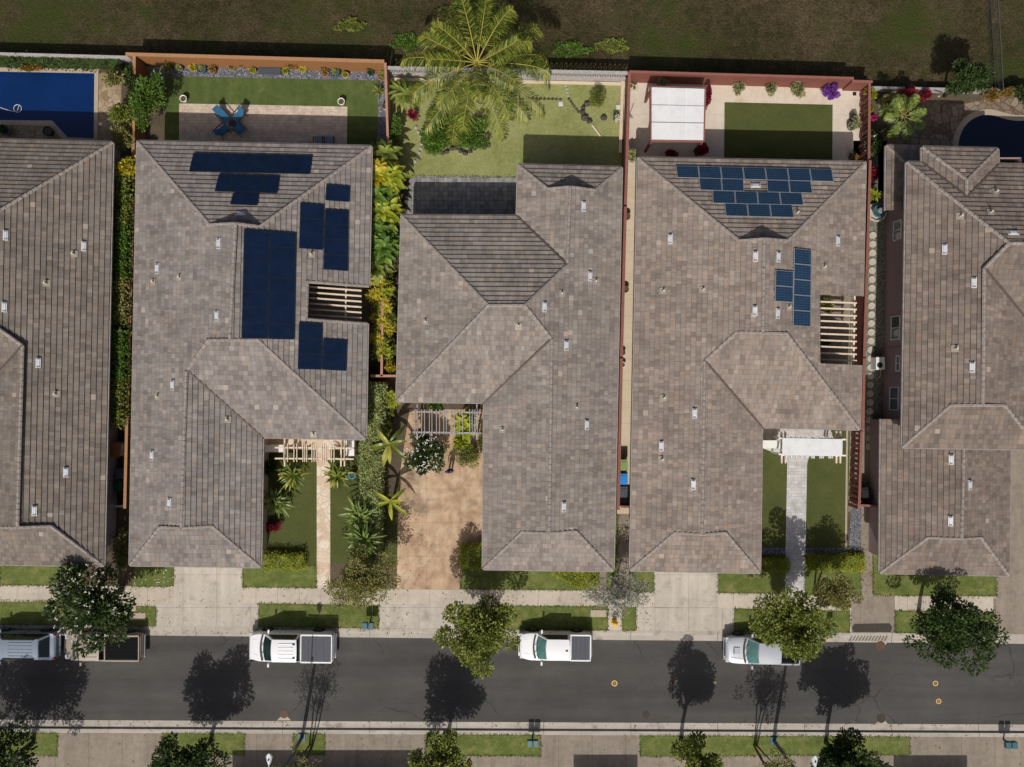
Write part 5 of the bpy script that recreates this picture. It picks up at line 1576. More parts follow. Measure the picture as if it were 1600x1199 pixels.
# fallen leaves and blossoms
def litter(name, spots, mat, size):
    out = []
    for x0, x1, y0, y1, n, z in spots:
        p = np.array([list(G(rng.uniform(x0, x1), rng.uniform(y0, y1), z)) for _ in range(n)])
        d = rng.normal(size=p.shape) * [1, 1, 0.08]
        out.append(leaf_quads(p, d, size, size * 0.55, 0.12))
    mb = MB(); mb.quads(np.concatenate(out)); o = mb.build(name, mat); o['kind'] = 'stuff'
litter('leaf_litter', [(200, 470, 920, 975, 60, .02), (500, 640, 900, 985, 120, .02), (690, 830, 925, 985, 90, .02), (900, 1020, 930, 985, 70, .02), (1190, 1330, 930, 985, 90, .02), (1400, 1560, 930, 990, 70, .02),
                       (-10, 1600, 986, 993, 260, -.105), (-10, 1600, 1128, 1137, 160, -.105), (610, 660, 760, 900, 60, .03), (1345, 1364, 800, 930, 60, .03), (966, 985, 805, 925, 40, .03), (-10, 1600, 1148, 1199, 120, .03)], LF['croton'], 0.13)
litter('fallen_blossoms', [(206, 272, 886, 917, 34, .04), (90, 240, 920, 976, 26, .04)], LF['blossom'], 0.13)

# ------------------------------------------------------------------ vehicles (local axes: +x forward, +y left)
ZERO = (0, 0, 0)
M['paint_white'] = plain('white_car_paint', (0.80, 0.81, 0.83), 0.25, 0, 0.02, 2, coat=0.6)
M['paint_silver'] = plain('silver_car_paint', (0.52, 0.55, 0.60), 0.28, 0.35, 0.03, 2, coat=0.6)
M['paint_pale'] = plain('pale_blue_silver_paint', (0.24, 0.29, 0.36), 0.3, 0.25, 0.03, 2, coat=0.6)
M['paint_tan'] = plain('tan_car_paint', (0.38, 0.33, 0.27), 0.3, 0.25, 0.03, 2, coat=0.6)
M['car_glass'] = plain('teal_windscreen', (0.085, 0.20, 0.185), 0.06, 0, 0.25, 1.2, spec=0.6)
M['dark_glass'] = plain('dark_windscreen', (0.012, 0.035, 0.034), 0.06, 0, 0.2, 1.5, spec=0.6)
M['side_glass'] = plain('side_window', (0.01, 0.012, 0.015), 0.08, 0, 0.1, spec=0.5)
M['tyre'] = plain('tyre', (0.02, 0.02, 0.02), 0.9)
M['rim'] = plain('wheel_rim', (0.42, 0.43, 0.45), 0.3, 0.7)
M['tonneau'] = plain('bed_cover', (0.055, 0.062, 0.08), 0.6, 0, 0.08, 3)
M['tonneau_line'] = plain('bed_cover_seam', (0.028, 0.032, 0.045), 0.6)
M['bed'] = plain('bed_liner', (0.008, 0.008, 0.009), 0.95, spec=0.1)
M['lens'] = plain('headlight_lens', (0.62, 0.66, 0.70), 0.1, 0.2)
M['tail'] = plain('tail_light', (0.30, 0.015, 0.02), 0.25)
M['trim'] = plain('dark_trim', (0.03, 0.03, 0.033), 0.5)

def loft(stations, n=14):
    """closed rounded-box sections along x: (x, half width, bottom z, shoulder z, top z)"""
    vs, fs = [], []
    for x, hw, zb, zs, zt in stations:
        ring = [(-hw * .86, zb), (-hw, zb + .18), (-hw, zs - .12), (-hw * .985, zs), (-hw * .90, zt - .015), (-hw * .6, zt), (-hw * .2, zt + .012),
                (hw * .2, zt + .012), (hw * .6, zt), (hw * .90, zt - .015), (hw * .985, zs), (hw, zs - .12), (hw, zb + .18), (hw * .86, zb)]
        vs += [(x, y, z) for y, z in ring]
    m = 14
    for i in range(len(stations) - 1):
        for k in range(m):
            fs.append((i * m + k, i * m + (k + 1) % m, (i + 1) * m + (k + 1) % m, (i + 1) * m + k))
    fs.append(tuple(range(m - 1, -1, -1)))
    fs.append(tuple((len(stations) - 1) * m + k for k in range(m)))
    return vs, fs

def vehicle(label, px, py, L_, W_, paint, cab, kind='pickup_truck', cat='pickup truck', glass='dark_glass', ribs=4, bed='cover', rot=math.pi, roof_h=1.88, hood_h=1.15, belt=1.22, scoop=False, seams=3, rails=False, marks=()):
    """cab = (windscreen base x, roof front x, roof rear x, rear window base x) from the middle, fractions of length"""
    C = P(px, py, 0.9); C.z = -0.13
    root = thing(kind, label, cat, C, rot, 'vehicles parked along the kerb')
    hl, hw = L_ / 2, W_ / 2
    w0, r0, r1, b1 = (c * L_ for c in cab)
    body = MB()
    bt = belt if kind == 'pickup_truck' else belt - 0.02
    st = [(hl, hw * .52, .44, .78, .84), (hl - .035, hw * .66, .38, .86, hood_h - .18), (hl - .10, hw * .78, .34, .92, hood_h - .12), (hl - .24, hw * .90, .30, .98, hood_h - .06), (hl - .55, hw * .97, .28, 1.02, hood_h - .02),
          (w0 + .45, hw, .28, 1.06, hood_h), (w0 - .05, hw, .28, 1.10, bt), (b1, hw, .28, 1.12, bt), (-hl + .5, hw, .30, 1.12, bt + .02), (-hl + .10, hw * .975, .36, 1.10, bt), (-hl, hw * .92, .46, .98, bt - .12)]
    body.raw(*loft(st))
    # greenhouse
    gt, gb = hw * .74, hw * .925
    z0, z1 = bt - .03, roof_h
    base = [(w0, gb), (b1, gb)]
    v = [(w0, -gb, z0), (b1, -gb, z0), (b1, gb, z0), (w0, gb, z0), (r0, -gt, z1 - .05), (r1, -gt, z1 - .04), (r1, gt, z1 - .04), (r0, gt, z1 - .05)]
    body.raw(v, [(0, 4, 5, 1), (1, 5, 6, 2), (2, 6, 7, 3), (3, 7, 4, 0), (4, 7, 6, 5)])
    # crowned roof skin
    nx, ny = 6, 6
    rv = []
    for i in range(nx + 1):
        for j in range(ny + 1):
            s, t = i / nx, j / ny * 2 - 1
            x = r0 + (r1 - r0) * s + (0.07 * (1 - t * t) if i == 0 else 0) - (0.04 * (1 - t * t) if i == nx else 0)
            rv.append((x, gt * 1.02 * t, z1 - .05 + .06 * (1 - t * t) * (0.5 + 0.5 * math.sin(math.pi * (0.15 + 0.7 * s)))))
    body.raw(rv, [(i * (ny + 1) + j, (i + 1) * (ny + 1) + j, (i + 1) * (ny + 1) + j + 1, i * (ny + 1) + j + 1) for i in range(nx) for j in range(ny)])
    b = body.build('body', paint, root, ZERO, smooth=False, bevel=0.03)
    for p in b.data.polygons:
        p.use_smooth = True
    try:
        b.data.set_sharp_from_angle(angle=R(32))
    except Exception:
        pass
    def pane(name, q, mat, inset=0.06, out=0.012):
        q = [Vector(x) for x in q]
        m = sum(q, Vector()) / 4
        n = (q[1] - q[0]).cross(q[3] - q[0]).normalized()
        if n.dot(m - Vector((0, 0, 1.0))) < 0:
            n = -n
        q = [x + (m - x).normalized() * inset + n * out for x in q]
        mb = MB(); mb.face(q if (q[1] - q[0]).cross(q[3] - q[0]).dot(n) > 0 else q[::-1])
        return mb.build(name, mat, root, ZERO)
    wv, wf = [], []
    for i in range(5):
        for j in range(9):
            s_, t_ = 0.05 + 0.90 * i / 4, (j / 8 * 2 - 1)
            yy = (gb + (gt - gb) * s_) * 0.90 * t_
            wv.append((w0 + (r0 - w0) * s_ + (0.13 - 0.05 * s_) * (1 - t_ * t_) + .012, yy, z0 + (z1 - .05 - z0) * s_ + .022 + .035 * s_ * (1 - t_ * t_)))
    wf = [(i * 9 + j, i * 9 + j + 1, (i + 1) * 9 + j + 1, (i + 1) * 9 + j) for i in range(4) for j in range(8)]
    mb = MB(); mb.raw(wv, wf); mb.build('windscreen', M[glass], root, ZERO, smooth=True)
    mb = MB()
    for j in range(8):
        t0, t1 = j / 4 - 1, (j + 1) / 4 - 1
        mb.bar((w0 + .15 + .13 * (1 - t0 * t0) - .13 * 0, gb * .93 * t0, z0 + .035), (w0 + .15 + .13 * (1 - t1 * t1), gb * .93 * t1, z0 + .035), .12, .03)
    for s in (-.15, .45):
        mb.bar((w0 + .20, gb * s, z0 + .06), (w0 - .02, gb * (s - .38), z0 + .20), .022, .02)
    mb.build('cowl', M['trim'], root, ZERO)
    mb = MB(); mb.bar((r0 - .75, gb + .003, z0 + .03), (r0 - .85, gt + .012, z1 - .06), .05, .02); mb.bar((r0 - .75, -gb - .003, z0 + .03), (r0 - .85, -gt - .012, z1 - .06), .05, .02)
    for s in (-1, 1):
        for xx in (w0 - .05, (w0 + b1) / 2 - .1, b1 - .03):
            mb.box((xx, s * (hw + .002), .82), (.018, .012, .62))
        mb.box(((w0 + b1) / 2 + .25, s * (hw + .008), 1.0), (.18, .02, .035))
    mb.build('door_seam', M['trim'], root, ZERO)
    mb = MB(); mb.tube([(w0 + .2, hw * .86, bt), (w0 - .0, hw * .88, bt + .55)], .008, 5); mb.build('antenna', M['trim'], root, ZERO)
    pane('rear_window', [v[1], v[2], v[6], v[5]], M['side_glass'], 0.16 if rails else 0.07)
    for a, bb in ((0, 1), (3, 2)):
        lo0, lo1, hi1, hi0 = v[a], v[bb], v[bb + 4], v[a + 4]
        pane('side_window', [(lo0[0] - .18, lo0[1], lo0[2] + .02), (lo1[0] + .1, lo1[1], lo1[2] + .02), (hi1[0] + .04, hi1[1], hi1[2]), (hi0[0] - .05, hi0[1], hi0[2])], M['side_glass'], 0.07)
    for t_ in marks:
        mb = MB(); mb.box((r1 + .16, gt * t_, z1 + .03), (.16, .07, .05)); mb.build('roof_lamp', M['trim'], root, ZERO)
    # roof ribs
    if ribs:
        mb = MB()
        for k in range(ribs):
            y = gt * (-.66 + 1.32 * k / max(1, ribs - 1))
            mb.box(((r0 + r1) / 2 - .12, y, z1 + .008 - .03 * abs(y / gt) ** 2), (abs(r0 - r1) * .62, .05, .035))
        mb.build('roof_rib', paint, root, ZERO, bevel=0.01)
    if rails:
        for s in (-1, 1):
            mb = MB(); mb.box(((r0 + r1) / 2, s * gt * .97, z1 + .02), (abs(r0 - r1) * .85, .045, .06)); mb.build('roof_rail', M['trim'], root, ZERO)
    # bonnet crease lines
    mb = MB()
    for s in (-1, 1):
        mb.bar((hl - .35, s * hw * .50, hood_h - .035), (w0 + .15, s * hw * .60, bt - .035 if False else hood_h + .012), .05, .03)
    if scoop:
        mb.box((w0 + .75, 0, hood_h + .03), (.45, .55, .07), 0, 0, 0.8)
    mb.build('bonnet_crease', paint, root, ZERO, bevel=0.01)
    if scoop:
        mb = MB(); mb.box((w0 + .95, 0, hood_h + .05), (.05, .34, .035)); mb.build('scoop_opening', M['trim'], root, ZERO)
    if bed:
        mb = MB()
        x0, x1 = b1 - .10, -hl + .13
        zt = bt + .035
        if bed == 'cover':
            mb.box(((x0 + x1) / 2, 0, zt), (x0 - x1, hw * 1.66, .035))
            for k in range(1, seams + 1):
                mb.box((x0 + (x1 - x0) * k / (seams + 1), 0, zt + .012), (.035, hw * 1.64, .022), 0, 1)
            mb.build('bed_cover', [M['tonneau'], M['tonneau_line']], root, ZERO)
        else:
            mb.box(((x0 + x1) / 2, 0, zt - .005), (x0 - x1, hw * 1.60, .03))
            for k in range(5):
                mb.box(((x0 + x1) / 2, hw * (-.6 + .3 * k), zt + .012), ((x0 - x1) * .9, .05, .02))
            mb.build('cargo_bed', M['bed'], root, ZERO)
        mb = MB()
        for s in (-1, 1):
            mb.box(((x0 + x1) / 2, s * hw * .92, bt + .055), (x0 - x1 + .1, hw * .11, .05))
        mb.box((x1 - .05, 0, bt + .055), (.07, hw * 1.84, .05))
        mb.build('bed_rail', paint, root, ZERO, bevel=0.012)
    for s in (-1, 1):
        mb = MB(); mb.box((w0 - .28, s * (hw + .16), bt + .05), (.13, .24, .17)); mb.bar((w0 - .25, s * (hw - .04), bt + .02), (w0 - .27, s * (hw + .08), bt + .03), .05, .05)
        mb.build('wing_mirror', paint, root, ZERO, bevel=0.025)
        mb = MB(); mb.box((hl - .14, s * hw * .74, .86), (.24, hw * .34, .16)); mb.build('headlight', M['lens'], root, ZERO, bevel=0.02)
        mb = MB(); mb.box((-hl + .08, s * hw * .88, .95), (.14, hw * .15, .32)); mb.build('tail_light', M['tail'], root, ZERO, bevel=0.02)
    mb = MB(); mb.box((hl + .0, 0, .56), (.16, hw * 1.66, .24)); mb.build('front_bumper', paint if not scoop else M['rim'], root, ZERO, bevel=0.05)
    mb = MB(); mb.box((-hl - .03, 0, .52), (.15, hw * 1.7, .2)); mb.build('rear_bumper', M['rim'] if kind == 'pickup_truck' else paint, root, ZERO, bevel=0.04)
    mb = MB(); mb.box((hl + .015, 0, .82), (.06, hw * .95, .16)); mb.build('grille', M['trim'], root, ZERO)
    for fx in (.31, -.30):
        for s in (-1, 1):
            wx = fx * L_
            mb = MB()
            prof = [(.20, -.11), (.33, -.12), (.375, -.08), (.375, .08), (.33, .12), (.20, .11)]
            vs, fs = [], []
            nn = 22
            for r_, y_ in prof:
                for k in range(nn):
                    a = 2 * math.pi * k / nn
                    vs.append((wx + r_ * math.cos(a), s * (hw - .03) + y_, .375 + r_ * math.sin(a)))
            for i in range(len(prof) - 1):
                for k in range(nn):
                    fs.append((i * nn + k, i * nn + (k + 1) % nn, (i + 1) * nn + (k + 1) % nn, (i + 1) * nn + k))
            mb.raw(vs, fs)
            wh = mb.build('wheel', M['tyre'], root, ZERO, smooth=True)
            rb = MB()
            for k in range(5):
                a = 2 * math.pi * k / 5
                rb.bar((wx, s * (hw + .06), .375), (wx + .21 * math.cos(a), s * (hw + .06), .375 + .21 * math.sin(a)), .07, .05)
            rb.build('rim', M['rim'], wh, ZERO)
            ar = MB()
            pts = [(wx + .43 * math.cos(a), s * (hw + .005), .375 + .43 * math.sin(a)) for a in np.linspace(0, math.pi, 11)]
            for a_, b_ in zip(pts, pts[1:]):
                ar.bar(a_, b_, .05, .05)
            ar.build('wheel_arch', M['trim'], root, ZERO)
    return root

vehicle('white crew cab pickup with ribbed roof and black bed cover at the kerb', 455, 1011.5, 5.85, 2.02, M['paint_white'], (.30, .185, -.095, -.115), 'pickup_truck', 'pickup truck', 'dark_glass', 5, 'cover', math.pi - 0.012, 1.93, 1.16, 1.28, False, 3, marks=(-.62, .62))
vehicle('smaller white pickup with smooth roof and grey bed cover at the kerb', 868, 1011, 4.95, 1.88, M['paint_white'], (.25, .12, -.18, -.20), 'pickup_truck', 'pickup truck', 'car_glass', 0, 'cover', math.pi - 0.012, 1.78, 1.08, 1.16, False, 3, marks=(0.05,))
vehicle('silver pickup with a bonnet scoop and open black bed, partly under a tree', 1192, 1017, 5.1, 1.88, M['paint_silver'], (.21, .085, -.20, -.225), 'pickup_truck', 'pickup truck', 'car_glass', 0, 'open', math.pi - 0.012, 1.78, 1.10, 1.16, True)
vehicle('tan pickup with open dark bed under the white flowered tree', 160, 1012, 5.3, 1.86, M['paint_tan'], (.315, .235, -.01, -.03), 'pickup_truck', 'pickup truck', 'dark_glass', 4, 'open', math.pi - 0.008, 1.72, 1.06, 1.14)
vehicle('pale silver sport utility car with ribbed roof at the left picture edge', 33, 1010, 4.75, 1.86, M['paint_pale'], (.345, .23, -.32, -.43), 'suv', 'car', 'dark_glass', 5, None, math.pi - 0.008, 1.76, 1.04, 1.10, rails=True)

# ------------------------------------------------------------------ garden walls and fences
def wall_run(name, label, pts, h, th, mat, capmat, cat='wall', capw=0.06, zoff=0.0, caph=0.06, base=-0.2):
    P3 = [G(x, y) for x, y in pts]
    root = thing(name, label, cat, P3[0])
    mb = MB(); cb = MB()
    for a, b in zip(P3, P3[1:]):
        z0, z1 = base, h - caph
        c = (z0 + z1) / 2
        mb.bar((a.x, a.y, c), (b.x, b.y, c), th, z1 - z0)
        d = (b - a).normalized() * (capw / 2)
        cb.bar((a.x - d.x, a.y - d.y, h - caph / 2 + 0.001), (b.x + d.x, b.y + d.y, h - caph / 2 + 0.001), th + capw, caph)
    mb.build('wall_body' if cat == 'wall' else 'fence_body', mat, root)
    cb.build('coping', capmat, root)
    return root
wall_run('garden_wall', 'orange brown rendered wall along the back of the second house lawn', [(216, 101), (606, 112)], 1.85, 0.16, M['orangewall'], M['orangecap'])
wall_run('garden_wall', 'orange topped wall in the narrow left side yard', [(228, 104), (225, 360), (217, 640), (213.5, 788)], 1.8, 0.14, M['orangewall'], M['orangecap'])
wall_run('garden_wall', 'low grey wall behind the blue pool hedge', [(-260, 88), (216, 101)], 1.3, 0.12, M['block'], M['block'])
wall_run('fence', 'pink brown fence between second and middle rear gardens', [(608, 114), (612, 240)], 1.75, 0.10, M['pinkwood'], M['pinkwood'], 'fence')
wall_run('fence', 'pink brown fence strip in the plant gap between the houses', [(604, 470), (602, 588)], 1.7, 0.10, M['pinkwood'], M['pinkwood'], 'fence')
wall_run('fence', 'short pink brown cross fence joining both house sides', [(586, 588), (630, 588)], 1.7, 0.10, M['pinkwood'], M['pinkwood'], 'fence')
wall_run('fence', 'tall red fence closing the back of the cream patio', [(978, 128), (1316, 138)], 1.9, 0.10, M['redwood'], M['redcap'], 'fence')
wall_run('fence', 'short set back end of the red rear fence', [(1316, 141), (1346, 142)], 1.75, 0.10, M['redwood'], M['redcap'], 'fence')
wall_run('fence', 'long red fence between the middle and fourth house', [(978, 128), (972, 330), (966, 560), (961, 790)], 1.75, 0.10, M['redwood'], M['redcap'], 'fence', 0.10)
wall_run('fence', 'short red gate fence behind the bins', [(966, 787), (990, 788)], 1.5, 0.08, M['redwood'], M['redcap'], 'fence')
wall_run('fence', 'red fence beside the round stepping stones', [(1343, 262), (1334, 560), (1332, 668)], 1.75, 0.10, M['redwood'], M['redcap'], 'fence', 0.08)
wall_run('fence', 'short red cross fence in the right side yard', [(1330, 785), (1358, 786)], 1.5, 0.08, M['redwood'], M['redcap'], 'fence')
wall_run('garden_wall', 'thin low wall along the back of the flagstone terrace', [(1346, 142), (1800, 152)], 0.7, 0.10, M['block'], M['block'])
wall_run('fence', 'small cross fence below the left side yard bins', [(188, 786), (209, 787)], 1.4, 0.08, M['orangewall'], M['block'], 'fence')
wall_run('garden_wall', 'low cream kerb wall along the middle house rear lawn', [(972, 130), (968, 240)], 0.35, 0.16, M['coping'], M['sidepath'])

# perforated block wall behind the middle house
bw = thing('block_wall', 'grey perforated block wall behind the middle house', 'wall', G(612, 118))
a, b = G(610, 119), G(976, 127)
d = (b - a).normalized(); ln = (b - a).length; up = Vector((0, 0, 1))
mb = MB(); mb.bar(a + up * 0.20, b + up * 0.20, 0.14, 0.8); mb.bar(a + up * 1.42, b + up * 1.42, 0.14, 0.12)
n = int(ln / 0.34)
for i in range(n):
    p = a + d * (ln * i / n)
    q = a + d * (ln * (i + 1) / n)
    mb.bar(p + up * 0.60, q + up * 1.36, 0.07, 0.045); mb.bar(q + up * 0.60, p + up * 1.36, 0.06, 0.045)
    mb.bar(p + up * 0.60, p + up * 1.36, 0.08, 0.04)
mb.build('blockwork', M['block'], bw)
mb = MB(); mb.bar(a + up * 1.51, b + up * 1.51, 0.22, 0.06); mb.build('coping', M['block'], bw)
mb = MB(); mb.bar(a + Vector((0, -0.22, 0.05)), b + Vector((0, -0.22, 0.05)), 0.2, 0.1); mb.build('footing', M['sidepath'], bw)

# board-on-board red fences right of the fourth house
def slat_fence(label, p0, p1, h, lean=0.0):
    A, B = G(*p0), G(*p1)
    root = thing('slatted_fence', label, 'fence', A)
    d = (B - A); ln = d.length; d.normalize()
    sd = Vector((-d.y, d.x, 0))
    if sd.x > 0:
        sd = -sd
    mb = MB()
    n = int(ln / 0.34)
    for i in range(n + 1):
        p = A + d * (ln * i / n)
        o = sd * (0.05 if i % 2 else 0.0)
        mb.bar(p + o, p + o + Vector((0, 0, h - 0.06)), 0.22, 0.03) if False else mb.box((p.x + o.x, p.y + o.y, (h - .06) / 2), (0.03, 0.24, h - .06), math.atan2(d.y, d.x) - math.pi / 2)
    mb.build('boards', M['redwood'], root)
    mb = MB()
    mb.bar(A + Vector((0, 0, h - .03)), B + Vector((0, 0, h - .03)), 0.17, 0.06)
    mb.build('top_rail', M['redcap'], root)
    mb = MB()
    for z in (0.35, 1.1):
        mb.bar(A - sd * 0.06 + Vector((0, 0, z)), B - sd * 0.06 + Vector((0, 0, z)), 0.06, 0.10)
    mb.build('rail', M['redwood'], root)
    for i in range(int(ln / 2.4) + 1):
        p = A + d * min(ln, 2.4 * i)
        mb = MB(); mb.box((p.x - sd.x * .1, p.y - sd.y * .1, h / 2 - .02), (.1, .1, h - .02)); mb.build('post', M['redwood'], root)
slat_fence('red board fence with dark gaps at the right of the cream patio', (1344, 141), (1343, 262), 1.55)
slat_fence('red board fence with dark gaps right of the front turf', (1331, 672), (1327, 788), 1.65)

# wire fence in the field
wf = thing('wire_fence', 'thin wire fence running out into the field at the upper right', 'fence', G(1552, 150))
a, b = G(1552, 150), G(1540, -60)
mb = MB()
for z in (0.1, 0.5, 0.9, 1.3):
    mb.bar((a.x, a.y, z - .18), (b.x, b.y, z - .18), 0.015, 0.015)
nn = 70
for i in range(nn):
    p, q = a.lerp(b, i / nn), a.lerp(b, (i + 1) / nn)
    mb.bar((p.x, p.y, -.1), (q.x, q.y, 1.12), 0.005, 0.005); mb.bar((q.x, q.y, -.1), (p.x, p.y, 1.12), 0.005, 0.005)
mb.build('mesh', M['chain'], wf)
for i in range(5):
    p = a.lerp(b, i / 4); m2 = MB(); m2.tube([(p.x, p.y, -.3), (p.x, p.y, 1.25)], 0.03, 8); m2.build('post', M['chain'], wf)
mb = MB(); mb.bar((a.x, a.y, 1.2), (b.x, b.y, 1.2), 0.04, 0.04); mb.build('top_rail', M['chain'], wf)

# ------------------------------------------------------------------ pergolas and pavilion
def post(mb, px, py, z, w=0.12):
    p = P(px, py, z)
    mb.box((p.x, p.y, z / 2), (w, w, z))
pg = thing('pergola', 'cream timber pergola over the flagstone path of the second house', 'pergola', P(490, 707, 2.5).xy.to_3d())
z = 2.5
for y in (699.5, 716.5):
    mb = MB(); mb.bar(P(430, y, z), P(553, y + 1, z), .10, .2); mb.build('beam', M['beam_cream'], pg)
for x in (444, 449.5, 459.5, 464, 473.5, 476.5, 479.5, 487.5, 491, 494.5, 503, 506, 509, 518, 522, 533.5, 538):
    mb = MB(); mb.bar(P(x, 693, z + .17), P(x, 722, z + .17), .05, .12); mb.build('rafter', M['beam_cream'], pg)
for x in (445, 533, 538.5):
    mb = MB(); mb.bar(P(x, 685, z - .2), P(x, 729, z - .2), .09, .16); mb.build('joist', M['beam_cream'], pg)
for x, y in ((445, 699.5), (445, 717), (536, 700), (536, 718)):
    mb = MB(); post(mb, x, y, z - .1); mb.build('post', M['beam_cream'], pg)
pg = thing('pergola', 'weathered grey pergola at the head of the stained driveway', 'pergola', P(700, 660, 2.5).xy.to_3d())
for y in (643.5, 675.5):
    mb = MB(); mb.bar(P(645, y, z), P(752, y + 1.5, z), .11, .2); mb.build('beam', M['beam_grey'], pg)
for x in (648.5, 652, 659, 663.5, 671, 675, 682, 687, 693.5, 697.5, 705, 710, 718, 723, 734, 738, 742, 746):
    mb = MB(); mb.bar(P(x, 640, z + .17), P(x, 679.5, z + .17), .045, .12); mb.build('rafter', M['beam_grey'], pg)
for x in (652, 745):
    mb = MB(); mb.bar(P(x, 632, z - .2), P(x, 687, z - .2), .09, .16); mb.build('joist', M['beam_grey'], pg)
    for y in (643, 676):
        mb = MB(); post(mb, x, y, z - .1); mb.build('post', M['beam_grey'], pg)
pg = thing('pergola', 'white sheeted pergola over the grey paver path of the fourth house', 'pergola', P(1270, 699, 2.6).xy.to_3d())
z = 2.55
mb = MB(); c0, c1, c2, c3 = P(1222.5, 684.5, z + .3), P(1316.5, 686.5, z + .3), P(1316, 713, z + .3), P(1222, 711.5, z + .3)
mb.prism([(c3.x, c3.y), (c2.x, c2.y), (c1.x, c1.y), (c0.x, c0.y)], z + .27, z + .31); mb.build('roof_sheet', M['cover'], pg)
for y in (685, 710):
    mb = MB(); mb.bar(P(1216, y, z), P(1321, y + 2, z), .10, .2); mb.build('beam', M['white'], pg)
for x in (1228, 1236, 1244, 1252, 1260, 1268, 1270, 1272, 1281, 1283.5, 1286, 1295, 1297.5, 1300):
    mb = MB(); mb.bar(P(x, 681.5, z + .17), P(x, 716.5, z + .17), .045, .12); mb.build('rafter', M['white'], pg)
for x in (1221, 1227, 1306.5, 1312.5):
    mb = MB(); mb.bar(P(x, 674, z - .2), P(x, 724, z - .2), .10, .16); mb.build('joist', M['beam_cream'], pg)
for x, y in ((1224, 686), (1224, 711), (1309, 687), (1309, 712)):
    mb = MB(); post(mb, x, y, z - .1); mb.build('post', M['white'], pg)
pv = thing('pavilion', 'pavilion with flat white panel roof on red timber posts on the cream patio', 'pavilion', P(1059, 178, 2.8).xy.to_3d())
z = 2.8
for k in range(3):
    t0, t1 = k / 3, (k + 1) / 3 - .004
    def q(x0, x1, t): return P(x0 + (x1 - x0) * 0, 0, z)
    a0, b0 = (1018.3, 136.5 + 82 * t0), (1100.8 - 2.0 * t0, 139 + 80.5 * t0)
    a1, b1 = (1018.3, 136.5 + 82 * t1), (1100.8 - 2.0 * t1, 139 + 80.5 * t1)
    zz = z + .02 * (2 - k)
    pts = [P(*a1, zz), P(*b1, zz), P(*b0, zz), P(*a0, zz)]
    mb = MB(); mb.prism([(p.x, p.y) for p in pts], zz - .03, zz); mb.build('roof_panel', M['cover'], pv)
for t_ in (1 / 3, 2 / 3):
    mb = MB(); mb.bar(P(1018.3, 136.5 + 82 * t_, z + .035), P(1100.8 - 2 * t_, 139 + 80.5 * t_, z + .035), .05, .02); mb.build('seam', M['vent_slot'], pv)
for x_ in (1045.5, 1073):
    mb = MB(); mb.bar(P(x_, 138, z + .045), P(x_ - .5, 219, z + .03), .03, .015); mb.build('seam', M['white'], pv)
for (x0, y0), (x1, y1) in (((1017, 137), (1017, 220.5)), ((1102, 139), (1099.5, 221)), ((1017, 136), (1102, 138.5)), ((1017, 221), (1099.5, 221.5))):
    mb = MB(); mb.bar(P(x0, y0, z - .14), P(x1, y1, z - .14), .09, .2); mb.build('beam', M['redcap'], pv)
for x, y in ((1018, 139), (1100, 141), (1018, 220), (1098, 220)):
    mb = MB(); post(mb, x, y, z - .2, .15); mb.build('post', M['redwood'], pv)
mb = MB()
for x in (1034, 1050, 1066, 1082):
    mb.bar(P(x, 139, z - .10), P(x, 220, z - .10), .05, .1)
mb.build('joist', M['redwood'], pv)

# low white walls at the front doors
def low_wall(label, x0, y0, x1, y1, h, mat='white'):
    A, B = P(x0, y0, h), P(x1, y1, h)
    c = (A + B) / 2
    root = MB(); root.box((c.x, c.y, h / 2), (abs(B.x - A.x), abs(B.y - A.y), h))
    root.box((c.x, c.y, h + .02), (abs(B.x - A.x) + .06, abs(B.y - A.y) + .06, .05))
    o = root.build('low_wall', M[mat], None, (c.x, c.y, 0)); tag(o, label, 'wall')
low_wall('low white wall left of the second house pergola', 411, 696, 442, 706, 1.0)
low_wall('low white wall right of the second house pergola', 541, 687, 553, 712, 1.0)
low_wall('low cream wall joining the fourth house to its white pergola', 1192, 689, 1219, 700, 1.0)

# ------------------------------------------------------------------ garden furniture
def lounge_chair(label, px, py, rot, mat, group, long=False):
    C = P(px, py, 0.4); C.z = 0.012
    root = thing('garden_chair', label, 'chair', C, rot, group)
    d = 0.56 if not long else 0.72
    mb = MB(); mb.raw([(-.3, -.27, .40), (d - .3, -.27, .44), (d - .3, .27, .44), (-.3, .27, .40), (-.3, -.27, .37), (d - .3, -.27, .41), (d - .3, .27, .41), (-.3, .27, .37)],
                      [(0, 1, 2, 3), (7, 6, 5, 4), (4, 5, 1, 0), (5, 6, 2, 1), (6, 7, 3, 2), (7, 4, 0, 3)])
    mb.build('seat', mat, root, ZERO)
    mb = MB(); mb.raw([(-.3, -.27, .40), (-.3, .27, .40), (-.66, .25, .98), (-.66, -.25, .98), (-.33, -.27, .39), (-.33, .27, .39), (-.69, .25, .97), (-.69, -.25, .97)],
                      [(0, 1, 2, 3), (7, 6, 5, 4), (0, 4, 5, 1), (1, 5, 6, 2), (2, 6, 7, 3), (3, 7, 4, 0)])
    mb.build('backrest', mat, root, ZERO)
    for s in (-1, 1):
        mb = MB(); mb.bar((-.5, s * .33, .62), (d - .35, s * .33, .60), .06, .03); mb.build('armrest', M['steel'], root, ZERO)
        for x, x2 in ((-.42, -.56), (d - .38, d - .36)):
            mb = MB(); mb.tube([(x, s * .31, .62), (x2, s * .31, 0)], .018, 6); mb.build('leg', M['steel'], root, ZERO)
    return root
BC = 'blue chairs round the small dark table'
lounge_chair('blue sling chair at the upper left of the small table', 350, 183, R(-48), M['chairblue'], BC, True)
lounge_chair('blue sling chair at the upper right of the small table', 371, 184, R(-132), M['chairblue'], BC)
lounge_chair('blue sling chair at the lower left of the small table', 351, 202, R(40), M['chairblue'], BC)
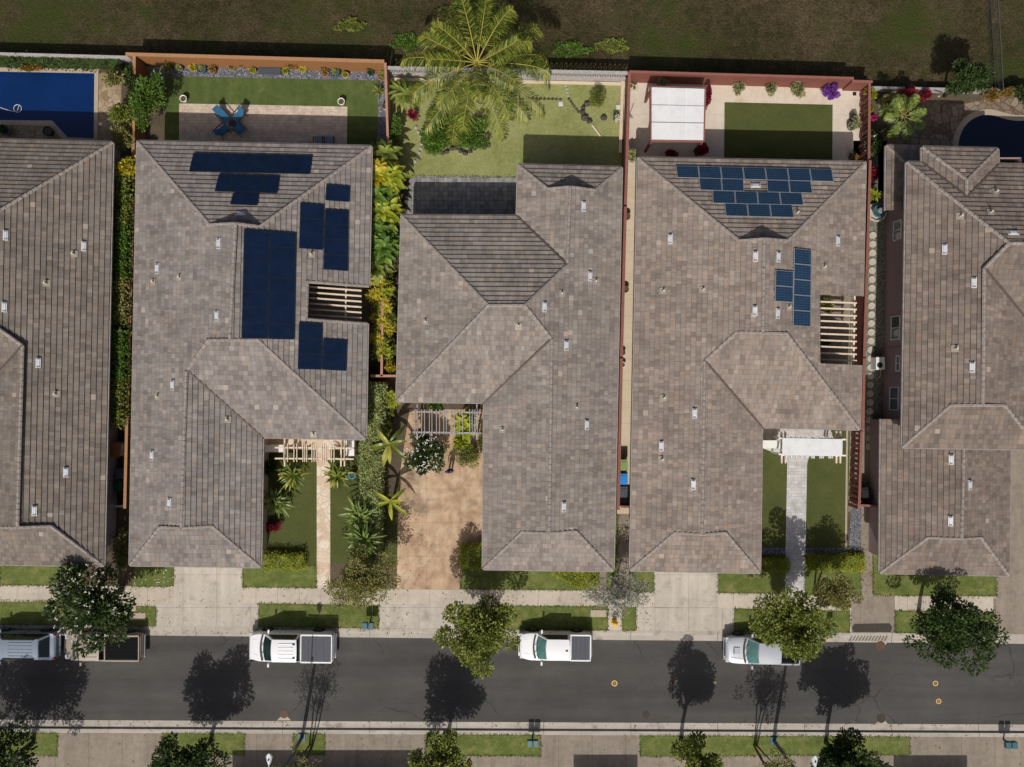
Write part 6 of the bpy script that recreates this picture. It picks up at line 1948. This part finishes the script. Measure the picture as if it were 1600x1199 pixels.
lounge_chair('blue sling chair at the lower right of the small table', 372, 200, R(138), M['chairblue'], BC)
C = P(363, 193, .5); C.z = .012
t = thing('side_table', 'small dark round table between the four blue chairs', 'table', C)
mb = MB(); mb.lathe([(.24, .46), (.26, .47), (.26, .50), (.24, .51)], C, 18); mb.build('tabletop', M['steel'], t)
mb = MB(); mb.lathe([(.16, 0), (.16, .02), (.03, .05), (.03, .46)], C, 12); mb.build('pedestal', M['steel'], t)
GC = 'grey chairs half hidden under the rear eave'
lounge_chair('grey chair half under the rear eave, left of its pair', 498, 219, R(90), M['chairgrey'], GC)
lounge_chair('grey chair half under the rear eave, right of its pair', 515, 219.5, R(90), M['chairgrey'], GC)
# bench by the brown wall
C = P(421, 111, .45); C.z = .004
t = thing('bench', 'long grey bench against the orange brown wall', 'bench', C, -0.03)
mb = MB(); mb.box((0, 0, .42), (1.55, .46, .06)); mb.build('seat', M['bindark'], t, ZERO)
for s in (-1, 1):
    mb = MB(); mb.box((s * .66, 0, .195), (.08, .4, .39)); mb.build('leg', M['stone'], t, ZERO)
mb = MB(); mb.box((0, -.24, .41), (1.58, .03, .05)); mb.build('front_rail', M['chain'], t, ZERO)

# ------------------------------------------------------------------ pots
def pot(label, px, py, r, h, mat, leaf=None, style='bush', n=140, lr=0.28, group='plant pots', z=0.012, name='plant_pot', cat='plant pot'):
    C = P(px, py, h); C.z = z
    root = thing(name, label, cat, C, 0, group)
    mb = MB(); mb.lathe([(r * .62, 0), (r * .85, h * .35), (r, h * .9), (r * 1.06, h), (r * .88, h), (r * .84, h * .86)], C, 18); mb.build('pot', M[mat], root, smooth=True)
    mb = MB(); mb.lathe([(r * .85, h * .84), (r * .84, h * .87)], C, 16); mb.build('earth', M['soil'], root)
    if leaf:
        mb = MB()
        if style == 'bush':
            q, _ = crown_quads((C.x, C.y, h + lr * .7), (lr, lr, lr * .8), 5, n, .15, .07, .55, seed=int(px)); mb.quads(q)
        else:
            qq = random.Random(int(px))
            for i in range(n):
                lv = (i + .5) / n
                strap_mesh(mb, (C.x, C.y, h), i * 2.4, 1.2 - 1.1 * lv, lr * qq.uniform(.8, 1.1), .07, .4, 3)
        mb.build('plant', LF[leaf], root)
    return root
WP = 'white urns on the rear lawn corners'
pot('white round urn at the left corner of the paver patio', 286, 154, .24, .42, 'white', group=WP)
pot('white round urn at the right end of the paver patio', 533, 158.5, .24, .42, 'white', group=WP)
PW = 'plant pots along the orange brown wall'
pot('leafy olive plant in a dark pot, leftmost along the brown wall', 264, 107, .2, .35, 'greypot', 'olive', 'bush', 260, .36, PW)
pot('small grey pot with grey green plant near the left end of the wall', 281, 107, .2, .35, 'greypot', 'light', 'bush', 160, .2, PW)
pot('yellow flecked plant in a pot left of the big blue pot', 302, 107, .2, .35, 'yellowpot', 'yellow', 'bush', 220, .24, PW)
pot('big dark blue pot with dark plant, left half of the wall', 314, 106, .33, .55, 'bluepot', 'mid', 'strap', 18, .34, PW)
pot('terracotta pot with reddish plant right of the big blue pot', 332, 109, .24, .38, 'terracotta', 'croton', 'bush', 200, .26, PW)
pot('orange croton in a pot left of the bench', 362, 104, .24, .4, 'greypot', 'croton', 'strap', 34, .46, PW)
pot('taller orange croton in a pot nearest the bench on its left', 377, 101, .24, .5, 'greypot', 'croton', 'strap', 34, .46, PW)
pot('yellow pot just left of the grey bench', 395, 110, .22, .4, 'yellowpot', 'lime', 'bush', 90, .18, PW)
pot('yellow green pot just right of the grey bench', 446, 112, .2, .4, 'yellowpot', 'lime', 'bush', 80, .17, PW)
pot('pale pink croton in a pot right of the bench', 454, 104, .24, .5, 'greypot', 'croton', 'bush', 330, .44, PW)
pot('golden croton in a pot right of the pale pink one', 473, 108, .26, .5, 'greypot', 'yellow', 'strap', 36, .44, PW)
pot('pink glazed pot with reddish plant', 508, 114.5, .25, .4, 'pinkpot', 'croton', 'bush', 170, .25, PW)
pot('big blue pot with green plant, right half of the wall', 523, 112, .34, .6, 'bluepot', 'mid', 'strap', 24, .38, PW)
pot('small empty looking yellow glazed pot', 539.5, 117, .22, .4, 'yellowpot', 'lime', 'bush', 40, .14, PW)
pot('small blue pot with dark plant near the wall corner', 579, 115, .2, .4, 'turqpot', 'dark', 'bush', 160, .24, PW)
pot('wide terracotta bowl with green plant at the wall corner', 598, 117, .4, .45, 'terracotta', 'mid', 'strap', 40, .45, PW)
pot('spiky palm like plant in a dark pot below the wall corner', 592, 143, .22, .4, 'greypot', 'palm', 'strap', 16, .75, PW)
pot('white pot beside the pink brown fence', 601, 167, .2, .35, 'white', 'croton', 'bush', 60, .18, PW)
pot('turquoise glazed pot at the edge of the right garden palm', 550, 743, .24, .5, 'turqpot', group='plant pots at the front')
pot('dark round pot on the flagged deck by the leftmost roof', 74, 205, .32, .5, 'black', group='pots by the blue pool')
pot('dark bushy plant at the lower left pool corner', 8, 204, .3, .5, 'greypot', 'dark', 'bush', 320, .42, 'pots by the blue pool')
pot('dark pot with shrub low on the slatted fence', 1333, 245, .24, .45, 'black', 'croton', 'bush', 160, .3, 'pots by the slatted fence')
pot('dark empty pot by the white flowered shrub', 1334, 183, .22, .4, 'black', group='pots by the slatted fence')
pot('large dark grey pot below the empty pot', 1332, 197, .3, .45, 'greypot', group='pots by the slatted fence')
SB = 'pots on the white slab'
pot('yellow rimmed round dark bowl on the pale slab', 985, 134.5, .18, .25, 'yellowpot', group=SB, z=.1)
pot('dark round bowl on the pale slab, upper right', 992, 130, .15, .22, 'rust', group=SB, z=.1)
pot('smallest dark pot on the pale slab', 991, 138.5, .08, .16, 'black', group=SB, z=.1)
C = P(989, 134, .1)
mb = MB(); mb.box((C.x, C.y, .05), (.68, .75, .1)); o = mb.build('stone_slab', M['stone'], None, (C.x, C.y, 0)); tag(o, 'pale square slab carrying small bowls by the red fence', 'slab')
SP = 'dark pots along the cream side path'
pot('big dark pot on the side path, lower end of its upper half', 977, 452, .24, .45, 'rust', group=SP)
pot('dark pot on the side path beside the gutter of the middle house', 979, 338, .26, .5, 'rust', group=SP)
pot('small dark pot on the side path above the white one', 973, 551, .18, .35, 'black', group=SP)
pot('white ringed pot on the side path', 973, 570, .2, .35, 'white', group=SP)

# ------------------------------------------------------------------ stones
def rock(name, label, px, py, rx, ry, h, mat, group, seed=1, z=0.0, cat='rock'):
    C = G(px, py, z); k = H / F
    mb = MB(); mb.blob((C.x, C.y, z + h * .25), (rx * k, ry * k, h * .75), 9, 6, .22, 0, random.Random(seed))
    o = mb.build(name, M[mat], None, (C.x, C.y, z)); tag(o, label, cat, group)
    return o
LR = 'lava rocks on the rear lawn'
for i, (x, y, r, lab) in enumerate(((910, 177, 4.5, 'upper brown lava rock of the group on the rear lawn'), (917, 163, 5.0, 'lava rock nearest the round bush'), (914, 185, 6.2, 'largest brown lava rock in the lawn group'),
                                    (921, 190, 4.5, 'lowest lava rock of the lawn group, by the pale log'), (911, 170, 3.6, 'small lava rock between the round bush and the stone row'), (943, 185, 4.8, 'single dark rock standing apart towards the red fence'))):
    rock('lava_rock', lab, x, y, r, r * .85, .3, 'rock', LR, i + 1)
ES = 'edging stones across the rear lawn'
for i in range(9):
    rock('edging_stone', 'small dark edging stone in the straight row from the palm to the lawn corner', 826 + i * 6.2, 154.5 + i * .15, 2.6, 1.9, .1, 'rock', ES, 20 + i, 0, 'stone')
for i, (x, y) in enumerate(((885, 130), (884, 134), (885.5, 139), (887, 145), (888, 150))):
    rock('edging_stone', 'small grey edging stone in the short row climbing to the block wall', x, y, 1.8, 2.2, .08, 'block', ES + ', upper row', 40 + i, 0, 'stone')
for i in range(6):
    rock('edging_stone', 'small dark edging stone in the slanting row down to the lava rocks', 889 + i * 2.9, 155 + i * 4.0, 1.9, 2.4, .1, 'rock', ES + ', slanting row', 50 + i, 0, 'stone')
for i in range(12):
    rock('border_rock', 'dark lava rock bordering the glossy shrubs under the palm', 684 + i * 7.2, 236 + 4 * math.sin(i * 1.3) - max(0, i - 8) * 4, 4.2, 3.2, .3, 'rock', 'lava rock border under the palm', 60 + i)
for i in range(9):
    rock('border_rock', 'grey rock in the curved border left of the palm shrubs', 650 + 9 * math.sin(i * .42), 200 + i * 6.5, 2.6, 2.8, .15, 'block', 'curved rock border', 80 + i)
a, b = G(925, 196), G(938, 213)
mb = MB(); mb.tube([(a.x, a.y, .06), (b.x, b.y, .06)], .055, 8); o = mb.build('timber_pole', M['beam_cream'], None, (a.x, a.y, 0)); tag(o, 'pale timber pole lying on the lawn below the lava rocks', 'pole')
rock('boulder', 'flat brown boulder in the garden bed by the banana plant', 617, 655, 5, 9, .3, 'rock', None, 99)
# round stepping stones
ss = None
for i in range(25):
    y = 368 + i * 13.75
    x = 1363.5 - i * 0.23
    C = G(x, y, 0.004)
    if ss is None:
        mb = MB(); mb.lathe([(.24, 0), (.245, .04), (.235, .055), (.15, .055), (.14, .045), (.06, .05)], C, 20)
        ss = mb.build('stepping_stone', M['stone'], None, C)
        o = tag(ss, 'round cream stepping stone in the pebble strip beside the mauve wall', 'stepping stone', 'round stepping stones')
    else:
        o = ss.copy(); COL.objects.link(o); o.location = C
for i, (x, y, lab) in enumerate(((668, 232, 'grey stepping slab'),)):
    pass

# utility boxes and covers in the lawns
def cover(label, px, py, w, d, h=.05, mat='block', rot=0, name='utility_cover'):
    C = G(px, py); mb = MB(); mb.box((0, 0, h / 2), (w, d, h)); mb.box((0, 0, h + .006), (w * .8, d * .8, .012))
    o = mb.build(name, M[mat], None, ZERO); o.location = (C.x, C.y, 0.012); o.rotation_euler = (0, 0, rot); tag(o, label, 'utility cover')
cover('pale green square utility lid at the end of the lawn stone row', 876, 163, .3, .3, .06, 'vent')
cover('pale green square utility lid by the red fence', 966, 168, .3, .3, .06, 'vent')
cover('grey green utility lid near the rear eave of the middle house', 840, 268, .3, .3, .06, 'vent')
cover('pale concrete meter lid beside the left small verge', 205, 950, .7, .45, .04, 'coping')
cover('longer pale concrete meter lid under the plumeria edge', 216, 963, 1.05, .5, .05, 'coping')
cover('pale speckled concrete meter lid left of the hydrant', 935, 958.5, 1.1, .5, .04, 'coping')
cover('small dark square drain in the cream patio corner', 1335, 147, .24, .24, .02, 'black')

# ------------------------------------------------------------------ street furniture
def mailbox(label, px, py, n=2, rot=0, h=1.0):
    C = P(px, py, h); C.z = 0.012
    root = thing('mailbox', label, 'mailbox', C, rot, 'teal mailboxes by the kerb')
    mb = MB(); mb.box((0, 0, h * .35), (.1, .1, h * .7)); mb.box((0, 0, h * .68), (.3 * n + .1, .12, .06)); mb.build('post', M['steel'], root, ZERO)
    for k in range(n):
        x = (k - (n - 1) / 2) * .43
        mb = MB(); mb.box((x, 0, h * .71 + .17), (.36, .46, .33)); b_ = mb.build('box', M['teal'], root, ZERO, bevel=.03)
        mb = MB(); mb.box((x, -.235, h * .71 + .18), (.28, .02, .24)); mb.build('door', M['teal'], b_, ZERO)
    return root
mailbox('pair of teal mailboxes on the kerb below the olive tree', 575, 978.5, 2)
mailbox('pair of lighter teal mailboxes across the street, lower middle', 832.5, 1162.5, 2, math.pi)
mailbox('single teal mailbox right of the tree over the silver pickup', 1302, 987.5, 1)
mailbox('pair of teal mailboxes across the street at the lower right edge', 1581, 1165, 2, math.pi)
# hydrant
C = P(961, 974, .5); C.z = .016
hy = thing('fire_hydrant', 'yellow fire hydrant on a concrete pad', 'fire hydrant', C)
mb = MB(); mb.lathe([(.2, 0), (.2, .05), (.13, .07), (.13, .55), (.17, .57), (.17, .62), (.14, .66), (.08, .74), (.03, .78)], ZERO, 16); mb.build('barrel', M['hydrant'], hy, ZERO, smooth=True)
for s, dx, dy in ((0, 1, 0), (1, -1, 0), (2, 0, -1)):
    mb = MB(); mb.tube([(0, 0, .45), (dx * .24, dy * .24, .45)], .075, 10); mb.build('outlet', M['hydrant'], hy, ZERO)
# street lamps
def street_lamp(label, gx, gy, lampx, lampy, h=8.0):
    A = G(gx, gy, 0.014)
    root = thing('street_lamp', label, 'street lamp', A, 0, 'street lamps across the road')
    E = P(lampx, lampy, h)
    top = Vector((A.x, A.y, h + .1))
    mb = MB(); mb.box((A.x, A.y, .05), (.5, .5, .1)); mb.build('base', M['teal'], root)
    mb = MB(); mb.tube([(A.x, A.y, 0), (A.x, A.y, 4), top], [.13, .11, .07], 12); mb.build('pole', M['polegrey'], root, smooth=True)
    mb = MB(); mb.tube([(A.x, A.y, h - .9), A.to_3d().lerp(E, .3) * 0 + Vector((A.x + (E.x - A.x) * .3, A.y + (E.y - A.y) * .3, h - .25)), Vector((A.x + (E.x - A.x) * .75, A.y + (E.y - A.y) * .75, h + .02)), (E.x, E.y - .1, h + .02)], .035, 8); mb.build('arm', M['lampwhite'], root, smooth=True)
    vs = []
    prof = [(-.30, .05), (-.18, .12), (.0, .17), (.20, .20), (.33, .14), (.38, .05)]
    for y, w in prof:
        vs += [(E.x - w, E.y + y, h), (E.x - w * .6, E.y + y, h + .10), (E.x + w * .6, E.y + y, h + .10), (E.x + w, E.y + y, h), (E.x, E.y + y, h - .05)]
    fs = []
    for i in range(len(prof) - 1):
        for k in range(5):
            fs.append((i * 5 + k, i * 5 + (k + 1) % 5, (i + 1) * 5 + (k + 1) % 5, (i + 1) * 5 + k))
    fs += [(4, 3, 2, 1, 0), tuple(25 + k for k in range(5))]
    mb = MB(); mb.raw(vs, fs); hd = mb.build('lamp_head', M['lampwhite'], root)
    mb = MB(); mb.tube([(E.x, E.y + .02, h + .09), (E.x, E.y + .02, h + .17)], .05, 10); mb.build('photocell', M['trim'], hd)
street_lamp('street lamp with blue grey pole at the lower left driveway', 472, 1152, 420.5, 1187)
street_lamp('street lamp with blue grey pole beside the lower right verge', 1209, 1157, 1273, 1190)
# manholes and valve covers
def manhole(label, px, py, r, mat, ring=None, z=-.126, name='manhole_cover'):
    C = G(px, py, z)
    mb = MB(); mb.lathe([(r, 0), (r, .008), (r * .96, .010), (.01, .011)], C, 26, 0)
    if ring:
        mb.lathe([(r * .95, .012), (r * .95, .014), (r * .6, .014), (r * .6, .012)], C, 26, 1)
        mb.lathe([(r * .28, .012), (r * .28, .014), (.005, .014)], C, 12, 1)
    o = mb.build(name, [M[mat], M[ring or mat]], None, C); tag(o, label, 'manhole cover')
manhole('round cover with cream painted ring in the middle of the street', 960.5, 1069, .22, 'rust', 'ochre', name='valve_cover')
manhole('small rusty cover at the edge of a tree shadow', 1053, 1067.5, .15, 'rust', 'rust', name='valve_cover')
manhole('small orange dot cover right of the tree shadow', 1117.5, 1067.5, .11, 'ochre', name='valve_cover')
manhole('upper of two orange spotted covers at the right of the street', 1463, 1069, .2, 'rust', 'ochre', name='valve_cover')
manhole('lower of two orange spotted covers at the right of the street', 1468, 1097, .2, 'rust', 'ochre', name='valve_cover')
manhole('reddish brown manhole by the striped gutter', 1377, 1010, .33, 'rust')
manhole('dark manhole at the far kerb opposite the striped gutter', 1378, 1124, .32, 'dirtdark')
manhole('pinkish manhole at the far kerb beside the bare tree shadow', 443, 1117, .3, 'rust')
manhole('dark round cover near the far kerb, middle of the street', 1010, 1118, .26, 'dirtdark')
# bins
def bin_(label, px, py, mat, rot=0, w=.58, d=.70, h=1.05, lidmat=None):
    C = P(px, py, h); C.z = .012
    root = thing('wheelie_bin', label, 'bin', C, rot, 'wheelie bins in the side yards')
    mb = MB(); mb.box((0, 0, h * .46), (w * .82, d * .82, h * .86), 0, 0, 1.18); mb.build('body', M[mat], root, ZERO, bevel=.02)
    mb = MB(); mb.box((0, 0, h * .93), (w, d, .06)); mb.box((0, .02, h * .93 + .045), (w * .72, d * .70, .035)); mb.box((0, .02, h * .93 + .07), (w * .4, d * .4, .02)); ld = mb.build('lid', M[lidmat or mat], root, ZERO, bevel=.02)
    mb = MB(); mb.tube([(-w * .42, d * .54, h * .93), (w * .42, d * .54, h * .93)], .025, 8); mb.build('handle', M[mat], root, ZERO)
    for s in (-1, 1):
        mb = MB(); mb.tube([(s * w * .38, d * .42, .1), (s * w * .47, d * .42, .1)], .1, 12); mb.build('wheel', M['black'], root, ZERO)
bin_('pale olive green wheelie bin by the long red fence', 974, 726.5, 'bingreen', math.pi)
bin_('bright blue wheelie bin by the long red fence', 974, 748.5, 'binblue', math.pi)
bin_('dark grey wheelie bin below the blue one', 974, 768.5, 'bindark', math.pi)
bin_('dark green wheelie bin in the left side yard', 183.5, 760, 'bindgreen', 0)
bin_('grey wheelie bin above the dark green one in the left side yard', 186, 741, 'bindark', 0)
bin_('black wheelie bin in the right side yard', 1354, 772, 'black', 0, .7, .8)
# condenser by the mauve wall
C = P(1376, 568, .95); C.z = .004
ac = thing('air_conditioner', 'white outdoor air conditioner unit beside the mauve wall', 'air conditioner', C)
mb = MB(); mb.box((0, 0, .48), (.62, .88, .92)); mb.build('housing', M['white'], ac, ZERO, bevel=.03)
mb = MB(); mb.lathe([(.20, .945), (.20, .952), (.03, .952)], (-.05, -.12, 0), 18); mb.build('fan_grille', M['steel'], ac, ZERO)
mb = MB(); mb.tube([(.18, -.44, .5), (.25, -.8, .4), (.3, -1.0, .05)], .03, 6); mb.build('refrigerant_line', M['ochre'], ac, ZERO)
# stone fountain
C = P(1374, 330, .8); C.z = .004
ft = thing('fountain', 'round grey blue tiered fountain between porch roof and red fence', 'fountain', C)
mb = MB(); mb.lathe([(.5, 0), (.62, .1), (.66, .4), (.7, .45), (.58, .45), (.55, .3)], ZERO, 8); mb.build('basin', M['stone'], ft, ZERO)
mb = MB(); mb.lathe([(.18, .2), (.14, .6), (.42, .72), (.48, .8), (.36, .8), (.3, .74)], ZERO, 16); mb.build('bowl', M['teal'], ft, ZERO, smooth=True)
mb = MB(); mb.lathe([(.08, .7), (.07, .95), (.2, 1.02), (.22, 1.06), (.12, 1.05)], ZERO, 12); mb.build('top_bowl', M['greypot'], ft, ZERO, smooth=True)
# rake leaning by the red fence
a, b = G(990, 162), G(984, 178)
rk = thing('rake', 'blue headed rake lying by the red fence beside the pavilion', 'rake', (a.x, a.y, 0.0))
mb = MB(); mb.tube([(a.x, a.y, .05), (b.x, b.y, .05)], .018, 6); mb.build('handle', M['rust'], rk)
mb = MB()
for i in range(7):
    mb.bar((b.x, b.y, .05), (b.x - .26 + .085 * i, b.y - .33, .02), .025, .012)
mb.build('head', M['polegrey'], rk)
# hose floating in the pool
pts = []
for i in range(60):
    t_ = i / 59
    if t_ < .45:
        x, y = -5 + 33 * (t_ / .45), 166 + 9 * math.sin(t_ / .45 * 1.5)
    else:
        a_ = (t_ - .45) / .55 * 2 * math.pi * 1.25
        x, y = 28 + 6 * math.sin(a_ + 2.6), 170 + 6 * math.cos(a_ + 2.6)
    pts.append(G(x, y, .04))
mb = MB(); mb.tube(pts, .018, 6); o = mb.build('pool_hose', M['white'], None, pts[0]); tag(o, 'looped white hose floating on the rectangular pool', 'hose')
C = G(157, 194, .012); mb = MB(); mb.lathe([(.12, 0), (.12, .01), (.02, .015)], C, 14); o = mb.build('skimmer_lid', M['white'], None, C); tag(o, 'small round white lid in the pool deck', 'lid')
# timber stakes
for lab, p0, p1, z0, z1 in (('pale stake leaning beside the terrace palm', (1393, 196), (1366, 213), .3, 1.7), ('pale stake by the dark feathery tree', (1477, 142), (1467, 151), .3, 1.5)):
    a, b = P(*p0, z0), P(*p1, z1); a.z = 0.0
    mb = MB(); mb.bar(a, b, .09, .09); o = mb.build('timber_stake', M['stone'], None, (a.x, a.y, 0)); tag(o, lab, 'stake', 'leaning stakes')
# side yard clutter at the left: shelf and gate post
C = P(180, 703, 1.0)
st = thing('storage_shelf', 'ochre timber storage shelf in the left side yard', 'shelf', (C.x, C.y, 0))
for z_ in (.2, .65, 1.1):
    mb = MB(); mb.box((C.x, C.y, z_), (.75, 1.0, .04)); mb.build('shelf_board', M['beam_cream'] if z_ < 1 else M['orangewall'], st)
for dx in (-.35, .35):
    for dy in (-.46, .46):
        mb = MB(); mb.box((C.x + dx, C.y + dy, .58), (.05, .05, 1.16)); mb.build('post', M['orangewall'], st)
# cream box by the left front corner
C = P(168, 852, .7); mb = MB(); mb.box((C.x, C.y, .36), (.75, .9, .7)); mb.box((C.x, C.y, .74), (.8, .95, .05)); o = mb.build('storage_box', M['stucco_tan'], None, (C.x, C.y, 0)); tag(o, 'tan storage box at the front right corner of the leftmost house', 'box')

# ------------------------------------------------------------------ the person on the stained driveway
M['skin'] = plain('skin', (0.38, 0.22, 0.15), 0.6, 0, 0.05)
M['shirt'] = plain('blue_shirt', (0.035, 0.045, 0.20), 0.85, 0, 0.1)
M['trousers'] = plain('dark_trousers', (0.02, 0.02, 0.028), 0.85, 0, 0.1)
M['hair'] = plain('black_hair', (0.012, 0.010, 0.010), 0.5)
M['shoe'] = plain('shoe', (0.03, 0.03, 0.03), 0.6)
Cp = P(702, 737, 1.25); Cp.z = 0.016
person = thing('person', 'person with dark hair in a blue shirt standing on the stained driveway', 'person', Cp, R(8))
def skin_mesh(name, verts, edges, radii, mat, parent, root=0, sub=1):
    me = bpy.data.meshes.new(name)
    me.from_pydata(verts, edges, []); me.update()
    o = bpy.data.objects.new(name, me); COL.objects.link(o); o.parent = parent
    o.modifiers.new('skin', 'SKIN')
    sl = me.skin_vertices[0] if me.skin_vertices else None
    if sl is None:
        bpy.context.view_layer.objects.active = o
    sl = me.skin_vertices[0]
    for i, r in enumerate(radii):
        sl.data[i].radius = r if isinstance(r, tuple) else (r, r)
        sl.data[i].use_root = (i == root)
    s = o.modifiers.new('sub', 'SUBSURF'); s.levels = sub; s.render_levels = sub + 1
    me.materials.append(mat)
    for m_ in o.modifiers:
        if m_.type == 'SKIN':
            m_.use_smooth_shade = True
    return o
# facing -y (towards the street)
V, E, RR = [], [], []
def vert(p, r, prev=None):
    V.append(p); RR.append(r)
    if prev is not None:
        E.append((prev, len(V) - 1))
    return len(V) - 1
pel = vert((0, 0, .94), (.15, .11))
wst = vert((0, 0, 1.10), (.135, .10), pel); chs = vert((0, .01, 1.30), (.165, .115), wst); nk = vert((0, .01, 1.46), (.06, .06), chs)
h0 = vert((0, -.005, 1.56), (.07, .085), nk); h1_ = vert((0, -.01, 1.65), (.078, .095), h0); h2_ = vert((0, -.005, 1.71), (.06, .07), h1_)
for s in (-1, 1):
    sh = vert((s * .185, .01, 1.40), .062, chs); el = vert((s * .27, .03, 1.13), .044, sh); wr = vert((s * .30, -.06, .88), .028, el); pm = vert((s * .30, -.075, .80), (.022, .04), wr)
    for k, (dy, l) in enumerate(((-.035, .075), (-.012, .088), (.012, .082), (.033, .064))):
        f0 = vert((s * .30, -.078 + dy, .765), .009, pm); f1 = vert((s * .292, -.082 + dy, .765 - l * .55), .009, f0); vert((s * .276, -.086 + dy, .765 - l), .008, f1)
    th = vert((s * .285, -.115, .815), .011, pm); vert((s * .272, -.135, .775), .009, th)
    hp = vert((s * .095, 0, .88), .088, pel); kn = vert((s * .105, -.01, .50), .058, hp); an = vert((s * .11, .02, .10), .038, kn); ft_ = vert((s * .12, -.10, .045), (.04, .03), an)
body_o = skin_mesh('body', V, E, RR, M['skin'], person)
skin_mesh('shirt', [(0, 0, .93), (0, 0, 1.10), (0, .01, 1.30), (0, .01, 1.43), (-.19, .01, 1.405), (-.25, .025, 1.22), (.19, .01, 1.405), (.25, .025, 1.22)], [(0, 1), (1, 2), (2, 3), (2, 4), (4, 5), (2, 6), (6, 7)],
          [(.175, .13), (.16, .12), (.19, .14), .078, .092, .072, .092, .072], M['shirt'], person)
skin_mesh('trousers', [(0, 0, .96), (-.095, 0, .86), (-.105, -.01, .5), (-.11, .02, .10), (.095, 0, .86), (.105, -.01, .5), (.11, .02, .10)], [(0, 1), (1, 2), (2, 3), (0, 4), (4, 5), (5, 6)],
          [(.165, .125), .102, .074, .06, .102, .074, .06], M['trousers'], person)
mb = MB(); mb.blob((0, .012, 1.675), (.09, .108, .085), 16, 10, .03); mb.blob((0, .05, 1.60), (.082, .07, .09), 14, 8, .03); mb.build('hair', M['hair'], person, ZERO, smooth=True)
for s in (-1, 1):
    mb = MB(); mb.blob((s * .118, -.06, .045), (.05, .14, .05), 12, 7, .0); mb.build('shoe', M['shoe'], person, ZERO, smooth=True)
    mb = MB(); mb.blob((s * .033, -.098, 1.64), (.013, .008, .009), 10, 6, 0); mb.build('eye', M['white'], person, ZERO)
    mb = MB(); mb.blob((s * .086, .005, 1.625), (.012, .024, .033), 8, 6, 0); mb.build('ear', M['skin'], person, ZERO)
mb = MB(); mb.blob((0, -.108, 1.615), (.014, .018, .026), 10, 6, 0); mb.build('nose', M['skin'], person, ZERO)
mb = MB(); mb.blob((0, -.092, 1.572), (.026, .008, .007), 10, 5, 0); mb.build('mouth', M['pinkpot'], person, ZERO)

# ------------------------------------------------------------------ light and camera
EL = R(48.6)
sx, sy = 0.17, 1.0                       # shadows run up the picture and a little to the right
d = Vector((sx, sy, 0)).normalized()
w = bpy.data.worlds.new('World'); S.world = w; w.use_nodes = True
nt = w.node_tree
sky = nt.nodes.new('ShaderNodeTexSky'); sky.sky_type = 'NISHITA'; sky.sun_disc = False
sky.sun_elevation = EL; sky.dust_density = 5.0; sky.ozone_density = 0.6; sky.air_density = 0.8
sky.sun_rotation = math.atan2(-d.x, -d.y)
bg = nt.nodes['Background']; bg.inputs[1].default_value = 0.078
nt.links.new(sky.outputs[0], bg.inputs[0])
ld = bpy.data.lights.new('sun', 'SUN'); ld.energy = 4.1; ld.angle = R(0.5); ld.color = (1.0, 0.955, 0.89)
lo = bpy.data.objects.new('sun', ld); COL.objects.link(lo)
ray_dir = Vector((d.x * math.cos(EL), d.y * math.cos(EL), -math.sin(EL)))
lo.rotation_euler = ray_dir.to_track_quat('-Z', 'Y').to_euler()
lo.location = (-10, -40, 60)
cd = bpy.data.cameras.new('camera'); cam = bpy.data.objects.new('camera', cd); COL.objects.link(cam)
cam.location = (0, 0, H); cam.rotation_euler = (0, 0, 0)
cd.sensor_fit = 'HORIZONTAL'; cd.sensor_width = 36.0; cd.lens = 18.0 / 0.618
cd.clip_start = 1.0; cd.clip_end = 1500.0
S.camera = cam
S.view_settings.view_transform = 'Standard'; S.view_settings.look = 'None'
S.view_settings.exposure = -0.24; S.view_settings.gamma = 1.0
S.cycles.max_bounces = 6
